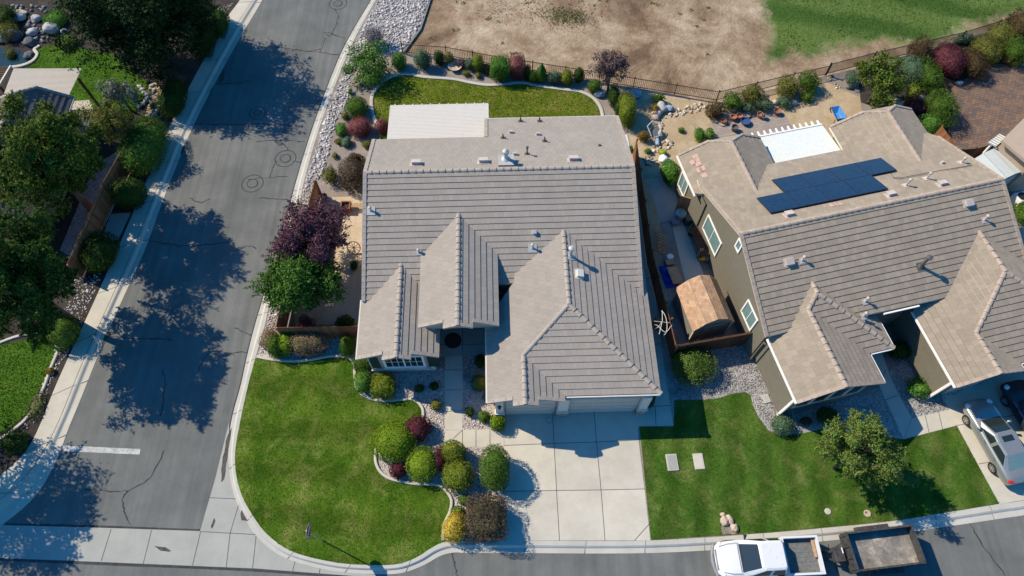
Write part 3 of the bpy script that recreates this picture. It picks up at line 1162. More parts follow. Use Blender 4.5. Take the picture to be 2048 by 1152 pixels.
# concrete valley gutter across the street mouth and the corner fillet
gut = px([(-300, 1040), (0, 1050), (190, 1055), (400, 1062), (430, 958), (458, 845), (457, 915), (467, 987), (498, 1052), (533, 1092), (583, 1121), (668, 1142), (748, 1149), (760, 1156), (512, 1137), (180, 1123), (0, 1116), (-300, 1105)], -0.1)
sheet('valley_gutter', gut, -0.112, 'old_concrete', 0.03)
jm = MB()
for a, b in [((222, 1058), (202, 1122)), ((303, 1060), (286, 1128)), ((401, 1063), (384, 1134)), ((460, 1066), (452, 1137)), ((480, 1000), (460, 1066)), ((401, 1063), (512, 1069)),
             ((416, 995), (478, 998)), ((512, 1072), (505, 1137)), ((590, 1122), (585, 1143)), ((640, 1137), (638, 1150))]:
    ribbon(jm, px([a, b], -0.1), 0.035, -0.107)
structure(jm.build('gutter_joints', 'joint'))
# wet stains along the gutters
wm = MB()
for pts in ([(467, 850), (457, 905), (448, 958), (441, 963), (446, 915), (455, 870)], [(486, 1008), (505, 1035), (519, 1062), (503, 1042), (484, 1041), (480, 1028)], [(427, 1035), (430, 1042), (424, 1057), (420, 1055)],
            [(308, 1092), (330, 1096), (341, 1101), (338, 1104), (322, 1101)], [(1035, 1098), (1080, 1098), (1078, 1101), (1036, 1101)], [(1130, 1097), (1165, 1096), (1163, 1099), (1132, 1100)],
            [(1233, 1096), (1270, 1094), (1268, 1097), (1235, 1099)], [(930, 1090), (965, 1092), (960, 1096), (932, 1094)], [(216, 660), (222, 665), (206, 690), (204, 680)],
            [(440, 150), (450, 138), (447, 160), (436, 172)], [(420, 182), (428, 160), (424, 178), (414, 195)], [(371, 282), (368, 300), (360, 310), (362, 296)]):
    wm.poly([(*p[:2], -0.0985 if k < 0 else -0.1045) for k, p in enumerate(rough_edge(px(pts, -0.1), 0.3, 0.04))])
structure(wm.build('gutter_stains', 'wet'))
# stop line and sealed cracks on the asphalt
lm = MB()
lm.poly(px([(127, 891), (281, 898), (279, 909), (123, 902)], ROADZ + 0.004))
structure(lm.build('stop_line', 'road_paint'))
lm = MB()
lm.poly(px([(-2, 1045), (8, 1012), (22, 1003), (8, 1050)], -0.104))
structure(lm.build('kerb_ramp_mark', 'road_paint'))
cm = MB()
CR = [[(297, 482), (330, 487), (365, 492), (400, 491), (470, 484)], [(215, 673), (260, 676), (320, 678), (345, 680)], [(395, 745), (420, 705), (470, 710)], [(330, 900), (300, 955), (256, 982), (245, 1000), (250, 1025), (263, 1050)], [(170, 980), (220, 982), (256, 982)],
      [(385, 248), (440, 249), (512, 248), (590, 250)], [(425, 168), (470, 167), (500, 160)], [(493, 80), (560, 95), (640, 105), (690, 112)], [(612, 104), (630, 100), (640, 98)], [(650, 65), (660, 72), (672, 50), (676, 30), (670, 18)], [(653, 64), (690, 77)], [(640, 105), (652, 75)],
      [(560, 280), (575, 298), (568, 302)], [(540, 355), (548, 330), (555, 322)], [(587, 323), (602, 325)], [(517, 395), (560, 398), (590, 402)], [(470, 655), (490, 665), (505, 672)], [(512, 283), (565, 281), (610, 284)], [(495, 360), (520, 357), (575, 352)],
      [(905, 1105), (910, 1130), (915, 1160)], [(1940, 1046), (1965, 1090), (2010, 1150)], [(1657, 1090), (1668, 1125), (1680, 1160)], [(325, 740), (330, 770), (322, 830)], [(472, 500), (500, 492), (512, 497)], [(455, 705), (490, 705), (500, 715)], [(380, 395), (398, 405), (420, 398)]]
for c in CR:
    p = spline(px(c, ROADZ), 6)
    p = [q + Vector((random.uniform(-.05, .05), random.uniform(-.05, .05), 0)) for q in p]
    ribbon(cm, p, [random.uniform(0.03, 0.10) for _ in p], ROADZ + 0.004)
# seal lines along both asphalt edges
ribbon(cm, [b + Vector((-0.03, 0, 0)) for b in KF[:58]], 0.09, ROADZ + 0.005)
ribbon(cm, spline(px([(0, 1118), (180, 1126), (512, 1140), (760, 1160)], ROADZ), 5), 0.16, ROADZ + 0.005)
ribbon(cm, spline(px([(0, 1049), (190, 1053), (400, 1061)], ROADZ), 5), 0.12, ROADZ + 0.005)
structure(cm.build('crack_sealant', 'tar'))
# manholes
for i, (x, y, r, lab) in enumerate([(571, 317, 0.62, 'round manhole cover in a dark ring on the street, beside the rock verge'), (505, 367, 0.62, 'manhole cover with sealed cracks in mid street below the others'),
                                    (515, 226, 0.5, 'manhole cover inside the large tree shadow on the street'), (676, 7, 0.6, 'manhole cover at the very top of the street')]):
    t = thing('manhole_cover', lab, 'manhole cover', G(x, y, ROADZ), 0, 'manhole covers in the street')
    c = G(x, y, ROADZ)
    mb = MB()
    mb.lathe(c, [(0.0, 0.006), (r * 0.5, 0.012), (r * 0.52, 0.004)], 24)
    mb.build('lid', 'lid_iron', t)
    mb = MB()
    n = 32
    mb.loft([[c + Vector((q * math.cos(2 * math.pi * k / n), q * math.sin(2 * math.pi * k / n), 0.005)) for k in range(n)] for q in (r * 1.12, r * 1.22)], True)
    mb.loft([[c + Vector((q * math.cos(2 * math.pi * k / n), q * math.sin(2 * math.pi * k / n), 0.006)) for k in range(n)] for q in (r * 0.52, r * 0.62)], True)
    mb.build('sealed_ring', 'tar', t)

# ---- lots
lot = KB[:] + [Vector((70, 10, 0)), Vector((70, 60, 0))] + px([(2300, -30), (2048, 40), (1855, 97), (1700, 140), (1435, 206), (1266, 174), (1130, 152), (1000, 131), (893, 112), (806, 107), (842, 58), (861, 0), (892, -90)])
sheet('yard_ground', lot, 0.0, 'yard_soil', 0.25)
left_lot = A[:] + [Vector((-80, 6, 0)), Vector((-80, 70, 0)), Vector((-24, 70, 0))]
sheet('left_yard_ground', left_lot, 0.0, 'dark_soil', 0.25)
# field beyond the fence
turf = px([(1522, -60), (1530, 20), (1542, 70), (1538, 120), (1586, 104), (1630, 108), (1660, 99), (1709, 84), (1769, 80), (1853, 84), (1900, 72), (1935, 50), (2048, 22), (2400, -60), (2400, -200), (1500, -200)])


def signed_dist(q, poly):
    P = np.array([(p[0], p[1]) for p in poly])
    d = np.full(len(q), 1e9)
    for a, b in zip(P, np.roll(P, -1, 0)):
        ab = b - a
        t = np.clip(((q - a) @ ab) / (ab @ ab), 0, 1)
        d = np.minimum(d, np.linalg.norm(q - (a + t[:, None] * ab), axis=1))
    return np.where(inside(P, q), d, -d)


def field_sheet():
    nx, ny = 300, 130
    X, Y = np.meshgrid(np.linspace(-14, 62, nx), np.linspace(34, 70, ny))
    q = np.column_stack([X.ravel(), Y.ravel()])
    h = 0.03 * wobble(q, 1.2, 21) + 0.04 * wobble(q, 0.5, 22)
    V = np.column_stack([q, -0.165 + 0.35 * h])
    idx = np.arange(nx * ny).reshape(ny, nx)
    F = np.stack([idx[:-1, :-1], idx[:-1, 1:], idx[1:, 1:], idx[1:, :-1]], -1).reshape(-1, 4)
    o = np_mesh('field', V, 4, 'field_cover', None, None, True, F)
    o['kind'] = 'structure'
    at = o.data.attributes.new('turf_cover', 'FLOAT', 'POINT')
    at.data.foreach_set('value', np.clip(signed_dist(q, turf) * 0.22 + 0.5, 0, 1).astype(np.float32))


def m_field():
    t = NT('field_cover')
    c1 = t.ramp(t.noise(0.16, 6, 0.68, distortion=0.6), [(0.34, (0.17, 0.11, 0.07)), (0.47, (0.32, 0.23, 0.15)), (0.60, (0.46, 0.365, 0.26)), (0.74, (0.52, 0.43, 0.32))])
    sp = t.ramp(t.noise(1.1, 6, 0.75, distortion=0.3), [(0.35, (0.74, 0.70, 0.66)), (0.65, (1.12, 1.12, 1.12))])
    c1 = t.mix(1.0, c1, sp, 'MULTIPLY')
    gr = t.ramp(t.noise(0.5, 5, 0.7), [(0.60, (0, 0, 0)), (0.76, (1, 1, 1))])
    c1 = t.mix(t.math('MULTIPLY', gr, 0.35), c1, (0.22, 0.21, 0.12))
    pb = t.ramp(t.noise(5.0, 4, 0.7), [(0.62, (0, 0, 0)), (0.74, (1, 1, 1))])
    c1 = t.mix(t.math('MULTIPLY', pb, 0.5), c1, (0.20, 0.155, 0.11))
    # mown turf in bands with pale worn streaks
    sx = t.n('ShaderNodeSeparateXYZ')
    t.l(t.pos(), sx.inputs[0])
    a, wdt = math.radians(75), 4.4
    s_ = t.math('ADD', t.math('MULTIPLY', sx.outputs[0], math.cos(a) / wdt), t.math('MULTIPLY', sx.outputs[1], math.sin(a) / wdt))
    s_ = t.math('ADD', s_, t.math('MULTIPLY', t.noise(0.15, 3), 1.1))
    s_ = t.math('MULTIPLY_ADD', t.math('SINE', t.math('MULTIPLY', s_, 6.283)), 0.5, 0.5)
    g = t.ramp(s_, [(0.15, (0.050, 0.105, 0.018)), (0.85, (0.105, 0.165, 0.038))])
    mp = t.n('ShaderNodeMapping')
    mp.inputs['Rotation'].default_value = (0, 0, math.radians(-12))
    mp.inputs['Scale'].default_value = (0.12, 1.1, 1)
    t.l(t.pos(), mp.inputs[0])
    st = t.ramp(t.noise(1.0, 5, 0.7, mp.outputs[0]), [(0.60, (0, 0, 0)), (0.74, (1, 1, 1))])
    g = t.mix(t.math('MULTIPLY', st, 0.55), g, (0.26, 0.29, 0.14))
    nz = t.ramp(t.noise(7, 5, 0.75), [(0.3, (0.75, 0.75, 0.75)), (0.72, (1.25, 1.25, 1.25))])
    g = t.mix(1.0, g, nz, 'MULTIPLY')
    at = t.n('ShaderNodeAttribute', attribute_name='turf_cover')
    m = t.math('ADD', at.outputs['Fac'], t.math('MULTIPLY_ADD', t.noise(0.7, 7, 0.75), 0.9, -0.45))
    m = t.ramp(m, [(0.36, (0, 0, 0)), (0.66, (1, 1, 1))])
    t.col(t.mix(m, c1, g))
    t.rough(0.95, 0.1)
    t.bump(t.noise(4, 7, 0.75), 1.0, 0.12)


m_field()
field_sheet()

# beds and gravel
sheet('front_bed', px([(512, 712), (545, 660), (720, 655), (1010, 800), (1012, 1081), (885, 1084), (700, 900), (700, 745)]), 0.004, 'pebble', 0.05)
sheet('side_gravel', px([(650, 395), (727, 392), (724, 648), (590, 650), (585, 560)]), 0.005, 'tan_gravel', 0.05)
sheet('neighbour_gravel', px([(1290, 470), (1330, 470), (1352, 690), (1510, 668), (1590, 830), (1760, 775), (1840, 640), (1925, 775), (1890, 830), (1840, 842), (1810, 880), (1500, 900), (1400, 850), (1340, 860)]), 0.004, 'grey_gravel', 0.05)
sheet('back_soil', px([(1252, 300), (1266, 178), (1435, 208), (1640, 158), (1720, 195), (1730, 280), (1600, 345), (1340, 345), (1316, 470), (1345, 640), (1330, 640), (1285, 400)]), 0.005, 'sand_soil', 0.05)
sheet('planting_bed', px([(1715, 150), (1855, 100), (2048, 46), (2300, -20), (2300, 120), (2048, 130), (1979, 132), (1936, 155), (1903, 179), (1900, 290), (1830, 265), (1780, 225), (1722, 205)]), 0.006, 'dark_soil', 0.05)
sheet('paver_patio', px([(1903, 177), (1936, 153), (1979, 130), (2048, 126), (2300, 110), (2300, 300), (2020, 300), (1960, 320), (1905, 300), (1890, 240)]), 0.02, 'pavers', 0.05)
sheet('flagstone_patio', rough_edge(px([(1420, 246), (1478, 236), (1566, 226), (1592, 262), (1560, 300), (1440, 300), (1432, 276)]), 0.3, 0.08), 0.015, 'flagstones', 0.05)
sheet('side_path', px([(1342, 440), (1362, 436), (1412, 560), (1372, 570)]), 0.014, 'concrete', 0.05)
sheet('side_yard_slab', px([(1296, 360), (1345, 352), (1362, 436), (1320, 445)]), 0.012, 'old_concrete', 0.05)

# lawns with their grass
KBL = [p for p in KB if G(512, 712).y >= p.y and p.x < -1.2 and p.y > 4 and p.x > -20]
CURB1 = [(514, 714), (545, 720), (589, 723), (622, 720), (662, 713), (692, 715), (706, 724), (710, 745), (711, 768), (719, 785), (742, 798), (772, 802), (802, 800), (825, 799), (839, 808), (846, 821), (846, 835)]
CURB2 = [(846, 835), (830, 852), (790, 868), (757, 890), (751, 915), (757, 938), (775, 955), (802, 963), (832, 968), (865, 969), (882, 973), (895, 985), (903, 1001), (901, 1021), (895, 1035), (888, 1051), (886, 1081)]
CP1, CP2 = spline(px(CURB1), 5), spline(px(CURB2), 5)
front = KBL + CP2[::-1] + CP1[::-1]
sheet('front_lawn', front, 0.02, 'lawn_front', 0.08)
grass('front_lawn_grass', front, 260, 'blade_front', (0.02, 0.05), 0.022, 0.018)
cb = MB()
ribbon(cb, CP1, 0.15, 0.11, 0.2)
ribbon(cb, CP2, 0.15, 0.11, 0.2)
structure(cb.build('front_bed_edging', 'concrete', weld=True))
nl = px([(1279, 853), (1347, 853), (1349, 800), (1400, 800), (1440, 796), (1461, 788), (1490, 784), (1501, 790), (1504, 808), (1517, 835), (1536, 860), (1563, 873), (1603, 867), (1646, 858), (1700, 868), (1760, 872), (1808, 879), (1913, 852), (1998, 1007), (1803, 1039), (1703, 1050), (1536, 1065), (1302, 1080)])
sheet('neighbour_lawn', nl, 0.02, 'lawn_neighbour', 0.08)
grass('neighbour_lawn_grass', nl, 260, 'blade_front', (0.02, 0.05), 0.022, 0.018)
BC = [(762, 262), (748, 235), (743, 205), (748, 185), (765, 165), (790, 152), (815, 149), (850, 155), (905, 159), (940, 166), (975, 171), (1010, 169), (1045, 166), (1080, 173), (1130, 180), (1160, 184), (1185, 196), (1200, 214), (1206, 236)]
BCP = spline(px(BC), 5)
bl = BCP + px([(1206, 300), (760, 300)])
sheet('back_lawn', bl, 0.02, 'lawn_back', 0.08)
grass('back_lawn_grass', bl, 260, 'blade_back', (0.03, 0.07), 0.03, 0.018)
cb = MB()
ribbon(cb, BCP, 0.24, 0.10, 0.2)
structure(cb.build('back_bed_edging', 'kerb_concrete', weld=True))
ll = px([(70, 103), (85, 95), (110, 90), (150, 93), (230, 110), (300, 170), (270, 225), (200, 235), (130, 235), (40, 235), (30, 150), (48, 138), (72, 125)])
sheet('left_lawn', ll, 0.02, 'lawn_left', 0.08)
grass('left_lawn_grass', ll, 200, 'blade_front', (0.03, 0.07), 0.03, 0.018)
ll2 = px([(-150, 690), (0, 690), (95, 672), (120, 700), (95, 745), (75, 790), (50, 830), (20, 855), (-10, 872), (-150, 900)])
sheet('corner_lawn', ll2, 0.02, 'lawn_left', 0.08)
grass('corner_lawn_grass', ll2, 300, 'blade_front', (0.03, 0.07), 0.03, 0.018)
cb = MB()
ribbon(cb, spline(px([(-10, 690), (40, 672), (90, 668), (118, 690), (103, 735), (84, 785), (58, 832), (25, 862), (-10, 885)]), 5), 0.16, 0.1, 0.2)
ribbon(cb, spline(px([(20, 136), (45, 132), (66, 123), (75, 110), (70, 100), (80, 92)]), 5), 0.25, 0.12, 0.2)
structure(cb.build('left_lawn_edging', 'concrete', weld=True))
grass('turf_field_grass', turf, 60, 'blade_field', (0.04, 0.08), 0.04, -0.16, keep=lambda q: signed_dist(q, turf) + 0.7 * wobble(q, 0.9, 3) > 0.6)

# concrete: driveway, walks, porch
def slabs(name, polys, mat, z, joints, jw=0.035):
    mb = MB()
    for p in polys:
        mb.prism([(q.x, q.y) for q in px(p)], z - 0.1, z)
    structure(mb.build(name, mat))
    jm = MB()
    for j in joints:
        ribbon(jm, px(j), jw, z + 0.004)
    if joints:
        structure(jm.build(name + '_joints', 'joint'))


DW = [[(1006, 815), (1104, 809), (1187, 805), (1274, 800)], [(1009, 891), (1108, 887), (1193, 884), (1277, 880)], [(1011, 983), (1113, 981), (1202, 980), (1289, 978)], [(1012, 1081), (1119, 1081), (1210, 1081), (1301, 1081)]]
slabs('driveway', [[DW[r][c], DW[r][c + 1], DW[r + 1][c + 1], DW[r + 1][c]] for r in range(3) for c in range(3)], 'concrete', 0.016,
      [((1009, 891), (1108, 887), (1193, 884), (1277, 880)), ((1011, 983), (1113, 981), (1202, 980), (1289, 978)), ((1104, 809), (1108, 887), (1113, 981), (1119, 1081)), ((1187, 805), (1193, 884), (1202, 980), (1210, 1081)), ((1007, 827), (1271, 817)), ((1301, 1045), (1269, 1081))])
slabs('front_walk', [[(890, 700), (925, 700), (925, 860), (889, 860)], [(889, 861), (1007, 858), (1008, 893), (889, 895)]], 'concrete', 0.014,
      [((890, 740), (925, 740)), ((889, 780), (925, 780)), ((889, 823), (925, 822)), ((925, 860), (907, 877)), ((925, 861), (925, 894)), ((952, 860), (952, 894)), ((980, 860), (980, 893))])
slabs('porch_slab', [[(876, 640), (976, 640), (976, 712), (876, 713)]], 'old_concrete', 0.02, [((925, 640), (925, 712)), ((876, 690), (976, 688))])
slabs('side_walk', [[(1262, 345), (1284, 345), (1300, 500), (1316, 640), (1333, 768), (1347, 852), (1276, 853), (1270, 800), (1262, 600)]], 'concrete', 0.014,
      [((1276, 815), (1340, 811)), ((1310, 813), (1312, 852)), ((1262, 690), (1322, 688)), ((1262, 560), (1306, 556)), ((1262, 450), (1295, 447))])
slabs('neighbour_walk', [[(1738, 690), (1758, 690), (1786, 768), (1823, 836), (1807, 878), (1760, 775)], [(1824, 836.5), (1905, 818), (1913, 851), (1808, 878.5)]], 'concrete', 0.014,
      [((1772, 740), (1757, 770)), ((1795, 790), (1771, 800)), ((1850, 830), (1858, 866)), ((1877, 824), (1885, 859))])
slabs('neighbour_driveway', [[(1884, 792), (1925, 760), (2200, 700), (2400, 945), (1998, 1008), (1914, 851)]], 'concrete', 0.018,
      [((1914, 851), (2200, 800)), ((1957, 928), (2200, 888))])
sheet('left_patio', px([(146, 203), (178, 200), (200, 235), (172, 262), (120, 250)]), 0.03, 'concrete', 0.05)
sheet('garden_path', px([(283, 175), (310, 165), (325, 180), (322, 205), (312, 235), (290, 232), (298, 205)]), 0.008, 'sand_soil', 0.05)
sheet('left_side_walk', px([(190, 330), (240, 300), (262, 345), (210, 450), (150, 520), (120, 500)]), 0.01, 'grey_gravel', 0.05)
sheet('verge_slab', px([(222, 428), (262, 425), (236, 480), (200, 485)]), 0.01, 'old_concrete', 0.05)

# rock verge along the street and loose stones
bank = px([(806, -80), (757, 0), (717, 73), (690, 133), (646, 253), (613, 360), (606, 384), (629, 362), (645, 352), (659, 300), (672, 240), (689, 213), (699, 187), (700, 150), (720, 105), (800, 108), (838, 58), (858, 0), (890, -80)])
sheet('rock_verge', bank, 0.008, 'grey_gravel', 0.05)
stones('verge_rocks', fill(bank, 52), (0.10, 0.30), STONES, 0.0)
bank2 = px([(613, 362), (629, 362), (600, 470), (556, 620), (538, 690), (518, 710), (536, 640), (550, 580), (600, 419)])
stones('verge_pebbles', fill(bank2, 70), (0.07, 0.2), STONES, 0.01)
stones('front_bed_pebbles', fill(front, 0, ()) if False else fill(px([(520, 705), (560, 668), (720, 668), (725, 715), (706, 718), (662, 708), (600, 716)]), 60), (0.05, 0.12), STONES, 0.01)
stones('walk_bed_pebbles', np.concatenate([fill(px([(722, 770), (888, 715), (889, 860), (850, 850), (846, 815), (820, 792), (750, 795)]), 60), fill(px([(927, 715), (972, 700), (1000, 815), (1006, 855), (927, 857)]), 60), fill(px([(890, 897), (1008, 895), (1012, 1078), (890, 1078), (905, 1010), (880, 968)]), 60)]), (0.05, 0.12), STONES, 0.01)
stones('neighbour_gravel_stones', fill(px([(1335, 700), (1352, 697), (1505, 672), (1585, 830), (1640, 850), (1560, 868), (1520, 830), (1505, 785), (1350, 797)]), 90), (0.05, 0.11), STONES_DARK, 0.01)
stones('courtyard_gravel', fill(px([(1790, 690), (1850, 650), (1925, 780), (1890, 800), (1900, 815), (1828, 832), (1790, 768)]), 70), (0.05, 0.11), STONES_DARK, 0.01)
stones('left_verge_stones', np.concatenate([fill(px([(430, 20), (470, 5), (440, 40), (418, 45)]), 60), fill(px([(140, 560), (205, 545), (160, 660), (100, 770), (85, 830), (40, 870), (55, 835), (110, 700)]), 45)]), (0.06, 0.16), STONES, 0.0)
# dry-stone swale in the neighbour's back garden
stones('swale_rocks', np.concatenate([fill(px([(1340, 220), (1375, 214), (1405, 205), (1412, 214), (1395, 224), (1365, 230), (1335, 238)]), 34), fill(px([(1308, 240), (1335, 232), (1326, 256), (1310, 260)]), 34),
                                     fill(px([(1308, 290), (1340, 278), (1348, 292), (1330, 302), (1296, 312)]), 34), fill(px([(1652, 152), (1662, 150), (1682, 175), (1674, 178)]), 22)]), (0.14, 0.36), STONES_TAN, 0.0)
stones('swale_dark_rocks', fill(px([(1284, 312), (1310, 310), (1320, 330), (1290, 332)]), 34), (0.12, 0.3), STONES_DARK, 0.0)
stones('pond_rocks', np.concatenate([fill(px([(12, 10), (95, 14), (92, 26), (20, 22)]), 14), fill(px([(45, 25), (80, 35), (100, 80), (70, 92), (48, 90), (50, 60)]), 10)]), (0.16, 0.5), STONES_DARK, 0.0)
wp = sheet('pond_water', spline(px([(-30, 100), (20, 98), (48, 105), (58, 118), (40, 130), (0, 140), (-40, 140)]), 4, True), 0.03, 'pool_water', 0.05)
# weeds on the bare field
fd = px([(870, -60), (1520, -60), (1535, 110), (1440, 160), (1300, 140), (1000, 110), (830, 85)])
q = fill(fd, 0.22)
q = q[wobble(q, 0.35, 8) > -0.1]
w_ = np.concatenate([q[:, None] + rng.normal(0, 0.10, (len(q), 16, 2))]).reshape(-1, 2)
patch = np.concatenate([np.array(G(1140, 32))[:2] + rng.normal(0, 1, (900, 2)) * [1.0, 0.55], np.array(G(1105, 20))[:2] + rng.normal(0, 1, (300, 2)) * [1.3, 0.5], np.array(G(1010, 15))[:2] + rng.normal(0, 1, (150, 2)) * [1.3, 0.7]])
w_ = np.concatenate([w_, patch])
c3 = np.column_stack([w_, np.full(len(w_), -0.17) + rng.uniform(0, 0.12, len(w_))])
o = np_mesh('field_weeds', leaves(c3, np.tile([0, 0, 1.0], (len(c3), 1)), 0.13, 0.3, 0.8), 4, LEAF['dryweed'])
o['kind'] = 'stuff'

# ------------------------------------------------------------------ roofs
def clip_poly_bands(poly, down, expo):
    """cut a planar outline into courses parallel to the eave -> [(course index, [points], dlow)]"""
    bm = bmesh.new()
    vs = [bm.verts.new(p) for p in poly]
    bm.faces.new(vs)
    ds = [p.dot(down) for p in poly]
    dmax, dmin = max(ds), min(ds)
    k = 1
    while dmax - k * expo > dmin + 1e-3:
        d = dmax - k * expo
        bmesh.ops.bisect_plane(bm, geom=bm.verts[:] + bm.edges[:] + bm.faces[:], plane_co=down * d, plane_no=down, dist=1e-5)
        k += 1
    out = []
    for f in bm.faces:
        pts = [v.co.copy() for v in f.verts]
        c = sum((p.dot(down) for p in pts)) / len(pts)
        kk = int((dmax - c) / expo)
        out.append((kk, pts, dmax - kk * expo))
    bm.free()
    return out


def tiles(mb, poly, down, expo=0.355, lip=0.035):
    """lapped tile courses: each course rises towards its lower edge and ends in a butt face"""
    poly = [Vector(p) for p in poly]
    down = down.normalized()
    nrm = (poly[1] - poly[0]).cross(poly[2] - poly[0])
    for i in range(len(poly)):
        q = (poly[(i + 1) % len(poly)] - poly[i]).cross(poly[(i + 2) % len(poly)] - poly[i])
        if q.length > nrm.length:
            nrm = q
    nrm.normalize()
    if nrm.z < 0:
        nrm = -nrm
    across = nrm.cross(down).normalized()
    for k, pts, dlow in clip_poly_bands(poly, down, expo):
        def lift(p):
            t = (dlow - p.dot(down)) / expo
            return p + nrm * (0.012 + lip * (1 - t))
        P = [lift(p) for p in pts]
        n0 = (P[1] - P[0]).cross(P[2] - P[0])
        if n0.dot(nrm) < 0:
            P.reverse()
            pts = pts[::-1]
        uv = [(p.dot(across), -k - 1 + (dlow - p.dot(down)) / expo * 0.98 + 0.01) for p in pts]
        mb.poly(P, uv)
        n = len(pts)
        for i in range(n):
            a, b = pts[i], pts[(i + 1) % n]
            da, db = dlow - a.dot(down), dlow - b.dot(down)
            if da < 1e-3 and db < 1e-3:
                A_, B_ = lift(a), lift(b)
                lo = 0.045 if k == 0 else 0.006
                ub = -down * 0.02
                mb.poly([a - nrm * lo + ub, b - nrm * lo + ub, B_, A_], [(a.dot(across), -k - 1 + .02), (b.dot(across), -k - 1 + .02), (b.dot(across), -k - 1 + .06), (a.dot(across), -k - 1 + .06)])


def slab(mb, poly, t=0.16, drop=0.004):
    """soffit and fascia under a roof plane"""
    n = len(poly)
    top = [Vector(p) - Vector((0, 0, drop)) for p in poly]
    bot = [Vector(p) - Vector((0, 0, t)) for p in poly]
    mb.poly(bot)
    for i in range(n):
        j = (i + 1) % n
        mb.poly([bot[i], bot[j], top[j], top[i]])


def caps(mb, a, b, r=0.13, seg=0.42, lift=0.03):
    """overlapping half-round ridge or hip tiles from a to b"""
    mb = mb.new() if isinstance(mb, Many) else mb
    a, b = Vector(a), Vector(b)
    L = (b - a).length
    n = max(1, round(L / seg))
    d = (b - a).normalized()
    s = d.cross(Vector((0, 0, 1))).normalized()
    u = s.cross(d)
    for i in range(n):
        p, q = a + d * (L * i / n - 0.02), a + d * (L * (i + 1) / n + 0.03)
        r1, r2 = r * 0.88, r * 1.06
        rings = []
        for c, rr, h in ((p, r1, lift - 0.012), (q, r2, lift + 0.02), (q, r2 * 0.7, lift - 0.03)):
            rings.append([c + u * (h - 0.06) + s * (math.cos(t) * rr) + u * (math.sin(t) * rr * 0.85) for t in [math.pi * k / 6 for k in range(7)]])
        mb.loft(rings, False)


def rake(mb, a, b, inw, w=0.17, h=0.10, seg=0.36, up=None):
    """gable edge tiles stepping along a rake from a to b; inw points into the roof"""
    mb = mb.new() if isinstance(mb, Many) else mb
    a, b = Vector(a), Vector(b)
    L = (b - a).length
    n = max(1, round(L / seg))
    d = (b - a).normalized()
    x = (inw - d * inw.dot(d)).normalized()
    z = x.cross(d)
    if z.z < 0:
        z = -z
    for i in range(n):
        p, q = a + d * (L * i / n), a + d * (L * (i + 1) / n - 0.012)
        k = random.uniform(0, 0.006)
        M = Matrix((x, d, z)).transposed()
        mb.box((p + q) / 2 + x * (w / 2 - 0.05) + z * (0.028 - h / 2 + 0.045 + k), (w, (q - p).length, h), mat=M)


class Many:
    """one mesh per run"""
    def __init__(self):
        self.l = []

    def new(self):
        self.l.append(MB())
        return self.l[-1]


class House:
    def __init__(self, frame, root, mats):
        self.fr, self.root, self.m = frame, root, mats
        self.tiles, self.slab, self.caps, self.rake, self.gut = MB(), MB(), Many(), Many(), Many()

    def pts(self, pl, pixels):
        return [self.fr.on(x, y, pl) for x, y in pixels]

    def down(self, pl):
        c, a, b = pl
        g = self.fr.e * a + self.fr.n * b
        s2 = a * a + b * b
        return (-(g) - Vector((0, 0, s2))).normalized()

    def roof(self, pl, poly, expo=0.355):
        tiles(self.tiles, poly, self.down(pl), expo)
        slab(self.slab, poly)

    def gutter(self, a, b, out, r=0.06):
        a, b = Vector(a), Vector(b)
        o = Vector(out).normalized() * r - Vector((0, 0, 0.06))
        self.gut.new().bar(a + o, b + o, 0.085, 0.10)

    def finish(self):
        self.roof_o = self.tiles.build('roof', self.m['tile'], self.root)
        self.slab.build('fascia', self.m['fascia'], self.roof_o)
        for k in self.caps.l:
            k.build('ridge_tiles', self.m['cap'], self.roof_o)
        for k in self.rake.l:
            k.build('gable_edge_tiles', self.m['cap'], self.roof_o)
        for k in self.gut.l:
            k.build('gutter', self.m['gutter'], self.root)
        return self.roof_o

    def at(self, x, y, pl):
        return self.fr.on(x, y, pl)

    # fittings: each its own sub-part of the roof
    def box_vent(self, x, y, pl, s=(0.42, 0.34, 0.16), mat='vent_paint'):
        p = self.at(x, y, pl)
        n = self.norm(pl)
        mb = MB()
        R = self.rot(pl)
        mb.box(p + n * 0.03, (s[0] * 1.5, s[1] * 1.5, 0.03), mat=R)
        mb.box(p + n * (s[2] / 2 + 0.05), s, mat=R)
        mb.box(p + n * (s[2] + 0.065), (s[0] * 1.15, s[1] * 1.15, 0.035), mat=R)
        mb.build('roof_vent', mat, self.roof_o, bevel=0.012)

    def pipe(self, x, y, pl, h=0.45, r=0.045, flash=0.42, mat='galvanised', cap=True, fmat='galvanised', name='vent_pipe'):
        p = self.at(x, y, pl)
        n = self.norm(pl)
        mb = MB()
        mb.box(p + n * 0.05, (flash, flash, 0.02), mat=self.rot(pl))
        mb.lathe(p, [(r * 2.2, -0.02), (r * 1.2, 0.16), (r, 0.16), (r, h)], 12)
        if cap:
            mb.lathe(p, [(r * 0.8, h), (r * 1.9, h + 0.01), (r * 1.9, h + 0.09), (r * 0.6, h + 0.14)], 12)
        mb.build(name, mat, self.roof_o)

    def norm(self, pl):
        return (Vector((0, 0, 1)) - self.fr.e * pl[1] - self.fr.n * pl[2]).normalized()

    def rot(self, pl):
        n = self.norm(pl)
        d = self.down(pl)
        x = d.cross(n).normalized()
        return Matrix((x, -d, n)).transposed()


def wall_loop(mb, pts, z0=0.0):
    """walls standing on a closed plan; pts are (x, y, top z)"""
    n = len(pts)
    for i in range(n):
        a, b = pts[i], pts[(i + 1) % n]
        mb.poly([(a[0], a[1], z0), (b[0], b[1], z0), (b[0], b[1], b[2]), (a[0], a[1], a[2])])


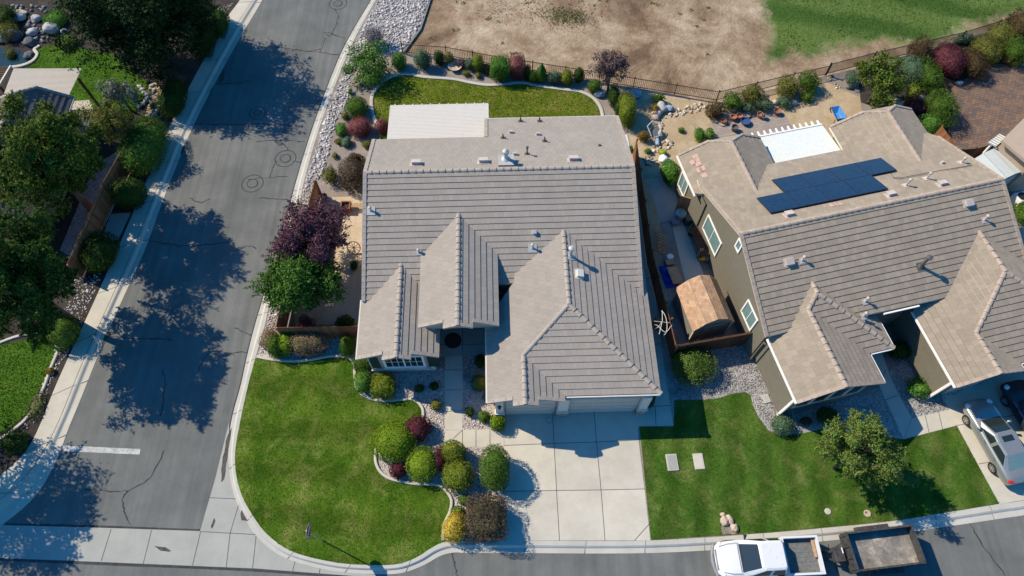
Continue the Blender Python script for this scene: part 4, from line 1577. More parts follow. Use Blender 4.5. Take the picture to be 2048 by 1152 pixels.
def panel(mb, o, right, z0, z1, w, out, d=0.03):
    """flat box on a wall: o its left foot point, right along the wall, out the outward normal"""
    c = Vector(o) + right * (w / 2) + Vector((0, 0, (z0 + z1) / 2)) + out * d / 2
    M = Matrix((right, out, Vector((0, 0, 1)))).transposed()
    mb.box(c, (w, d, z1 - z0), mat=M)


def window(parent, o, right, out, w, z0, z1, frame='trim_white', glass='glass_teal', lites=(2, 1), fw=0.09, muntin=0.045, label=None):
    """framed window: o the foot of its left jamb on the wall face"""
    o = Vector(o)
    mb = MB()
    for (a, b, c, d) in ((-fw, w + fw, z1, z1 + fw), (-fw, w + fw, z0 - fw, z0), (-fw, 0, z0, z1), (w, w + fw, z0, z1)):
        panel(mb, o + right * a, right, c, d, b - a, out, 0.06)
    f = mb.build('window', frame, parent)
    mb = MB()
    for i in range(1, lites[0]):
        panel(mb, o + right * (w * i / lites[0] - muntin / 2), right, z0, z1, muntin, out, 0.045)
    for i in range(1, lites[1]):
        panel(mb, o, right, z0 + (z1 - z0) * i / lites[1] - muntin / 2, z0 + (z1 - z0) * i / lites[1] + muntin / 2, w, out, 0.04)
    if mb.f:
        mb.build('mullions', frame, f)
    mb = MB()
    panel(mb, o, right, z0, z1, w, out, 0.022)
    mb.build('pane', glass, f)
    if label:
        f['label'] = label
    return f


# ------------------------------------------------------------------ the main house
YAW1 = math.radians(1.64)
F1 = Frame((0, 0), YAW1)
h1 = thing('house', 'single storey beige house with grey brown tiled gables filling the middle of the picture', 'house', F1.w(0, 12, 0), YAW1)
H1 = House(F1, h1, dict(tile='tile_house', fascia='trim_light', cap='cap_house', gutter='trim_light'))
ZR = 6.0
VR = sum(F1.uv(G(x, y, ZR))[1] for x, y in ((728, 345), (1268, 332))) / 2
S = 0.41
mF = (ZR - S * VR, 0, S)
mR = (ZR + S * VR, 0, -S)
rA, rB = H1.at(728, 345, mF), H1.at(1268, 332, mF)
uL, uR = F1.uv(rA)[0], F1.uv(rB)[0]


def ridge_pt(u):
    return F1.w(u, VR, ZR)


# front slope (split where the wings cut its eave) and rear slope (stepping out to the right)
fl, frr = H1.at(725, 603, mF), H1.at(1287, 611, mF)
n566 = H1.at(1034, 566, mF)
v566 = F1.uv(n566)[1]
vE = F1.uv(fl)[1]
uE0, uE1 = F1.uv(H1.at(1003, 566, mF))[0], F1.uv(n566)[0]


def onp(u, v, pl):
    return F1.w(u, v, pl[0] + pl[1] * u + pl[2] * v)


um = F1.uv(H1.at(960, 560, mF))[0]
mainF = [rA, rB, frr, onp(uE1 + 0.5, vE - 0.3, mF), onp(uE1 + 0.02, v566, mF), onp(um, v566, mF), onp(um - 0.4, vE, mF), fl]
H1.roof(mF, [rA, rB, frr, onp(uE1 + 0.5, F1.uv(frr)[1], mF), onp(uE1, v566, mF), onp(um, v566, mF), onp(um, vE, mF), fl])
rl, rs, rs2, rr = H1.at(748, 280, mR), H1.at(970, 272, mR), H1.at(974, 237, mR), H1.at(1226, 233, mR)
us = F1.uv(rs)[0]
vr1, vr2 = F1.uv(rl)[1], F1.uv(rr)[1]
H1.roof(mR, [rB, rA, onp(uL, vr1, mR), onp(us, vr1, mR), onp(us, vr2, mR), onp(uR, vr2, mR)])
caps(H1.caps, rA, rB)
for (p, q, inw) in ((rA, fl, F1.e), (rB, frr, -F1.e), (rA, onp(uL, vr1, mR), F1.e), (rB, onp(uR, vr2, mR), -F1.e), (onp(us, vr1, mR), onp(us, vr2, mR), F1.e)):
    rake(H1.rake, p, q, inw, 0.22 if inw is not None else 0.2)
H1.gutter(onp(us, vr2, mR), onp(uR, vr2, mR), F1.n)


def gable(H, fr, ridge_u, zr, sl, vtop_pl, left_u, right_u, v_end, pop=0.35, pw=0.36, left_v=None, right_v=None):
    """front gable with a projecting middle piece over its face; planes fall left and right of ridge_u"""
    L_ = (zr - sl * ridge_u, sl, 0)
    R_ = (zr + sl * ridge_u, -sl, 0)
    f = lambda u, v, pl: fr.w(u, v, pl[0] + pl[1] * u + pl[2] * v)
    back = vtop_pl
    ul = ridge_u - (ridge_u - left_u) * pw
    ur = ridge_u + (right_u - ridge_u) * pw
    lp = [f(ridge_u, back, L_), f(ridge_u, v_end - pop, L_), f(ul, v_end - pop, L_), f(ul, v_end, L_), f(left_u, v_end, L_), f(left_u, left_v if left_v is not None else back, L_)]
    rp = [f(ridge_u, back, R_), f(right_u, right_v if right_v is not None else back, R_), f(right_u, v_end, R_), f(ur, v_end, R_), f(ur, v_end - pop, R_), f(ridge_u, v_end - pop, R_)]
    H.roof(L_, lp)
    H.roof(R_, rp)
    caps(H.caps, f(ridge_u, back, L_), f(ridge_u, v_end - pop, L_), 0.14)
    for pl, us_ in ((L_, (ridge_u, ul, left_u)), (R_, (ridge_u, ur, right_u))):
        rake(H.rake, f(us_[0], v_end - pop, pl), f(us_[1], v_end - pop, pl), fr.n, 0.2)
        rake(H.rake, f(us_[1], v_end, pl), f(us_[2], v_end, pl), fr.n, 0.2)
    return L_, R_


# entry gable (raised above the main eave)
eu = F1.uv(G(918, 500, 5.1))[0]
el, er = F1.uv(G(840, 570, 4.15))[0], F1.uv(G(996, 570, 4.15))[0]
eu = (el + er) / 2
zE = 5.0
ev = F1.uv(G(838, 655, 4.1))[1]
gE = gable(H1, F1, eu, zE, 0.41, VR - 0.5, el, er, ev)
# left wing
lu0, lu1 = F1.uv(G(717, 680, 2.95))[0], F1.uv(G(878, 712, 2.95))[0]
lu = F1.uv(G(797, 620, 3.9))[0]
lv = F1.uv(G(713, 718, 3.0))[1]
lur = lu + (lu - lu0)
gL = gable(H1, F1, lu, 3.9, 0.41, VR - 3.0, lu0, lu1, lv, 0.33, 0.34)
# garage wing: hip towards the street with a small gable over the single door
ZG, SG = 4.6, 0.33
gu = F1.uv(G(1133, 540, ZG))[0]
gv = F1.uv(G(1140, 608, ZG))[1]
pL = (ZG - SG * gu, SG, 0)
pR = (ZG + SG * gu, -SG, 0)
pH = (ZG - SG * gv, 0, SG)
zer = 3.05
ur_ = gu + (ZG - zer) / SG
ve_ = gv - (ZG - zer) / SG
su = F1.uv(H1.at(1049, 760, pL))[0]
zs = pL[0] + SG * su
vs_ = gv - (ZG - zs) / SG
sR = (zs + SG * su, -SG, 0)
sur = su + (zs - zer) / SG
gul = F1.uv(H1.at(974, 730, pL))[0]
vfront = F1.uv(H1.at(975, 806, pL))[1]
vtop = VR - (ZR - ZG) / S + 0.3
pop = 0.33
fpl = lambda u, v, pl: onp(u, v, pl)
vcut = F1.uv(H1.at(985, 640, pL))[1]
usl = su - (su - gul) * 0.32
usr = su + (sur - su) * 0.32
H1.roof(pL, [fpl(gu, vtop, pL), fpl(gu, gv, pL), fpl(su, vs_, pL), fpl(su, vfront - pop, pL), fpl(usl, vfront - pop, pL), fpl(usl, vfront, pL), fpl(gul, vfront, pL), fpl(gul, vcut, pL), fpl(uE1 - 0.15, v566, pL), fpl(uE1 - 0.15, v566 + 0.8, pL)])
H1.roof(pR, [fpl(gu, vtop, pR), fpl(ur_, vtop, pR), fpl(ur_, ve_, pR), fpl(gu, gv, pR)])
H1.roof(pH, [fpl(gu, gv, pH), fpl(ur_, ve_, pH), fpl(sur, ve_, pH), fpl(su, vs_, pH)])
H1.roof(sR, [fpl(su, vs_, sR), fpl(sur, ve_, sR), fpl(sur, vfront, sR), fpl(usr, vfront, sR), fpl(usr, vfront - pop, sR), fpl(su, vfront - pop, sR)])
gtop = fpl(gu, VR - (ZR - ZG) / S, pL)
caps(H1.caps, gtop, fpl(gu, gv, pL), 0.14)
caps(H1.caps, fpl(gu, gv, pL), fpl(su, vs_, pL), 0.13)
caps(H1.caps, fpl(su, vs_, pL), fpl(su, vfront - pop, pL), 0.14)
caps(H1.caps, fpl(gu, gv, pR), fpl(ur_, ve_, pR), 0.15)
for a, b in ((fpl(su, vfront - pop, pL), fpl(usl, vfront - pop, pL)), (fpl(usl, vfront, pL), fpl(gul, vfront, pL)), (fpl(su, vfront - pop, sR), fpl(usr, vfront - pop, sR)), (fpl(usr, vfront, sR), fpl(sur, vfront, sR))):
    rake(H1.rake, a, b, F1.n, 0.2)
H1.gutter(fpl(sur + 0.1, ve_, pH), fpl(ur_, ve_, pH), -F1.n)
H1.gutter(fpl(gul, vfront, pL), fpl(gul, vcut, pL), -F1.e, 0.05)
H1.gutter(onp(lu0, lv, gL[0]), onp(lu0, vE + 0.2, gL[0]), -F1.e, 0.05)
H1.finish()

# walls
zpl = lambda u, v, pl: pl[0] + pl[1] * u + pl[2] * v - 0.14
wm1 = MB()
OV = 0.42


def W(u, v, z):
    p = F1.w(u, v, z)
    return (p.x, p.y, p.z)


uLw, uRw = uL + OV, uR - OV
vFw, vRw = vE + OV, vr1 - OV
wall_loop(wm1, [W(uLw, vFw, zpl(0, vFw, mF)), W(uE0, vFw, zpl(0, vFw, mF)), W(uE0, v566 + .3, zpl(0, v566 + .3, mF)), W(uE1, v566 + .3, zpl(0, v566 + .3, mF)), W(uE1 + .02, vFw, zpl(0, vFw, mF)), W(uRw, vFw, zpl(0, vFw, mF)), W(uRw, VR, ZR - 0.14), W(uRw, vr2 - OV, zpl(0, vr2 - OV, mR)), W(us + OV, vr2 - OV, zpl(0, vr2 - OV, mR)), W(us + OV, vRw, zpl(0, vRw, mR)), W(uLw, vRw, zpl(0, vRw, mR)), W(uLw, VR, ZR - 0.14)])
# left wing, garage and entry walls
a0, a1 = lu0 + OV, lu1 - OV
lvw = lv + 0.3
wall_loop(wm1, [W(a0, lvw, zpl(a0, 0, gL[0])), W(lu, lvw, 3.9 - 0.14), W(a1, lvw, zpl(a1, 0, gL[1])), W(a1, vFw + 1, zpl(a1, 0, gL[1])), W(a0, vFw + 1, zpl(a0, 0, gL[0]))])
b0, b1 = gul + OV, ur_ - OV
gvw = vfront + 0.34
wall_loop(wm1, [W(b0, gvw, zpl(b0, 0, pL)), W(su, gvw, zs - 0.14), W(sur - .1, gvw, zer - 0.12), W(b1, gvw, zer - 0.12), W(b1, vFw + .5, zpl(b1, 0, pR)), W(b0, vFw + .5, zpl(b0, 0, pL))])
c0, c1 = el + 0.5, er - 0.5
evw = ev + 0.3
# the gable face over the open porch, and the deep walls behind it
zap = 3.15
f0, f1 = el + 0.28, er - 0.1
wm1.poly([W(f0, evw, zap + .1), W(f1, evw, zap + .1), W(f1, evw, zpl(f1, 0, gE[1])), W(eu, evw, zE - 0.14), W(f0, evw, zpl(f0, 0, gE[0]))])
wm1.poly([W(f0, evw + 0.25, zap + .1), W(f1, evw + 0.25, zap + .1), W(f1, evw + 0.25, zpl(f1, 0, gE[1])), W(eu, evw + 0.25, zE - 0.14), W(f0, evw + 0.25, zpl(f0, 0, gE[0]))])
wm1.poly([W(f0, evw, zap + .1), W(f1, evw, zap + .1), W(f1, evw + .25, zap + .1), W(f0, evw + .25, zap + .1)])
for u_, pl_ in ((c0, gE[0]), (c1, gE[1])):
    wm1.poly([W(u_, evw + 0.25, zap - .25), W(u_, VR - 2, zap - .25), W(u_, VR - 2, zpl(u_, 0, pl_)), W(u_, evw + .25, zpl(u_, 0, pl_))])
wm1.poly([W(c0, v566 + .2, 0), W(c1, v566 + .2, 0), W(c1, v566 + .2, 4.2), W(c0, v566 + .2, 4.2)])
wm1.build('wall', 'stucco_house', h1)
# porch posts and doorway
for u_ in (c0 + .1, c1 - .05):
    mb = MB()
    mb.box(F1.w(u_, evw + .12, 1.62), (0.38, 0.36, 3.24), YAW1)
    mb.build('porch_post', 'stucco_house', h1)
mb = MB()
p = F1.w(eu, v566 + .17, 0)
panel(mb, F1.w(eu - .5, v566 + .195, 0), F1.e, 0.02, 2.1, 1.0, -F1.n, 0.06)
mb.build('door', 'umber_fabric', h1)
# front window with shutters on the left wing
wu = lu - 0.95
wf = window(h1, F1.w(wu, lvw, 0), F1.e, -F1.n, 2.1, 1.05, 2.45, lites=(2, 1), fw=0.13, muntin=0.09, glass='glass_dark', label='wide white framed front window between dark green shutters')
mb = MB()
for i in (1, 2, 4, 5):
    panel(mb, F1.w(wu + 2.1 * i / 6 - .015, lvw, 0), F1.e, 1.05, 2.45, 0.03, -F1.n, 0.035)
panel(mb, F1.w(wu, lvw, 0), F1.e, 1.72, 1.75, 2.1, -F1.n, 0.034)
mb.build('glazing_bars', 'trim_white', wf)
for du in (-0.85, 2.1 + 0.3):
    mb = MB()
    panel(mb, F1.w(wu + du, lvw, 0), F1.e, 0.95, 2.5, 0.5, -F1.n, 0.05)
    for k in range(12):
        panel(mb, F1.w(wu + du + .04, lvw, 0), F1.e, 1.03 + k * .12, 1.09 + k * .12, 0.42, -F1.n, 0.062)
    mb.build('shutter', 'shutter_green', h1)
mb = MB()
panel(mb, F1.w(a0 - .04, lvw, 0), F1.e, 0.55, 0.66, a1 - a0 + .08, -F1.n, 0.09)
panel(mb, F1.w(wu - .2, lvw, 0), F1.e, 0.84, 0.94, 2.5, -F1.n, 0.12)
mb.build('sill', 'trim_light', h1)
mb = MB()
panel(mb, F1.w(a0, lvw, 0), F1.e, 0.0, 0.545, a1 - a0, -F1.n, 0.05)
mb.build('stone_base', 'ledgestone', h1)
for u_ in (a0 + .02, a1 - .24):
    mb = MB()
    panel(mb, F1.w(u_, lvw, 0), F1.e, 0.67, 2.75, 0.22, -F1.n, 0.045)
    mb.build('corner_trim', 'trim_light', h1)
# garage doors, pilasters and lamp
for (ua, ub, lab) in ((b0 + 0.55, sur - 0.42, 'narrow single garage door'), (sur + 0.38, b1 - 0.55, 'wide double garage door')):
    mb = MB()
    panel(mb, F1.w(ua, gvw, 0), F1.e, 0.03, 2.45, ub - ua, -F1.n, 0.04)
    nn = max(3, int((ub - ua) / 1.2))
    for r in range(4):
        for k in range(nn):
            wdt = (ub - ua) / nn
            panel(mb, F1.w(ua + k * wdt + .1, gvw, 0), F1.e, 0.12 + r * .6, 0.52 + r * .6, wdt - .2, -F1.n, 0.055)
    d = mb.build('garage_door', 'garage_door', h1)
    d['label'] = lab
for u_, wd in ((b0 - .05, 0.5), (sur - .32, 0.66), (b1 - .5, 0.55)):
    mb = MB()
    panel(mb, F1.w(u_ + .04, gvw, 0), F1.e, 0.98, zer - .2, wd - .08, -F1.n, 0.24)
    panel(mb, F1.w(u_ - .04, gvw, 0), F1.e, 0.88, 0.98, wd + .08, -F1.n, 0.32)
    pl = mb.build('pilaster', 'trim_light', h1)
    mb = MB()
    panel(mb, F1.w(u_, gvw, 0), F1.e, 0.0, 0.88, wd, -F1.n, 0.28)
    mb.build('stone_base', 'ledgestone', pl)
mb = MB()
p = F1.w(b0 + .2, gvw - .3, 2.0)
mb.lathe(p, [(0.03, 0), (0.09, 0.04), (0.11, 0.26), (0.02, 0.34)], 8)
mb.build('wall_lamp', 'black_metal', h1)
# patio cover behind the left half
mb = MB()
pc = [G(778, 212, 2.85), G(976, 207, 2.85), G(970, 272, 3.2), G(774, 278, 3.2)]
u0, u1 = F1.uv(pc[3])[0], F1.uv(pc[1])[0]
v0, v1 = vr1 + 0.02, F1.uv(pc[0])[1]
nr = 34
rows = []
for i in range(nr + 1):
    t = i / nr
    v = v0 + (v1 - v0) * t
    z = 3.15 - 0.30 * t
    rows.append([F1.w(u0, v, z), F1.w(u1, v, z)])
    if i < nr:
        vv = v + (v1 - v0) / nr * 0.8
        rows.append([F1.w(u0, vv, z - .003), F1.w(u1, vv, z - .003)])
        rows.append([F1.w(u0, vv + .01, z - .022), F1.w(u1, vv + .01, z - .022)])
mb.loft([list(r) for r in rows], False)
cov = mb.build('patio_cover', 'cover_cream', h1)
mb = MB()
for v_, z_ in ((v1, 2.78), ):
    mb.bar(F1.w(u0, v_, z_), F1.w(u1, v_, z_), 0.1, 0.16)
mb.bar(F1.w(u0, v0, 3.06), F1.w(u0, v1, 2.78), 0.06, 0.16)
mb.bar(F1.w(u1, v0, 3.06), F1.w(u1, v1, 2.78), 0.06, 0.16)
k = 11
for i in range(k):
    uu = u0 + (u1 - u0) * (i + .5) / k
    mb.box(F1.w(uu, v1 + .06, 2.82), (0.07, 0.16, 0.1), YAW1)
mb.build('cover_frame', 'cover_cream', cov)
for uu in (u0 + .15, (u0 + u1) / 2, u1 - .15):
    mb = MB()
    mb.box(F1.w(uu, v1 - .2, 1.37), (0.12, 0.12, 2.74), YAW1)
    mb.build('post', 'trim_light', cov)
# roof fittings
for x, y in ((833, 329), (967, 325), (1147, 321)):
    H1.box_vent(x, y, mR, (0.5, 0.34, 0.18), 'vent_paint')
H1.box_vent(1069, 465, mF, (0.2, 0.2, 0.12), 'galvanised')
H1.box_vent(1158, 549, pR, (0.42, 0.34, 0.16), 'trim_light')
p = H1.at(1012, 326, mR)
mb = MB()
mb.box(F1.w(*F1.uv(p), 5.95), (0.95, 0.75, 0.14), YAW1)
mb.lathe(F1.w(F1.uv(p)[0], F1.uv(p)[1] + .1, 6.0), [(0.3, 0), (0.14, 0.12), (0.12, 0.14), (0.12, 0.55), (0.19, 0.57), (0.19, 0.72), (0.05, 0.82)], 14)
mb.build('chimney', 'galvanised', H1.roof_o)
for x, y, h in ((1054, 309, 0.6), (1006, 277, 0.4), (1041, 243, 0.4), (1079, 243, 0.4), (1089, 283, 0.4)):
    H1.pipe(x, y, mR, h, 0.045, 0.3, 'pipe_dark', h > 0.5)
for x, y in ((1022, 267), (1076, 271), (1030, 311)):
    H1.box_vent(x, y, mR, (0.22, 0.2, 0.12), 'galvanised')
H1.pipe(1199, 292, mR, 0.15, 0.04, 0.2, 'pipe_dark', False)
H1.pipe(742, 422, mF, 0.3, 0.05, 0.5)
H1.pipe(1065, 497, mF, 0.35, 0.05, 0.5)
H1.pipe(838, 505, mF, 0.25, 0.05, 0.3)
H1.pipe(1141, 513, pR, 0.85, 0.09, 0.5)
# television aerial fixed to the right eave
mb = MB()
o = F1.w(ur_ + 0.15, ve_ + 3.9, 0)
b = Vector((o.x, o.y, 2.6))
mb.tube([b, b + Vector((0.25, 0, 0.5)), b + Vector((0.3, 0, 1.1))], 0.025, 6)
arc = [b + Vector((0.32 + 0.28 * math.cos(t), 0.75 * math.sin(t), 1.0)) for t in np.linspace(-1.4, 1.4, 12)]
mb.tube(arc, 0.016, 6)
arc = [b + Vector((0.2 + 0.5 * t, -0.35 - 0.22 * math.sin(math.pi * t), 1.02)) for t in np.linspace(-.6, 1.3, 10)]
mb.tube(arc, 0.016, 6)
mb.tube([b + Vector((0.1, -.7, 1.0)), b + Vector((0.35, 0.1, 1.05)), b + Vector((0.42, .75, 1.0))], 0.016, 6)
mb.tube([b + Vector((-.1, .1, 1.0)), b + Vector((.75, .0, 1.0))], 0.014, 6)
mb.build('aerial', 'trim_light', h1)

# ------------------------------------------------------------------ the neighbouring house
ZR2, S2 = 6.0, 0.41
A2, B2 = G(1480, 468, ZR2), G(2005, 358, ZR2)
YAW2 = math.atan2(B2.y - A2.y, B2.x - A2.x)
F2 = Frame((A2.x, A2.y), YAW2)
h2 = thing('house', 'taupe walled house with solar panels and white patio cover on the right', 'house', F2.w(8, -2), YAW2)
H2 = House(F2, h2, dict(tile='tile_neighbour', fascia='trim_cream', cap='cap_neighbour', gutter='trim_white'))
U2 = (B2 - A2).length
n2F, n2R = (ZR2, 0, S2), (ZR2, 0, -S2)


def o2(u, v, pl):
    return F2.w(u, v, pl[0] + pl[1] * u + pl[2] * v)


VF2, VB2, VI2 = -5.5, 5.6, -5.5
H2.roof(n2F, [o2(0, 0, n2F), o2(U2, 0, n2F), o2(U2, VF2, n2F), o2(0, VF2 + .15, n2F)])
H2.roof(n2R, [o2(U2, 0, n2R), o2(0, 0, n2R), o2(0, 4.85, n2R), o2(0.2, VB2, n2R), o2(U2 - .25, VB2, n2R), o2(U2, 5.05, n2R)])
caps(H2.caps, o2(0, 0, n2F), o2(U2, 0, n2F), 0.14)
for a, b, w in (((0, 0, n2F), (0, VF2 + .15, n2F), F2.e), ((U2, 0, n2F), (U2, VF2, n2F), -F2.e), ((0, 0, n2R), (0, 4.85, n2R), F2.e), ((U2, 0, n2R), (U2, 5.05, n2R), -F2.e)):
    rake(H2.rake, o2(*a), o2(*b), w, 0.2)


def hip_wing(H, fr, f, gu, gv, zg, s, zer, ul, vl, su_px, ur, vfront, main, small=True):
    """wing with a hipped end and a small gable in front; returns its planes"""
    pL = (zg - s * gu, s, 0)
    pR = (zg + s * gu, -s, 0)
    pH = (zg - s * gv, 0, s)
    ur = gu + (zg - zer) / s
    ve = gv - (zg - zer) / s
    su = su_px
    zs = pL[0] + s * su
    vs = gv - (zg - zs) / s
    sR = (zs + s * su, -s, 0)
    sur = su + (zs - zer) / s
    vt = -(ZR2 - zg) / S2
    H.roof(pL, [f(gu, vt + .3, pL), f(gu, gv, pL), f(su, vs, pL), f(su, vfront, pL), f(ul, vfront, pL), f(ul, vl, pL)])
    H.roof(pR, [f(gu, vt + .3, pR), f(ur, vt + .3, pR), f(ur, ve, pR), f(gu, gv, pR)])
    H.roof(pH, [f(gu, gv, pH), f(ur, ve, pH), f(sur, ve, pH), f(su, vs, pH)])
    H.roof(sR, [f(su, vs, sR), f(sur, ve, sR), f(sur, vfront, sR), f(su, vfront, sR)])
    caps(H.caps, f(gu, vt, pL), f(gu, gv, pL), 0.14)
    caps(H.caps, f(gu, gv, pL), f(su, vs, pL), 0.13)
    caps(H.caps, f(su, vs, pL), f(su, vfront, pL), 0.14)
    caps(H.caps, f(gu, gv, pR), f(ur, ve, pR), 0.15)
    rake(H.rake, f(su, vfront, pL), f(ul, vfront, pL), fr.n, 0.18)
    rake(H.rake, f(su, vfront, sR), f(sur, vfront, sR), fr.n, 0.18)
    H.gutter(f(ul, vfront, pL), f(ul, vl, pL), -fr.e)
    H.gutter(f(sur, ve, pH), f(ur, ve, pH), -fr.n)
    H.gutter(f(ur, vt - 2.6, pR), f(ur, ve, pR), fr.e)
    H.gutter(f(sur, vfront, sR), f(sur, ve, sR), fr.e)
    return pL, pR, pH, sR, su, zs, sur, ve, ur


# street-side wings
q = F2.uv(G(1635, 585, 4.7))
w1 = hip_wing(H2, F2, o2, q[0], q[1], 4.7, 0.44, 3.15, 0.3, -5.35, F2.uv(G(1618, 622, 4.35))[0], None, -9.15, None)
q = F2.uv(G(2011, 542, 5.0))
w2 = hip_wing(H2, F2, o2, q[0], q[1], 5.0, 0.40, 3.14, 9.1, -5.6, F2.uv(G(1958, 670, 4.0))[0], None, -10.25, None)
H2.gutter(o2(w1[8] + .1, VI2, n2F), o2(9.15, VI2, n2F), -F2.n)
# rear wings with clipped gables


def clipped(H, fr, f, ru, zr, ul, ur, v0, vend, slope_l, slope_r, c=1.15, vl=None, vr=None):
    L_ = (zr - slope_l * ru, slope_l, 0)
    R_ = (zr + slope_r * ru, -slope_r, 0)
    vk = vend - 0.75
    cl, cr = ru - c, ru + c * slope_l / slope_r
    zc = L_[0] + L_[1] * cl
    hp = (zr + (zr - zc) / 0.75 * vk, 0, -(zr - zc) / 0.75)
    H.roof(L_, [f(ru, v0, L_), f(ul, vl if vl is not None else v0, L_), f(ul, vend, L_), f(cl, vend, L_), f(ru, vk, L_)])
    H.roof(R_, [f(ru, v0, R_), f(ru, vk, R_), f(cr, vend, R_), f(ur, vend, R_), f(ur, vr if vr is not None else v0, R_)])
    H.roof(hp, [f(ru, vk, hp), f(cl, vend, hp), f(cr, vend, hp)])
    caps(H.caps, f(ru, v0 + .3, L_), f(ru, vk, L_), 0.14)
    caps(H.caps, f(ru, vk, L_), f(cl, vend, L_), 0.11)
    caps(H.caps, f(ru, vk, R_), f(cr, vend, R_), 0.11)
    rake(H.rake, f(cl, vend, L_), f(ul, vend, L_), -fr.n, 0.16)
    rake(H.rake, f(cr, vend, R_), f(ur, vend, R_), -fr.n, 0.16)
    return L_, R_


ru1 = 2.85
k1 = clipped(H2, F2, o2, ru1, 4.62, -0.1, 5.45, 3.0, 8.0, 0.48, 0.46, vl=4.9, vr=4.5)
k2 = clipped(H2, F2, o2, 13.4, 4.75, 10.35, 16.1, 2.7, 7.85, 0.47, 0.46, vl=5.0, vr=4.6)
H2.gutter(o2(-0.1, 4.75, k1[0]), o2(-0.1, 8.0, k1[0]), -F2.e)
H2.finish()
# walls
wm2 = MB()


def W2(u, v, z):
    p = F2.w(u, v, z)
    return (p.x, p.y, p.z)


zz = lambda u, v, pl: pl[0] + pl[1] * u + pl[2] * v - 0.15
wall_loop(wm2, [W2(.35, VF2 + .4, zz(0, VF2 + .4, n2F)), W2(U2 - .35, VF2 + .4, zz(0, VF2 + .4, n2F)), W2(U2 - .35, 0, ZR2 - .15), W2(U2 - .35, VB2 - .5, zz(0, VB2 - .5, n2R)), W2(.35, VB2 - .5, zz(0, VB2 - .5, n2R)), W2(.35, 0, ZR2 - .15)])
for (ul, pw, pl, vfr, vin) in ((0.62, w1, 0, -8.75, -4), (9.45, w2, 0, -9.8, -4)):
    su, zs, sur, ve, ur = pw[4], pw[5], pw[6], pw[7], pw[8]
    wall_loop(wm2, [W2(ul, vfr, zz(ul, 0, pw[0])), W2(su, vfr, zs - .15), W2(sur - .35, vfr, zz(sur - .35, 0, pw[3])), W2(sur - .35, ve + .35, zz(sur - .35, 0, pw[3])), W2(ur - .35, ve + .35, zz(ur - .35, 0, pw[1])), W2(ur - .35, vin, zz(ur - .35, 0, pw[1])), W2(ul, vin, zz(ul, 0, pw[0]))])
for (ul, ur, rr_, zr_, k, ve) in ((0.25, 5.1, ru1, 4.62, k1, 7.6), (10.7, 15.75, 13.4, 4.75, k2, 7.45)):
    wall_loop(wm2, [W2(ul, 4, zz(ul, 0, k[0])), W2(ur, 4, zz(ur, 0, k[1])), W2(ur, ve, zz(ur, 0, k[1])), W2(rr_ + 1.1, ve, zr_ - .7), W2(rr_ - 1.1, ve, zr_ - .7), W2(ul, ve, zz(ul, 0, k[0]))])
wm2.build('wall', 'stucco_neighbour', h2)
# windows of the side wall facing the gap
for u_, va, vb, z0, z1, li, lab in ((.34, 3.35, 1.35, 1.45, 2.8, (2, 1), 'larger side window of two panes above the hose reel'), (.34, -2.8, -4.0, 1.7, 3.0, (2, 1), 'side window beside the shed'), (.34, 0.14, -0.2, 4.35, 5.05, (1, 1), 'small high gable window'), (.24, 7.3, 6.35, 0.9, 2.2, (2, 1), 'rearmost side window')):
    window(h2, F2.w(u_, va, 0), -F2.n, -F2.e, va - vb, z0, z1, lites=li, fw=0.1, label=lab)
wf = None
for k in range(4):
    window(h2, F2.w(1.15 + k * 1.02, -8.75, 0), F2.e, -F2.n, 0.86, 0.95, 2.45, frame='trim_cream', glass='glass_dark', lites=(1, 1), fw=0.07)
for u_, v_ in ((0.56, -8.81), (9.39, -9.86)):
    mb = MB()
    mb.box(F2.w(u_, v_, 1.45), (0.14, 0.14, 2.9), YAW2)
    mb.build('corner_trim', 'trim_white', h2)
mb = MB()
panel(mb, F2.w(10.3, -9.8, 0), F2.e, 0.02, 2.3, 2.0, -F2.n, 0.05)
mb.build('garage_door', 'garage_door', h2)
mb = MB()
panel(mb, F2.w(13.6, -9.05 + 0.02, 0), F2.e, 0.02, 2.3, 4.4, -F2.n, 0.06)
mb.build('garage_door', 'garage_door', h2)
mb = MB()
mb.tube([F2.w(0.18, -5.5, 3.0), F2.w(0.3, -5.3, 2.7), F2.w(0.3, -5.3, 0.15)], 0.05, 6)
mb.build('downpipe', 'stucco_neighbour', h2)
# white patio cover between the rear wings
mb = MB()
nn = 32
ua, ub, va, vb = 5.5, 10.4, 5.55, 8.55
for i in range(nn):
    u_ = ua + (ub - ua) * i / nn
    du = (ub - ua) / nn
    mb.poly([F2.w(u_, va, 3.12), F2.w(u_ + du * .72, va, 3.12), F2.w(u_ + du * .72, vb, 2.72), F2.w(u_, vb, 2.72)])
    mb.poly([F2.w(u_ + du * .72, va, 3.12), F2.w(u_ + du * .76, va, 3.085), F2.w(u_ + du * .76, vb, 2.685), F2.w(u_ + du * .72, vb, 2.72)])
    mb.poly([F2.w(u_ + du * .76, va, 3.085), F2.w(u_ + du, va, 3.085), F2.w(u_ + du, vb, 2.685), F2.w(u_ + du * .76, vb, 2.685)])
    mb.poly([F2.w(u_ + du, va, 3.085), F2.w(u_ + du, va, 3.12), F2.w(u_ + du, vb, 2.72), F2.w(u_ + du, vb, 2.685)])
cv = mb.build('patio_cover', 'cover_white', h2)
mb = MB()
mb.bar(F2.w(ua, vb + .04, 2.66), F2.w(ub, vb + .04, 2.66), 0.1, 0.2)
mb.build('front_beam', 'trim_white', cv)
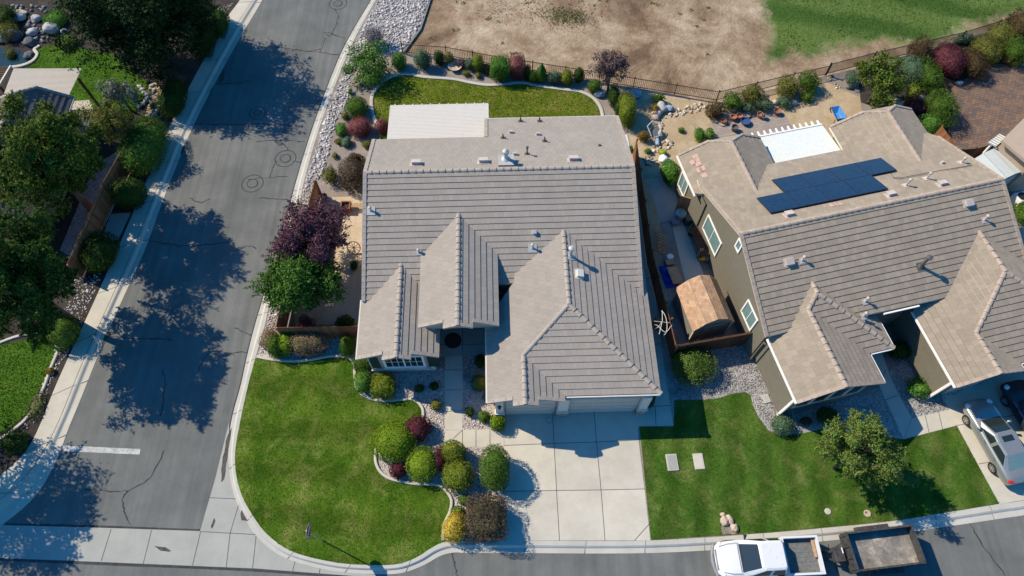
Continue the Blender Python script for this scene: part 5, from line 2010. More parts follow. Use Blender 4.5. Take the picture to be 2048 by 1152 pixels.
for k in range(12):
    u_ = ua + .1 + (ub - ua - .2) * k / 11
    mb = MB()
    p, q = F2.w(u_, vb + .09, 2.62), F2.w(u_, vb + .5, 2.58)
    s = F2.e * 0.035
    mb.mesh([p - s + Vector((0, 0, -.1)), p + s + Vector((0, 0, -.1)), p + s + Vector((0, 0, .09)), p - s + Vector((0, 0, .09)), q - s + Vector((0, 0, .0)), q + s, q + s + Vector((0, 0, .09)), q - s + Vector((0, 0, .09))], [(0, 3, 2, 1), (4, 5, 6, 7), (0, 1, 5, 4), (3, 7, 6, 2), (1, 2, 6, 5), (0, 4, 7, 3)])
    mb.build('rafter_tail', 'trim_white', cv)
for u_ in (ua + .3, ub - .3):
    mb = MB()
    mb.box(F2.w(u_, vb - .1, 1.28), (0.11, 0.11, 2.56), YAW2)
    mb.build('post', 'trim_white', cv)
# solar panels in two staggered rows on the rear slope
up = [H2.at(x, y, n2R) for x, y in ((1540, 363), (1759, 322), (1797, 345), (1568, 389))]
lo = [H2.at(x, y, n2R) for x, y in ((1508, 399), (1741, 356), (1777, 382), (1542, 430))]
nn_ = H2.norm(n2R)
R2_ = H2.rot(n2R)
for row, n in ((up, 4), (lo, 4)):
    a = (row[0] + row[3]) / 2
    b = (row[1] + row[2]) / 2
    ua, va = F2.uv(a)
    ub, vb = F2.uv(b)
    ht = ((row[0] - row[3]).length + (row[1] - row[2]).length) / 2
    for k in range(n):
        uu = ua + (ub - ua) * (k + .5) / n
        vv = (va + vb) / 2
        c = o2(uu, vv, n2R) + nn_ * 0.15
        w_ = abs(ub - ua) / n - 0.014
        mb = MB()
        mb.box(c, (w_, min(ht, 1.7) - 0.014, 0.04), mat=R2_)
        p = mb.build('solar_panel', 'black_metal', h2)
        mb = MB()
        mb.box(c + nn_ * 0.012, (w_ - .03, min(ht, 1.7) - 0.045, 0.03), mat=R2_)
        mb.build('cells', 'solar_cells', p)
# fittings
for x, y, pl in ((1578, 431, n2R), (1781, 391, n2R), (1884, 370, n2R), (1935, 407, n2F), (1577, 524, n2F)):
    H2.box_vent(x, y, pl, (0.42, 0.32, 0.15), 'vent_paint')
for x, y, pl, h in ((1811, 372, n2R, .55), (1852, 358, n2R, .5), (1922, 326, n2R, .4), (1604, 521, n2F, .35), (1730, 603, n2F, .35), (1968, 440, n2F, .35), (1727, 632, w1[2], .3)):
    H2.pipe(x, y, pl, h, 0.05, 0.36, 'vent_paint', True, 'vent_paint')
H2.pipe(1840, 533, n2F, 0.95, 0.09, 0.45, 'pipe_dark', True)
H2.box_vent(1884, 328, n2R, (0.16, 0.16, 0.1), 'vent_paint')
mb = MB()
cp = [(1781, 350), (1786, 358), (1798, 359), (1840, 351), (1943, 333)]
mb.tube([H2.at(x, y, n2R) + nn_ * 0.1 for x, y in cp], 0.022, 6)
mb.build('conduit', 'pipe_dark', H2.roof_o)
# replaced pink tiles
for pl, cells in ((k1[0], [(1391, 314), (1386, 325), (1397, 328), (1399, 340), (1405, 338), (1409, 352), (1394, 320), (1416, 366), (1411, 360)]), (n2R, [(1664, 411), (1672, 409), (1679, 408)])):
    mb = MB()
    nrm_ = H2.norm(pl)
    for x, y in cells:
        mb.box(H2.at(x, y, pl) + nrm_ * 0.045, (0.34, 0.34, 0.02), mat=H2.rot(pl))
    mb.build('replaced_tiles', 'pink_tile', H2.roof_o)

# ------------------------------------------------------------------ house at the left, mostly behind trees
h3 = thing('house', 'dark tiled house corner behind the trees at the left edge', 'house', G(20, 260), math.radians(-8))
F3 = Frame((G(25, 185, 4.4).x, G(25, 185, 4.4).y), 0.0)
H3 = House(F3, h3, dict(tile='tile_left', fascia='trim_light', cap='cap_house', gutter='trim_light'))
p0, p1, p2, p3, p4 = G(25, 186, 4.3), G(73, 174, 4.3), G(146, 194, 3.0), G(95, 330, 3.0), G(-20, 420, 4.3)
# right slope: plane through p1, p2, p3
nrm3 = (p2 - p1).cross(p3 - p2).normalized()
if nrm3.z < 0:
    nrm3 = -nrm3
pl3 = (None, -nrm3.x / nrm3.z, -nrm3.y / nrm3.z)
u_, v_ = F3.uv(p1)
pl3 = (4.3 - pl3[1] * u_ - pl3[2] * v_, pl3[1], pl3[2])
P3 = [F3.on(x, y, pl3) for x, y in ((26, 187), (73, 174), (146, 194), (95, 330), (20, 470), (-60, 420))]
H3.roof(pl3, P3, 0.36)
lz = [G(26, 187, 4.3), G(-60, 230, 3.2), G(-200, 420, 3.2), G(-60, 420, 4.3)]
tiles(H3.tiles, lz, Vector((-0.8, 0.3, -0.3)), 0.36)
bz = [G(26, 187, 4.3), G(73, 174, 4.3), G(60, 168, 4.1), G(-20, 205, 3.4)]
caps(H3.caps, P3[0], P3[1], 0.15)
caps(H3.caps, G(26, 187, 4.3), G(-20, 205, 3.5), 0.15)
caps(H3.caps, P3[0], P3[5], 0.14)
rake(H3.rake, P3[1], P3[2], -Vector((0.3, 1, 0)), 0.18)
H3.gutter(P3[2], P3[3], Vector((1, 0.3, 0)))
H3.finish()
mb = MB()
q2, q3 = P3[2] + Vector((-.5, -.3, 0)), P3[3] + Vector((-.5, 0.1, 0))
q4, q1 = P3[4] + Vector((-.5, .1, 0)), P3[1] + Vector((0, -.4, 0))
wall_loop(mb, [(q1.x, q1.y, 4.0), (q2.x, q2.y, 2.8), (q3.x, q3.y, 2.8), (q4.x, q4.y, 2.8), (q4.x - 6, q4.y - 1, 2.8), (q1.x - 6, q1.y - 3, 3.6)])
mb.build('wall', 'stucco_right', h3)
mb = MB()
c4 = [G(27, 137, 2.75), G(163, 137, 2.75), G(138, 190, 2.95), G(8, 187, 2.95)]
nn = 22
for i in range(nn):
    a, b, c, d = [c4[0].lerp(c4[3], i / nn), c4[1].lerp(c4[2], i / nn), c4[1].lerp(c4[2], (i + .8) / nn), c4[0].lerp(c4[3], (i + .8) / nn)]
    e, f = c4[1].lerp(c4[2], (i + 1) / nn), c4[0].lerp(c4[3], (i + 1) / nn)
    dz = Vector((0, 0, 0.03))
    mb.poly([a, d, c, b])
    mb.poly([d, d - dz, c - dz, c])
    mb.poly([d - dz, f - dz, e - dz, c - dz])
pc3 = thing('patio_cover', 'tan ribbed patio cover over the lawn at upper left', 'patio cover', G(95, 190))
mb.build('cover_panel', 'cover_tan', pc3)
for x, y in ((157, 158), (32, 150)):
    p = G(x, y, 2.7)
    mb = MB()
    mb.box((p.x, p.y, 1.35), (0.14, 0.14, 2.7))
    mb.build('post', 'fence_wood_dark', pc3)
pc4 = thing('patio_cover', 'small brown slatted shade roof at the left edge by the pond', 'patio cover', G(0, 165))
mb = MB()
c4 = [G(-30, 134, 2.6), G(22, 132, 2.6), G(-2, 172, 2.6), G(-50, 172, 2.6)]
for i in range(9):
    mb.bar(c4[0].lerp(c4[3], (i + .5) / 9), c4[1].lerp(c4[2], (i + .5) / 9), 0.12, 0.05)
mb.build('slats', 'fence_wood_dark', pc4)
mb = MB()
mb.bar(c4[1], c4[2], 0.1, 0.14)
mb.build('edge_beam', 'trim_light', pc4)
mb = MB()
p = c4[2]
mb.box((p.x, p.y, 1.28), (0.12, 0.12, 2.5))
mb.build('post', 'fence_wood_dark', pc4)

# ------------------------------------------------------------------ house at the right edge
h4 = thing('house', 'beige stucco house corner at the right edge behind the pale shed', 'house', G(2060, 330), 0)
mb = MB()
r4 = [G(2004, 280, 3.2), G(2050, 234, 3.2), G(2300, 160, 3.2), G(2400, 300, 3.2), G(2062, 330, 3.2)]
mb.poly(r4)
mb.poly([p - Vector((0, 0, 0.2)) for p in r4[::-1]])
for i in range(5):
    a, b = r4[i], r4[(i + 1) % 5]
    mb.poly([a - Vector((0, 0, .2)), b - Vector((0, 0, .2)), b, a])
mb.build('roof', 'stucco_right', h4)
mb = MB()
wall_loop(mb, [((p.x * 0.97 + r4[2].x * 0.03), p.y * .97 + r4[2].y * .03, 3.0) for p in r4])
mb.build('wall', 'stucco_right', h4)
mb = MB()
for i in range(6):
    a, b = G(1977 + 4 * i, 284 - 3 * i, 2.4), G(1992 + 4 * i, 292 - 3 * i, 2.4)
    mb.bar(a, b, 0.07, 0.12)
sl = thing('pergola', 'little white slatted pergola corner beside the paver patio', 'pergola', G(1990, 290))
mb.build('slats', 'trim_white', sl)
for x, y in ((1984, 288), (2008, 275)):
    mb = MB()
    p = G(x, y, 2.35)
    mb.box((p.x, p.y, 1.17), (0.1, 0.1, 2.35))
    mb.build('post', 'trim_white', sl)

# ------------------------------------------------------------------ sheds
def gambrel_shed(loc, rz, w, d, zw, zk, zr, name, label, roofm, wallm, kx=0.32, base=0.0):
    t = thing(name, label, 'shed', loc, rz)
    M = MW[t]
    T = lambda x, y, z: M @ Vector((x, y, z))
    prof = [(-w / 2, zw), (-w * kx, zk), (0, zr), (w * kx, zk), (w / 2, zw)]
    mb = MB()
    for y in (-d / 2, d / 2):
        mb.poly([T(-w / 2, y, base), T(w / 2, y, base)] + [T(x, y, z) for x, z in prof[::-1]])
    for x in (-w / 2, w / 2):
        mb.poly([T(x, -d / 2, base), T(x, d / 2, base), T(x, d / 2, zw), T(x, -d / 2, zw)])
    mb.build('wall', wallm, t)
    mb = MB()
    o = 0.1
    pr = [(-w / 2 - .1, zw - .06)] + prof[1:4] + [(w / 2 + .1, zw - .06)]
    for (x0, z0), (x1, z1) in zip(pr, pr[1:]):
        a, b = Vector((x0, z0)), Vector((x1, z1))
        L = (b - a).length
        n = max(2, int(L / 0.16))
        hi, lo_ = (b, a) if b.y > a.y else (a, b)
        nv = Vector((-(hi - lo_).y, (hi - lo_).x)).normalized()
        if nv.y < 0:
            nv = -nv
        for i in range(n):
            p, q = lo_.lerp(hi, i / n), lo_.lerp(hi, (i + 1) / n)
            p2, q2 = p + nv * 0.045, q + nv * 0.03
            mb.poly([T(p2.x, -d / 2 - o, p2.y), T(p2.x, d / 2 + o, p2.y), T(q2.x, d / 2 + o, q2.y), T(q2.x, -d / 2 - o, q2.y)], [(0, i), (d + 2 * o, i), (d + 2 * o, i + .95), (0, i + .95)])
            p3_ = p + nv * 0.028
            mb.poly([T(p3_.x, -d / 2 - o, p3_.y), T(p3_.x, d / 2 + o, p3_.y), T(p2.x, d / 2 + o, p2.y), T(p2.x, -d / 2 - o, p2.y)], [(0, i), (d, i), (d, i + .1), (0, i + .1)])
        for y in (-d / 2 - o, d / 2 + o):
            mb.poly([T(a.x, y, a.y - .03), T(b.x, y, b.y - .03), T(b.x, y, b.y + .035), T(a.x, y, a.y + .035)])
        mb.poly([T(a.x, -d / 2 - o, a.y - .03), T(a.x, d / 2 + o, a.y - .03), T(b.x, d / 2 + o, b.y - .03), T(b.x, -d / 2 - o, b.y - .03)])
    mb.build('roof', roofm, t)
    return t, T


sh, T = gambrel_shed((11.42, 18.2, 0), math.radians(13.5), 2.35, 2.75, 1.75, 2.45, 2.75, 'garden_shed', 'barn roofed garden shed with orange shingles in the side yard', 'shingle_shed', 'orange_shed_wall', 0.27)
mb = MB()
for y in (-1.40, ):
    for x0, x1 in ((-0.6, 0.6),):
        mb.box(T(0, y, 0.95), (1.2, 0.05, 1.85), math.radians(13.5))
        mb.box(T(0, y - .03, 1.9), (1.3, 0.05, 0.08), math.radians(13.5))
        mb.box(T(0, y - .03, 1.0), (0.04, 0.05, 1.8), math.radians(13.5))
mb.build('door', 'orange_shed_wall', sh)
for x in (-1.17, 1.17):
    mb = MB()
    mb.box(T(x, -1.4, 0.9), (0.07, 0.07, 1.75), math.radians(13.5))
    mb.build('corner_trim', 'trim_cream', sh)

pv = [G(*q, 2.0) for q in ((1962, 328), (1982, 302), (2020, 295), (2048, 325), (2010, 356))]
vs, T = gambrel_shed((32.35, 28.55, 0), math.radians(23), 2.1, 2.0, 1.75, 2.0, 2.12, 'storage_shed', 'pale grey vinyl storage shed behind the neighbouring house', 'vinyl_shed', 'vinyl_shed', 0.30)
mb = MB()
mb.box(T(0, -1.03, 0.88), (1.3, 0.05, 1.65), math.radians(23))
mb.box(T(0, -1.06, 0.88), (0.03, 0.05, 1.6), math.radians(23))
mb.build('door', 'vinyl_shed', vs)

# ------------------------------------------------------------------ fences
def board_fence(name, label, pts, h, mat, cat='fence', bay=2.4, cap=False, group=None):
    """boards on rails and posts along world points"""
    pts = [Vector((p[0], p[1], 0)) for p in pts]
    t = thing(name, label, cat, pts[0], 0, group)
    for a, b in zip(pts, pts[1:]):
        L = (b - a).length
        n = max(1, round(L / bay))
        d = (b - a).normalized()
        s = Vector((-d.y, d.x, 0))
        rz = math.atan2(d.y, d.x)
        for k in range(n):
            p, q = a.lerp(b, k / n), a.lerp(b, (k + 1) / n)
            mb = MB()
            l = (q - p).length
            m = max(1, int(l / 0.145))
            for i in range(m):
                c = p + d * (l * (i + .5) / m)
                hh = h + random.uniform(-.012, .012)
                mb.box(c + s * random.uniform(-.004, .004) + Vector((0, 0, hh / 2 + .03)), (l / m - .008, 0.02, hh - .06), rz)
            for z in (0.35, h - .3):
                mb.box((p + q) / 2 + s * 0.035 + Vector((0, 0, z)), (l, 0.04, 0.09), rz)
            if cap:
                mb.box((p + q) / 2 + Vector((0, 0, h + .02)), (l, 0.12, 0.035), rz)
            mb.build('board_panel', mat, t)
        for k in range(n + 1):
            mb = MB()
            mb.box(a.lerp(b, k / n) + s * 0.06 + Vector((0, 0, h / 2)), (0.09, 0.09, h + .04), rz)
            mb.build('post', mat, t)
    return t


gz = 1.75
board_fence('wooden_fence', 'long red brown board fence between the two house lots', [G(*q, gz) for q in ((1273, 278), (1290, 400), (1304, 500), (1331, 606), (1353, 692))], gz, 'fence_wood')
board_fence('wooden_fence', 'weathered board fence with pale cap in front of the garden shed', [G(*q, gz) for q in ((1354, 692), (1508, 665))], gz, 'fence_wood_dark', cap=True)
board_fence('wooden_gate', 'short board gate beside the garage wall under the aerial', [G(*q, gz) for q in ((1312, 637), (1345, 638))], gz, 'fence_wood', 'gate')
board_fence('wooden_fence', 'board fence behind the clipped shrubs left of the front window', [G(*q, gz) for q in ((551, 655), (716, 652))], gz, 'fence_wood')
board_fence('wooden_fence', 'board fence along the street under the plum tree', [G(*q, gz) for q in ((629, 360), (600, 470), (566, 590), (551, 655))], gz, 'fence_wood_light')
board_fence('wooden_fence', 'sunlit board fence beside the hedges along the left pavement', [G(*q, gz) for q in ((300, 240), (242, 302), (205, 365), (155, 480), (133, 530))], gz, 'fence_wood_warm')
board_fence('wooden_fence', 'dark board fence with rails in front of the pale shed', [G(*q, gz) for q in ((1905, 300), (1955, 297), (2024, 276))], gz, 'fence_wood_dark')
board_fence('wooden_fence', 'orange board fence end beside the paver patio shrubs', [G(*q, gz) for q in ((1884, 252), (1918, 300))], gz, 'fence_wood')
board_fence('wooden_fence', 'short dark fence run behind the right rear gable', [G(*q, gz) for q in ((1919, 304), (1946, 326))], gz, 'fence_wood')


def iron_fence(label, pts, h, mat, bay=2.6, step=0.13, name='iron_fence'):
    pts = [Vector((p[0], p[1], 0)) for p in pts]
    t = thing(name, label, 'fence', pts[0])
    first = True
    for a, b in zip(pts, pts[1:]):
        L = (b - a).length
        n = max(1, round(L / bay))
        d = (b - a).normalized()
        rz = math.atan2(d.y, d.x)
        for k in range(n):
            p, q = a.lerp(b, k / n), a.lerp(b, (k + 1) / n)
            mb = MB()
            for z in (0.12, h - .08):
                mb.box((p + q) / 2 + Vector((0, 0, z)), ((q - p).length, 0.035, 0.04), rz)
            m = int((q - p).length / step)
            for i in range(1, m):
                mb.box(p.lerp(q, i / m) + Vector((0, 0, h / 2 + .02)), (0.022, 0.022, h - .12), rz)
            mb.build('picket_panel', mat, t)
        for k in range(0 if first else 1, n + 1):
            mb = MB()
            mb.box(a.lerp(b, k / n) + Vector((0, 0, h / 2)), (0.065, 0.065, h + .06), rz)
            mb.box(a.lerp(b, k / n) + Vector((0, 0, h + .04)), (0.09, 0.09, 0.03), rz)
            mb.build('post', mat, t)
        first = False
    return t


iron_fence('long bronze picket fence between the back lawn and the bare field', [G(*q) for q in ((806, 107), (893, 113), (1000, 133), (1130, 153), (1266, 175), (1432, 202))], 1.0, 'bronze_metal')
iron_fence('dark picket fence rising along the turf at upper right', [G(*q) for q in ((1432, 202), (1580, 166), (1652, 150))], 1.0, 'bronze_metal')
iron_fence('black mesh fence beside the dark shrubs at upper right', [G(*q) for q in ((1650, 150), (1740, 127), (1830, 106), (1915, 86), (1985, 64), (2060, 42))], 1.15, 'black_metal', 3.0, 0.10)

# ------------------------------------------------------------------ clipped shrubs of the front garden
G_FRONT = 'clipped shrubs in the front garden'
for a in (
    (787, 883, 88, 80, 'dome', 'largest bright green dome shrub at the lawn edge', 1.35, 'dome'),
    (835, 855, 53, 50, 'burgundy', 'round burgundy shrub above the largest green dome', 1.1, 'dome'),
    (845, 929, 66, 70, 'dome', 'second green dome shrub between two burgundy shrubs', 1.2, 'dome'),
    (795, 940, 34, 34, 'burgundy', 'small burgundy shrub wedged below the two green domes', 0.8, 'dome'),
    (880, 918, 24, 56, 'burgundy', 'narrow burgundy strip of a shrub beside the second green dome', 0.95, 'oval'),
    (907, 905, 50, 46, 'yellowgreen', 'olive green round shrub beside the walk corner, behind the golden green one', 1.3, 'dome'),
    (914, 951, 62, 60, 'yellowgreen', 'golden green round shrub at the end of the dome cluster', 1.4, 'dome'),
    (990, 935, 56, 82, 'green', 'tall oval green shrub standing alone by the driveway', 1.95, 'oval'),
    (929, 1000, 24, 22, 'green', 'little green shrub above the maroon block', 0.5, 'dome'),
    (917, 1022, 28, 20, 'green', 'low green shrub just behind the yellow bush', 0.5, 'dome'),
    (910, 1056, 50, 58, 'yellow', 'bright yellow bush at the kerb beside the driveway', 1.1, 'dome'),
    (972, 1037, 78, 88, 'mottled', 'big squared maroon and green bush at the driveway foot', 1.55, 'box'),
    (995, 845, 30, 32, 'dome', 'squared green ball shrub next to the single garage door', 0.9, 'box'),
    (968, 833, 25, 24, 'green', 'small green shrub left of the squared ball by the garage', 0.6, 'dome'),
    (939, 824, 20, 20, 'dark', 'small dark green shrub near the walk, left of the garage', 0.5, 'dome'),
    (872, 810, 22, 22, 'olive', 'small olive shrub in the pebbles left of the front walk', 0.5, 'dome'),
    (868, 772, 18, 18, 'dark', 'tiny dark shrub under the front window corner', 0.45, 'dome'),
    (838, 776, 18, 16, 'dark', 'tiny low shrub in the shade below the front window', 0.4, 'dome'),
    (725, 763, 38, 46, 'bright', 'light green clipped ball left of the front window', 0.95, 'dome'),
    (765, 771, 46, 50, 'yellowgreen', 'yellowish clipped ball beneath the front window', 1.0, 'box'),
    (724, 728, 44, 34, 'green', 'half hidden green shrub under the left eave corner', 0.9, 'dome'),
    (540, 679, 40, 42, 'pinkgreen', 'pinkish loose ball shrub at the kerb corner of the bed', 0.9, 'dome'),
    (551, 694, 25, 42, 'green', 'slim upright green shrub in front of the pinkish ball', 1.3, 'oval'),
    (573, 687, 32, 46, 'dome', 'upright bright green shrub beside the slim one', 1.2, 'oval'),
    (618, 684, 76, 56, 'pinkgreen', 'broad mottled pink shrub before the board fence', 1.25, 'oval'),
    (693, 688, 36, 50, 'green', 'pointed green cone shrub near the left wing', 1.6, 'cone'),
    (690, 643, 36, 26, 'dark', 'dark green ball behind the board fence', 0.9, 'dome'),
    (612, 650, 34, 44, 'red', 'rosy vase shaped shrub just behind the board fence', 1.5, 'loose'),
    (985, 790, 40, 30, 'dark', 'low dark shrub beside the garage side wall', 0.6, 'wild'),
    (958, 765, 26, 34, 'olive', 'olive shrub against the garage side wall by the walk', 0.9, 'dome'),
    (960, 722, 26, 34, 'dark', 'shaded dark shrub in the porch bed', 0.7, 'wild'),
    (1294, 800, 30, 26, 'dark', 'dark shrub at the right corner of the double garage', 1.0, 'oval'),
):
    shrub(a[0], a[1], a[2], a[3], a[4], a[5], a[6], a[7], 0.075, group=G_FRONT, amp=0.05 if a[4] == 'dome' else 0.08 if a[4] in ('green', 'bright') else 0.11, fuzz=0.03 if a[4] == 'dome' else 0.07)

# ------------------------------------------------------------------ the back garden of the main house
G_BACK = 'shrubs along the back fence'
sprigs(746, 74, 58, 50, 1.5, 'lilac', 'greyish lilac flowering bush on the rock verge', 60, 0.10, 46)
tree(732, 128, 92, 104, 2.9, 'bright', 'large leafy bright green bush at the corner by the street', 0.06, 0.16, 34, 130, zc=1.35, bare=0.02, name='large_bush', cat='shrub', lr=0.34)
for a in (
    (798, 122, 28, 34, 'bright', 'round green shrub right of the large corner bush', 1.3, 'dome'),
    (845, 119, 36, 34, 'bluegreen', 'pale grey green shrub on a short stem casting a round shadow', 1.5, 'dome'),
    (878, 116, 20, 26, 'dark', 'small dark egg shaped shrub by the fence', 1.1, 'oval'),
    (898, 117, 18, 24, 'olive', 'thin olive shrub beside a fence post', 0.9, 'wild'),
    (921, 126, 24, 20, 'plumgrey', 'greyish low shrub right of the stone basin', 0.6, 'wild'),
    (939, 128, 18, 22, 'bluegreen', 'small blue green ball left of the lime one', 0.8, 'dome'),
    (956, 126, 22, 30, 'yellowgreen', 'lime green egg shrub before a fence post', 1.2, 'oval'),
    (932, 146, 18, 14, 'olive', 'small yellow green tuft near the curved edging', 0.4, 'wild'),
    (957, 150, 13, 14, 'olive', 'tiny olive tuft in the bark bed', 0.4, 'wild'),
    (975, 137, 16, 22, 'brownred', 'brownish low shrub left of the big green block', 0.7, 'wild'),
    (1000, 136, 40, 46, 'bright', 'big clipped green shrub beside the rosy one at the fence', 1.8, 'box'),
    (1035, 133, 30, 44, 'red', 'squared rosy red shrub at the fence', 1.7, 'box'),
    (1054, 145, 14, 28, 'dark', 'dark narrow shrub right of the rosy one', 1.0, 'oval'),
    (1066, 153, 22, 24, 'green', 'round light green shrub in front of the pointed one', 0.9, 'dome'),
    (1083, 144, 26, 38, 'bright', 'pointed bright green shrub at the fence', 1.6, 'cone'),
    (1109, 155, 32, 24, 'bluegreen', 'wide flattened dark sage shrub', 1.0, 'dome'),
    (1134, 155, 24, 30, 'yellowgreen', 'lime green ball right of the flattened sage shrub', 1.1, 'dome'),
    (1158, 150, 22, 28, 'dark', 'deep green ball left of the plum tree', 1.1, 'dome'),
    (1189, 173, 28, 26, 'green', 'dark clipped shrub below the plum tree', 1.0, 'dome'),
    (1228, 192, 22, 42, 'dark', 'tall dark shrub behind the yellow green hedge', 1.3, 'oval'),
    (1237, 218, 14, 26, 'dark', 'small dark shrub tucked left of the hedge', 1.0, 'oval'),
    (1254, 219, 34, 82, 'yellowgreen', 'tall yellow green hedge shrub at the house corner', 1.9, 'box'),
    (712, 214, 44, 42, 'green', 'rounded green shrub left of the curved edging', 1.1, 'dome'),
    (719, 254, 46, 40, 'red', 'larger dusty red shrub beside the patio cover', 1.1, 'dome'),
    (764, 252, 28, 28, 'red', 'smaller dusty red shrub against the patio cover', 0.9, 'dome'),
    (682, 259, 22, 26, 'bright', 'small light green shrub in the verge bed', 0.6, 'dome'),
    (692, 284, 20, 20, 'bluegreen', 'small grey green ball in the verge bed', 0.5, 'dome'),
    (677, 283, 16, 14, 'olive', 'tiny olive tuft next to the grey green ball', 0.35, 'wild'),
    (736, 289, 22, 18, 'olive', 'small olive shrub at the rear roof corner', 0.6, 'dome'),
    (670, 311, 13, 13, 'olive', 'tiny tuft on the weed matting', 0.3, 'wild'),
    (660, 350, 30, 38, 'olive', 'light olive loose shrub next to the dark maroon one', 1.0, 'wild'),
    (704, 345, 62, 72, 'mottled', 'large dark maroon shrub beside the left roof edge', 1.7, 'loose'),
    (712, 320, 36, 30, 'brownred', 'brown leaved shrub behind the large maroon one', 1.3, 'loose'),
    (690, 232, 16, 16, 'olive', 'tiny green tuft by the rock verge', 0.4, 'wild'),
    (700, 183, 10, 14, 'bright', 'tiny bright tuft below the corner bush', 0.4, 'wild'),
    (708, 530, 14, 20, 'dark', 'small dark shrub at the left wall below the plum tree', 0.6, 'dome'),
):
    shrub(a[0], a[1], a[2], a[3], a[4], a[5], a[6], a[7], 0.085 if a[7] in ('wild', 'loose') else 0.075, group=G_BACK, amp=0.07)
tree(1221, 134, 88, 76, 3.6, 'plumgrey', 'purple grey leaved plum tree at the back fence', 0.09, 0.13, 46, 110, zc=2.2, base=G(1216, 186), bare=0.28, lr=0.26)
tree(622, 474, 172, 165, 5.0, 'plum', 'purple leaved plum tree beside the street', 0.11, 0.11, 84, 430, zc=3.1, bare=0.22, lr=0.22, spiky=0.6)
tree(601, 562, 172, 140, 4.3, 'maple', 'dense green maple in front of the purple plum', 0.11, 0.13, 84, 420, zc=2.8, bare=0.2, lr=0.26, spiky=0.5)

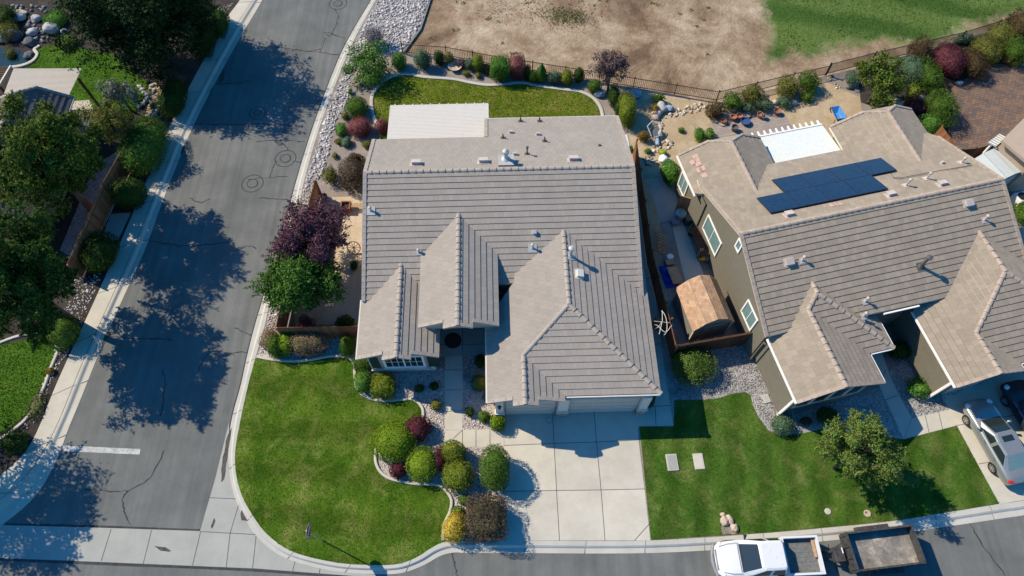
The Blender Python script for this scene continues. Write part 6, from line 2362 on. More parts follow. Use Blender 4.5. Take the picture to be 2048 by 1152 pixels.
# ------------------------------------------------------------------ neighbour's garden
G_N = 'shrubs in the neighbouring garden'
for a in (
    (1317, 196, 26, 20, 'green', 'loose green shrub near the picket fence and blue rock', 0.8, 'wild'),
    (1310, 218, 18, 22, 'orange', 'small rusty shrub beside the boulders', 0.6, 'wild'),
    (1287, 272, 26, 22, 'orange', 'orange tinted round shrub by the fence end', 0.9, 'wild'),
    (1296, 302, 14, 12, 'bright', 'tiny green shrub on the sand by the fence', 0.4, 'wild'),
    (1262, 298, 10, 14, 'green', 'tiny green shrub beside the main house wall', 0.4, 'wild'),
    (1363, 260, 14, 11, 'bright', 'tiny bright green tuft in the sand', 0.35, 'wild'),
    (1400, 270, 22, 34, 'bright', 'bright green shrub left of its twin by the flagstones', 0.8, 'wild'),
    (1420, 268, 20, 26, 'bright', 'bright green shrub at the flagstone edge', 0.7, 'wild'),
    (1431, 220, 42, 34, 'brownred', 'dark rusty shrub at the left of the pots', 1.0, 'wild'),
    (1466, 203, 46, 38, 'green', 'broad green shrub left in the back row', 1.2, 'wild'),
    (1506, 189, 46, 40, 'olive', 'olive tall shrub second in the back row', 1.4, 'wild'),
    (1495, 214, 30, 24, 'bluegreen', 'small sage shrub in front of the back row', 0.7, 'wild'),
    (1528, 207, 34, 30, 'bluegreen', 'sage green shrub third in the back row', 0.9, 'wild'),
    (1576, 174, 46, 44, 'olive', 'tall olive shrub of the middle pair by the fence', 1.3, 'wild'),
    (1618, 164, 48, 42, 'green', 'fresh green tall shrub of the middle pair', 1.3, 'wild'),
    (1569, 202, 34, 26, 'bluegreen', 'sage shrub with stones below the middle pair', 0.7, 'wild'),
    (1613, 193, 28, 22, 'green', 'low green shrub right of the sage one', 0.6, 'wild'),
    (1342, 346, 40, 50, 'bright', 'glossy green shrub at the rear wall corner of the taupe house', 1.4, 'dome'),
    (1326, 305, 15, 12, 'lime', 'lime yellow clump beside the grey bag', 0.4, 'dome'),
    (1704, 157, 22, 30, 'bluegreen', 'small green shrub left of the yellow green tree', 0.9, 'wild'),
    (1722, 130, 26, 18, 'orange', 'dry orange grass clump at the mesh fence', 0.6, 'wild'),
    (1842, 101, 50, 50, 'brownred', 'spiky dark brown shrub against the mesh fence', 1.7, 'wild'),
    (1899, 121, 58, 58, 'burgundy', 'round maroon barberry in the dark bed', 1.7, 'dome'),
    (1855, 149, 56, 60, 'green', 'green shrub right of the yellow green tree', 1.5, 'wild'),
    (1824, 140, 40, 50, 'bluegreen', 'greyish shrub just behind the yellow green tree', 1.4, 'wild'),
    (1947, 127, 50, 56, 'brownred', 'rusty green shrub overhanging the paver patio', 1.5, 'loose'),
    (1973, 98, 62, 52, 'olive', 'wide olive shrub above the rusty one', 1.6, 'loose'),
    (2004, 72, 56, 52, 'olive', 'olive yellow shrub high at the mesh fence', 1.7, 'wild'),
    (2037, 50, 40, 60, 'brownred', 'dark reddish bush at the upper right corner', 1.9, 'wild'),
    (2030, 98, 46, 56, 'green', 'deep green shrub at the right edge', 1.7, 'loose'),
    (1929, 77, 44, 22, 'bluegreen', 'pale grey green low shrub along the mesh fence', 0.7, 'wild'),
    (2020, 122, 30, 18, 'brownred', 'small rusty shrub at the paver edge', 0.6, 'wild'),
    (1827, 186, 30, 34, 'yellowgreen', 'golden green shrub among the dark ones', 1.2, 'wild'),
    (1829, 214, 40, 44, 'burgundy', 'dark maroon shrub below the golden one', 1.2, 'wild'),
    (1884, 214, 62, 66, 'green', 'broad green shrub beside the paver patio', 1.9, 'wild'),
    (1862, 248, 56, 42, 'bright', 'low leafy shrub at the right rear gable', 1.2, 'loose'),
    (1868, 180, 34, 26, 'dark', 'dark low shrub by the white ornaments', 0.8, 'wild'),
    (2046, 425, 40, 50, 'green', 'green shrub at the right edge past the roof end', 1.0, 'wild'),
    (1386, 728, 86, 78, 'autumn', 'round bush with a hollow top on the grey gravel', 1.35, 'dome'),
    (1565, 850, 44, 40, 'bluegreen', 'round pale sage ball at the gravel corner', 0.8, 'dome'),
    (1840, 777, 54, 42, 'bright', 'lime green bush by the neighbouring driveway', 0.9, 'wild'),
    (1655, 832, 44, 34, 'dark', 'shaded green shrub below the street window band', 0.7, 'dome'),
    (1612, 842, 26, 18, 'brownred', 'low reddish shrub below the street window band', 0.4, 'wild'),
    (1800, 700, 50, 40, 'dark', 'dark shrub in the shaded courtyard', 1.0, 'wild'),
    (1560, 800, 18, 12, 'brownred', 'small rusty plant at the wing wall foot', 0.35, 'wild'),
):
    shrub(a[0], a[1], a[2], a[3], a[4], a[5], a[6], a[7], 0.085, group=G_N, amp=0.09)
tree(1765, 160, 104, 112, 3.9, 'elm', 'yellow green young tree behind the taupe house', 0.09, 0.15, 44, 170, zc=2.3, bare=0.2, lr=0.28, spiky=0.3)
tree(1722, 905, 160, 160, 5.6, 'autumn', 'young front lawn tree with reddish leaf tips', 0.09, 0.10, 90, 330, zc=3.3, bare=0.12, lr=0.18, spiky=1.0)

# ------------------------------------------------------------------ left side of the street
G_L = 'hedges and shrubs along the left pavement'
for a in (
    (436, 44, 34, 50, 'dark', 'dark clipped hedge at the top by the pavement', 1.4, 'box'),
    (408, 75, 44, 60, 'dark', 'long dark hedge block second from the top', 1.5, 'box'),
    (345, 196, 46, 78, 'dark', 'tall dark hedge between garden path and pavement', 1.7, 'oval'),
    (285, 291, 78, 96, 'maple', 'large green hedge bush in front of the board fence', 2.0, 'oval'),
    (258, 386, 62, 56, 'dark', 'dark hedge bush below the large green one', 1.7, 'oval'),
    (197, 504, 74, 72, 'dark', 'dark round bush at the end of the board fence', 1.6, 'dome'),
    (123, 664, 64, 62, 'green', 'round glossy bush by the left pavement', 1.5, 'dome'),
    (26, 882, 62, 46, 'dark', 'dark low shrub at the lower left lawn corner', 0.9, 'wild'),
    (100, 742, 14, 14, 'orange', 'small orange tuft at the lawn edging', 0.35, 'wild'),
    (72, 812, 34, 50, 'dryweed', 'weedy ground plant patch in the gravel strip', 0.25, 'wild'),
    (12, 30, 40, 40, 'dark', 'dark green bush at the top left corner', 1.2, 'wild'),
    (15, 62, 44, 36, 'olive', 'olive bush above the pond', 1.0, 'wild'),
    (110, 38, 44, 34, 'bright', 'low bright green shrub beside the boulders', 0.7, 'dome'),
    (133, 82, 40, 26, 'green', 'low green mound at the lawn top', 0.6, 'dome'),
    (20, 106, 22, 18, 'olive', 'reeds in the pond', 0.5, 'wild'),
    (306, 212, 14, 12, 'bluegreen', 'small plant on the garden path', 0.35, 'wild'),
):
    shrub(a[0], a[1], a[2], a[3], a[4], a[5], a[6], a[7], 0.09, group=G_L, amp=0.07)
tree(272, 22, 320, 260, 9.4, 'conifer', 'huge dark evergreen tree at the upper left', 0.26, 0.17, 140, 640, zc=4.8, bare=0.06, lr=0.22, spiky=0.6)
tree(80, 312, 222, 226, 9.4, 'elm', 'large yellow green elm over the left house', 0.2, 0.14, 115, 540, zc=6.0, bare=0.22, lr=0.20, spiky=0.8)
tree(32, 555, 216, 306, 9.0, 'pear', 'tall dark green tree at the left edge below the elm', 0.2, 0.14, 130, 540, zc=5.5, bare=0.2, lr=0.20, spiky=0.7)
tree(212, 238, 100, 110, 4.4, 'olive', 'small olive tree beside the left board fence', 0.09, 0.13, 36, 160, zc=2.8, bare=0.25, lr=0.28)
tree(238, 184, 84, 56, 3.2, 'silver', 'silvery leaved small tree above the olive one', 0.07, 0.13, 26, 130, zc=2.0, bare=0.2, lr=0.3, spiky=0.5)
tree(0, 0, 100, 100, 7.5, 'pear', 'street tree beyond the lower left corner, shading the street mouth', 0.2, 0.17, 60, 260, zc=4.9, rad=3.3, base=None, bare=0.22, lr=0.22) if False else None


def tree_at(x, y, H, R, leaf, label, **k):
    """a tree given by its place on the ground in metres"""
    zc = H * 0.62
    d = Vector((x, y, zc)) - _C
    kk = FPX / d.dot(_F)
    return tree(1024 + d.dot(_R) * kk, 576 - d.dot(_U) * kk, 100, 100, H, leaf, label, zc=zc, rad=R, **k)


tree_at(-31.8, 9.2, 8.2, 4.1, 'pear', 'street tree just beyond the lower left corner, seen by its shadow on the street mouth', trunk=0.2, s=0.15, lobes=90, per=330, bare=0.2, lr=0.2, spiky=0.7)

# ------------------------------------------------------------------ boulders and garden stones
B = boulder
B(G(1199, 190), (0.85, 0.7, 0.55), 'stone_blue', 'smooth blue grey boulder below the plum tree', seed=1)
B(G(1269, 192), (0.9, 0.75, 0.6), 'stone_blue', 'blue white boulder beside the tall hedge shrub', seed=2)
B(G(1322, 218), (0.75, 1.0, 0.6), 'stone_grey', 'upright grey boulder at the swale head', seed=3)
B(G(1336, 219), (0.8, 0.55, 0.4), 'stone_blue', 'flat pale blue rock right of the upright boulder', seed=4)
B(G(1313, 230), (0.8, 0.6, 0.5), 'stone_grey', 'grey boulder below the upright one', seed=5)
B(G(1310, 238), (0.6, 0.5, 0.4), 'stone_tan', 'small tan boulder at the start of the swale', seed=6)
B(G(1464, 221), (0.6, 0.45, 0.4), 'stone_tan', 'tan rock beside the dark rusty shrub', seed=7)
for i, (x, y, sx, sy, sz, lab) in enumerate([(1445, 1030, .30, .24, .2, 'smallest brown stone at the top of the lawn stone group'), (1448, 1043, .44, .52, .3, 'largest round brown stone of the lawn stone group'), (1459, 1040, .36, .56, .24, 'long leaning stone of the lawn stone group'), (1468, 1056, .4, .44, .28, 'round stone at the lower right of the lawn stone group')]):
    B(G(x, y), (sx, sy, sz), 'stone_tan', lab, seed=20 + i, group='stones set in the neighbouring lawn', rz=0.4 if i == 2 else 0)
sheet('bare_soil_patch', rough_edge(px([(1440, 1036), (1450, 1034), (1470, 1048), (1478, 1066), (1446, 1070)]), 0.15, 0.05), 0.03, 'yard_soil', 0.03)
for i, (x, y, sx, sy, sz, m, lab) in enumerate([
    (38, 37, 1.2, .9, .5, 'stone_grey', 'grey boulder above the pond, left of the stone fall'), (68, 68, .9, .7, .6, 'stone_grey', 'pale boulder in the middle of the stone fall'), (106, 62, 1.2, 1.0, .8, 'stone_grey', 'large pale boulder at the lawn top'),
    (62, 88, 1.0, .8, .6, 'stone_dark', 'dark boulder at the pond edge'), (28, 75, 1.6, 1.2, .9, 'stone_dark', 'big dark boulder left of the stone fall'), (75, 40, .8, .6, .5, 'stone_grey', 'small pale boulder at the top of the fall'),
    (5, 80, 1.0, .9, .6, 'stone_grey', 'pale boulder at the left edge by the pond'), (60, 112, .8, .7, .4, 'stone_dark', 'dark rock on the pond kerb'), (35, 28, 1.7, .8, .3, 'stone_tan', 'flat tan slab rock near the top left corner'),
    (130, 65, .5, .5, .4, 'stone_blue', 'small bluish rock beside the large pale boulder')]):
    B(G(x, y), (sx, sy, sz), m, lab, seed=40 + i, group='boulders round the pond')
for i, (x, y) in enumerate([(280, 174), (285, 180), (290, 186), (295, 190), (296, 197), (292, 203), (287, 209), (280, 214), (305, 172), (309, 182), (312, 230), (316, 222), (300, 233)]):
    r_ = random.Random(i)
    B(G(x, y), (.42, .3, .2), 'stone_grey', 'white edging block beside the garden path at upper left', name='edging_block', cat='edging stone', seed=60 + i, group='edging blocks by the garden path', rz=r_.uniform(0, 3))
for i, (x, y, m, lab) in enumerate([(1868, 182, 'stone_tan', 'small pinkish garden ornament stone in the dark bed'), (1917, 168, 'stone_grey', 'white stone at the paver edge'), (1870, 183, 'stone_grey', 'pale rock beside the pinkish ornament'), (1840, 199, 'stone_grey', 'pale rock in the dark bed centre'), (1790, 205, 'stone_tan', 'tan standing rock behind the right rear gable'), (1800, 213, 'stone_grey', 'small white rock behind the right rear gable'),
                                     (1550, 207, 'stone_grey', 'grey rock by the sage shrub'), (1587, 208, 'stone_grey', 'grey rock right of the sage shrub'), (1698, 176, 'stone_dark', 'dark flat stone on the sand')]):
    B(G(x, y), (.5, .42, .36), m, lab, seed=80 + i)

# ------------------------------------------------------------------ vehicles
def car_body(mb, T, st):
    """loft body stations (x, half width, z bottom, z shoulder, z top)"""
    rings = []
    for x, hw, zb, zs, zt in st:
        half = [(hw * .9, zb), (hw * .99, zb + .3 * (zs - zb)), (hw, zb + .62 * (zs - zb)), (hw * .97, zs - .05), (hw * .9, zs + .01), (hw * .55, zt - .012), (0.0, zt)]
        r = [T(x, -y, z) for y, z in half] + [T(x, y, z) for y, z in half[-2::-1]]
        rings.append(r)
    mb.loft(rings, True, True)


def wheel(t, T, x, y, r=0.32, w=0.22, side=1, name='wheel'):
    mb = MB()
    n = 24
    prof = [(r * .62, -w / 2), (r * .93, -w / 2), (r, -w / 2 + .03), (r, w / 2 - .03), (r * .93, w / 2), (r * .62, w / 2)]
    mb.loft([[T(x + q * math.cos(2 * math.pi * k / n), y + side * v, r + q * math.sin(2 * math.pi * k / n)) for k in range(n)] for q, v in prof], True, True)
    wh = mb.build(name, 'rubber', t, smooth=False)
    mb = MB()
    f = w / 2 + .004
    mb.loft([[T(x + q * math.cos(2 * math.pi * k / n), y + side * v, r + q * math.sin(2 * math.pi * k / n)) for k in range(n)] for q, v in ((r * .64, f), (r * .58, f + .006), (r * .55, f - .02))], True, False)
    for k in range(7):
        a = 2 * math.pi * k / 7
        c, s = math.cos(a), math.sin(a)
        wd = r * .07
        pts = []
        for q, sg in ((r * .08, 1), (r * .57, 1), (r * .57, -1), (r * .08, -1)):
            pts.append(T(x + q * c - sg * wd * s, y + side * (f + .002), r + q * s + sg * wd * c))
        mb.poly(pts)
    mb.loft([[T(x + q * math.cos(2 * math.pi * k / n), y + side * v, r + q * math.sin(2 * math.pi * k / n)) for k in range(n)] for q, v in ((r * .16, f + .01), (.001, f + .016))], True, False)
    mb.build('rim', 'chrome', wh)


def glass_quad(T, pts, k, lift):
    """pane inset from the four (or more) corners of a cabin face"""
    P = [Vector(p) for p in pts]
    c = sum(P, Vector()) / len(P)
    n = (P[1] - P[0]).cross(P[2] - P[0]).normalized()
    Q = [c + (p - c) * k + n * lift for p in P]
    mb = MB()
    M = [T(*q) for q in Q]
    B_ = [T(*(q - n * 0.012)) for q in Q]
    mb.poly(M)
    for i in range(len(M)):
        j = (i + 1) % len(M)
        mb.poly([M[i], B_[i], B_[j], M[j]])
    return mb


def sedan(loc, rz, paint, label, sunroof=True):
    t = thing('sedan', label, 'car', loc, rz)
    M = MW[t]
    T = lambda x, y, z: M @ Vector((x, y, z))
    mb = MB()
    car_body(mb, T, [(-2.40, .62, .36, .70, .74), (-2.34, .80, .27, .86, .93), (-2.1, .88, .22, .94, 1.03), (-1.6, .90, .20, .96, 1.06), (-1.0, .91, .19, .95, 1.04), (0, .91, .18, .92, 1.0), (.7, .91, .18, .90, .99), (1.1, .905, .18, .87, .98), (1.6, .89, .19, .82, .92), (2.05, .85, .21, .73, .82), (2.3, .76, .26, .62, .70), (2.42, .55, .34, .52, .57)])
    mb.build('body', paint, t, smooth=True, weld=True, subsurf=1)
    # cabin: base ring at the beltline, roof ring above
    base = [(-1.78, .60), (-1.5, .76), (-.2, .80), (.85, .76), (1.16, .60)]
    roof = [(-1.06, .50), (-.98, .60), (-.2, .64), (.12, .61), (.26, .50)]
    zb, zr = .98, 1.43
    mb = MB()
    rb = [T(x, -y, zb) for x, y in base] + [T(x, y, zb) for x, y in base[::-1]]
    rt = [T(x, -y, zr - .05) for x, y in roof] + [T(x, y, zr - .05) for x, y in roof[::-1]]
    r2 = [T(x * .93 - .02, -y * .82, zr) for x, y in roof] + [T(x * .93 - .02, y * .82, zr) for x, y in roof[::-1]]
    mb.loft([rb, rt, r2], True, True)
    cab = mb.build('cabin', paint, t, smooth=False, weld=True, bevel=0.03)
    z1 = zr - .05
    glass_quad(T, [(1.16, -.60, zb), (1.16, .60, zb), (.26, .50, z1), (.26, -.50, z1)], .95, .02).build('windscreen', 'glass_dark', cab)
    glass_quad(T, [(-1.78, .60, zb), (-1.78, -.60, zb), (-1.06, -.50, z1), (-1.06, .50, z1)], .90, .02).build('rear_window', 'glass_teal', cab)
    for s in (1, -1):
        q = [(-1.5, s * .76, zb), (-.28, s * .80, zb), (-.28, s * .64, z1), (-.98, s * .60, z1)]
        q2 = [(-.2, s * .80, zb), (.85, s * .76, zb), (.12, s * .61, z1), (-.2, s * .64, z1)]
        for qq in (q, q2):
            glass_quad(T, qq if s < 0 else qq[::-1], .88, .022).build('side_window', 'glass_dark', cab)
    if sunroof:
        mb = MB()
        mb.mesh([T(-.30, -.32, zr + .004), T(.02, -.32, zr + .004), T(.02, .32, zr + .004), T(-.30, .32, zr + .004)], [(0, 1, 2, 3)])
        mb.build('sunroof', 'glass_dark', cab)
    for s in (1, -1):
        for x in (1.42, -1.32):
            wheel(t, T, x, s * .80, .32, .22, s)
        mb = MB()
        mb.lathe(T(2.08, s * .66, .74), [(.02, -.07), (.15, -.04), (.17, .02), (.08, .07)], 12)
        mb.build('headlight', 'lamp_clear', t, smooth=True)
        mb = MB()
        mb.box(T(-2.26, s * .70, .86), (.16, .30, .14), rz + s * -.4)
        mb.build('tail_light', 'lamp_red', t, bevel=.03)
        mb = MB()
        mb.tube([T(.78, s * .80, .98), T(.74, s * .98, 1.04)], [.05, .09], 8)
        mb.build('mirror', paint, t, smooth=True)
        for x in (.02, -.95):
            mb = MB()
            mb.bar(T(x - .1, s * .915, .86), T(x + .1, s * .915, .86), .03, .03)
            mb.build('door_handle', 'chrome', t)
    mb = MB()
    mb.bar(T(1.13, .5, 1.02), T(1.06, 0, 1.055), .02, .012)
    mb.bar(T(1.13, .0, 1.02), T(1.06, -.5, 1.055), .02, .012)
    mb.build('wipers', 'rubber', cab)
    return t


cdir = Vector((25.76, 11.53, 0)) - Vector((26.33, 8.92, 0))
crz = math.atan2(cdir.y, cdir.x)
left = Vector((-math.sin(crz), math.cos(crz), 0))
mid = (Vector((25.76, 11.53, 0)) * .5 + Vector((26.33, 8.92, 0)) * .5)
sedan(Vector((mid.x, mid.y, 0.02)) - left * .80, crz, 'paint_silver', 'silver sedan parked nose in on the right driveway')
sedan(Vector((mid.x, mid.y, 0.02)) - left * 3.55 + Vector((math.cos(crz), math.sin(crz), 0)) * .55, crz, 'paint_dark', 'dark blue car cut off by the right edge beside the silver one', False)


def pickup(loc, rz, paint, label):
    t = thing('pickup_truck', label, 'pickup', loc, rz)
    M = MW[t]
    T = lambda x, y, z: M @ Vector((x, y, z))
    mb = MB()   # nose, bonnet and lower body to the back of the cab
    car_body(mb, T, [(-.75, .93, .34, 1.10, 1.13), (.2, .94, .34, 1.10, 1.14), (.95, .93, .34, 1.09, 1.15), (1.35, .92, .36, 1.06, 1.13), (1.9, .90, .38, 1.03, 1.09), (2.35, .86, .40, .95, 1.01), (2.58, .74, .42, .82, .88), (2.68, .55, .48, .72, .76)])
    mb.build('body', paint, t, smooth=True, weld=True, subsurf=1)
    # load bed, open at the top
    mb = MB()
    x0, x1, hw, z0, z1, k = -2.62, -.78, .93, .50, 1.18, .10
    mb.box(T((x0 + x1) / 2, 0, z0 + .14), (x1 - x0, 2 * hw, .28), rz)
    for s in (1, -1):
        mb.box(T((x0 + x1) / 2, s * (hw - k / 2), (z0 + .28 + z1) / 2), (x1 - x0, k, z1 - z0 - .28), rz)
    mb.box(T(x0 + k / 2, 0, (z0 + .28 + z1) / 2), (k, 2 * hw - 2 * k, z1 - z0 - .28), rz)
    mb.box(T(x1 - .03, 0, (z0 + .28 + z1) / 2), (.06, 2 * hw - 2 * k, z1 - z0 - .28), rz)
    bed = mb.build('load_bed', paint, t, bevel=.02)
    mb = MB()
    n = 15
    for i in range(n):
        mb.box(T((x0 + x1) / 2, -hw + k + .03 + (2 * hw - 2 * k - .06) * (i + .5) / n, z0 + .295 + (.012 if i % 2 else 0)), (x1 - x0 - .18, (2 * hw - 2 * k - .06) / n, .03), rz)
    mb.build('bed_floor', 'bed_liner', bed)
    for s in (1, -1):
        mb = MB()
        mb.box(T((x0 + x1) / 2, s * (hw - k - .012), .98), (x1 - x0 - .2, .02, .36), rz)
        mb.build('bed_side_liner', 'grey_plastic', bed)
    # cab
    base = [(-.72, .78), (-.68, .86), (.3, .88), (1.15, .86), (1.50, .66)]
    roof = [(-.60, .60), (-.52, .69), (.1, .70), (.50, .69), (.66, .56)]
    zb, zr = 1.12, 1.72
    mb = MB()
    rb = [T(x, -y, zb) for x, y in base] + [T(x, y, zb) for x, y in base[::-1]]
    rt = [T(x, -y, zr - .06) for x, y in roof] + [T(x, y, zr - .06) for x, y in roof[::-1]]
    r2 = [T(x * .92 - .02, -y * .84, zr) for x, y in roof] + [T(x * .92 - .02, y * .84, zr) for x, y in roof[::-1]]
    mb.loft([rb, rt, r2], True, True)
    cab = mb.build('cab', paint, t, weld=True, bevel=.035)
    zt = zr - .06
    glass_quad(T, [(1.50, -.70, zb), (1.50, .70, zb), (.66, .58, zt), (.66, -.58, zt)], .96, .02).build('windscreen', 'glass_dark', cab)
    glass_quad(T, [(-.72, .78, zb), (-.72, -.78, zb), (-.60, -.60, zt), (-.60, .60, zt)], .85, .02).build('rear_window', 'glass_dark', cab)
    for s in (1, -1):
        for qq in ([(-.64, s * .86, zb), (.12, s * .875, zb), (.08, s * .68, zt), (-.5, s * .67, zt)], [(.2, s * .878, zb), (1.10, s * .862, zb), (.48, s * .69, zt), (.16, s * .70, zt)]):
            glass_quad(T, qq if s < 0 else qq[::-1], .86, .022).build('side_window', 'glass_dark', cab)
        for x in (1.72, -1.62):
            wheel(t, T, x, s * .82, .37, .25, s)
        mb = MB()
        mb.tube([T(1.12, s * .86, 1.12), T(1.06, s * 1.10, 1.20)], [.03, .10], 8)
        mb.build('mirror', 'rubber', t, smooth=True)
        mb = MB()
        mb.lathe(T(2.36, s * .70, .90), [(.02, -.10), (.14, -.06), (.17, .0), (.09, .06)], 12)
        mb.build('headlight', 'lamp_clear', t, smooth=True)
        mb = MB()
        mb.box(T(-2.60, s * .86, .92), (.08, .12, .34), rz)
        mb.build('tail_light', 'lamp_red', t)
    mb = MB()
    mb.bar(T(1.47, .45, 1.165), T(1.40, -.10, 1.215), .025, .015)
    mb.bar(T(1.47, -.05, 1.165), T(1.40, -.58, 1.215), .025, .015)
    mb.build('wipers', 'rubber', cab)
    mb = MB()
    for s in (1, -1):
        mb.tube([T(1.50, s * .74, 1.145), T(2.0, s * .72, 1.09), T(2.45, s * .60, .955)], .012, 4)
    mb.tube([T(1.56, -.7, 1.145), T(1.56, .7, 1.145)], .014, 4)
    mb.build('bonnet_seam', 'grey_plastic', t)
    mb = MB()
    arc = [T(2.84 - .16 * (y / .75) ** 2 - .06, y, .64) for y in np.linspace(-.82, .82, 13)]
    mb.tube(arc, .10, 8)
    mb.build('front_bumper', 'grey_plastic', t, smooth=True)
    mb = MB()
    mb.box(T(2.60, 0, .80), (.10, 1.0, .10), rz)
    mb.build('grille', 'grey_plastic', t, bevel=.02)
    mb = MB()
    mb.box(T(-2.70, 0, .50), (.16, 1.7, .16), rz)
    mb.build('rear_bumper', 'chrome', t, bevel=.02)
    for k_ in range(6):
        mb = MB()
        mb.lathe(T(.35 - .22 * k_ % .5 - .3 * (k_ // 2), -.42 + .17 * k_, zr - .002), [(.018, 0), (.012, .012)], 8)
        mb.build('roof_plug', 'grey_plastic', cab)
    return t


prz = math.radians(180 + 2.4)
truck = pickup(Vector((13.05, 4.30, ROADZ)), prz, 'paint_white', 'white crew cab pickup parked at the kerb with a plank in its bed')
mb = MB()
p = G(1630, 1097, 0.85)
mb.bar(p + Vector((-.03, -.42, 0)), p + Vector((-.07, .42, 0)), .14, .06)
pk = mb.build('wooden_plank', 'plank', None, origin=(p.x, p.y, .8))
props(pk, 'short wooden plank lying in the bed of the white pickup', 'plank')

# dump trailer behind it
tl = [G(*q, 1.30) for q in ((1690, 1066), (1823, 1050), (1853, 1125), (1716, 1143))]
tc = (tl[0] + tl[1] + tl[2] + tl[3]) / 4
trz = math.atan2((tl[1] - tl[0]).y, (tl[1] - tl[0]).x)
tr = thing('dump_trailer', 'black open dump trailer with a dirty steel floor parked behind the pickup', 'trailer', (tc.x, tc.y, ROADZ), trz)
M_ = MW[tr]
T = lambda x, y, z: M_ @ Vector((x, y, z))
Lh, Wh = (tl[1] - tl[0]).length / 2, (tl[0] - tl[3]).length / 2
mb = MB()
mb.box(T(0, 0, .62), (2 * Lh, 2 * Wh, .10), trz)
bd = mb.build('frame', 'trailer_black', tr)
mb = MB()
mb.box(T(0, 0, .80), (2 * Lh - .11, 2 * Wh - .11, .25), trz)
mb.build('floor', 'trailer_floor', tr)
for c, s in ((T(0, Wh - .03, 1.04), (2 * Lh, .05, .74)), (T(0, -Wh + .03, 1.04), (2 * Lh, .05, .74)), (T(-Lh + .03, 0, 1.04), (.05, 2 * Wh - .12, .74)), (T(Lh - .03, 0, 1.04), (.05, 2 * Wh - .12, .74))):
    mb = MB()
    mb.box(c, s, trz)
    wl = mb.build('side_wall', 'trailer_black', tr)
    mb = MB()
    s2 = [max(.09, s[0]), max(.09, s[1]), .07]
    mb.box(c + Vector((0, 0, .40)), s2, trz)
    nrib = int(max(s[0], s[1]) / .55)
    ax = 0 if s[0] > s[1] else 1
    Rm = Matrix.Rotation(trz, 3, 'Z')
    out = (c - T(0, 0, c.z - ROADZ))
    out.z = 0
    out.normalize()
    for i in range(nrib + 1):
        d_ = Vector(((i / nrib - .5) * (s[0] - .1), 0, 0)) if ax == 0 else Vector((0, (i / nrib - .5) * (s[1] - .1), 0))
        mb.box(c + Rm @ d_ + out * .045, (.06, .06, .72), trz)
    mb.build('wall_ribs', 'trailer_black', wl)
mb = MB()
mb.bar(T(-Lh, .5, .56), T(-Lh - 1.15, 0.02, .52), .09, .12)
mb.build('drawbar', 'trailer_black', tr)
mb = MB()
mb.bar(T(-Lh, -.5, .56), T(-Lh - 1.15, -.02, .52), .09, .12)
mb.build('drawbar', 'trailer_black', tr)
mb = MB()
mb.box(T(-Lh - .45, 0, .80), (.5, .72, .42), trz)
bx = mb.build('pump_box', 'trailer_black', tr, bevel=.02)
mb = MB()
mb.box(T(-Lh - .25, .15, 1.016), (.05, .28, .008), trz)
mb.build('sticker', 'sign_white', bx)
mb = MB()
mb.tube([T(-Lh - .95, .22, .05), T(-Lh - .95, .22, .95), T(-Lh - .82, .22, .98)], [.04, .04, .03], 8)
mb.build('jack', 'black_metal', tr)
for s in (1, -1):
    for x in (-.38, .45):
        wheel(tr, T, x, s * (Wh + .14), .34, .2, s)
    mb = MB()
    mb.box(T(.04, s * (Wh + .14), .74), (1.7, .26, .05), trz)
    for x in (-.82, .9):
        mb.box(T(x, s * (Wh + .14), .62), (.05, .26, .2), trz)
    mb.build('mudguard', 'trailer_black', tr)

# ------------------------------------------------------------------ stop sign
sb = G(645, 1081)
sg = thing('stop_sign', 'red octagonal stop sign on a thin post at the lawn corner', 'road sign', sb)
mb = MB()
mb.box(sb + Vector((0, 0, 1.62)), (.05, .05, 3.3))
mb.build('post', 'galvanised', sg)
cz = sb + Vector((.035, 0, 2.92))
R8 = .41


def octo(r, dx):
    return [cz + Vector((dx, r * math.sin(math.pi / 8 + math.pi / 4 * k), r * math.cos(math.pi / 8 + math.pi / 4 * k))) for k in range(8)]


mb = MB()
mb.loft([octo(R8, 0), octo(R8, .004)], True, True)
plate = mb.build('sign_plate', 'sign_white', sg)
mb = MB()
mb.loft([octo(R8 * .93, .004), octo(R8 * .93, .0075)], True, True)
mb.build('red_face', 'sign_red', plate)
cu = bpy.data.curves.new('lettering', 'FONT')
cu.body = 'STOP'
cu.size = .30
cu.align_x, cu.align_y = 'CENTER', 'CENTER'
cu.extrude = .001
cu.offset = .012
tmp = bpy.data.objects.new('lettering_source', cu)
COL.objects.link(tmp)
bpy.context.view_layer.update()
me = bpy.data.meshes.new_from_object(tmp.evaluated_get(bpy.context.evaluated_depsgraph_get()))
bpy.data.objects.remove(tmp)
# text x -> +Y, text y -> +Z, facing +X
Mt = Matrix(((0, 0, 1, .0095), (.82, 0, 0, 0), (0, 1, 0, 0), (0, 0, 0, 1)))
me.transform(Matrix.Translation(cz - sb) @ Mt)
me.materials.clear()
me.materials.append(MATS['sign_white'])
link_mesh('lettering', me, plate)

# ------------------------------------------------------------------ yard things
def lid(x, y, w, d, rz, mat, label, name='utility_box_lid', round_=False, cat='utility lid', group=None):
    p = G(x, y)
    t = thing(name, label, cat, p, rz, group)
    M = MW[t]
    mb = MB()
    if round_:
        mb.lathe(p, [(w / 2, 0.0), (w / 2, .05), (w / 2 * .9, .065), (.0, .07)], 18)
        mb.build('lid', mat, t)
    else:
        mb.box(p + Vector((0, 0, .03)), (w, d, .09), rz)
        mb.build('frame', 'kerb_concrete', t, bevel=.02)
        mb = MB()
        mb.box(p + Vector((0, 0, .04)), (w - .14, d - .14, .085), rz)
        mb.build('lid', mat, t, bevel=.01)
    return t


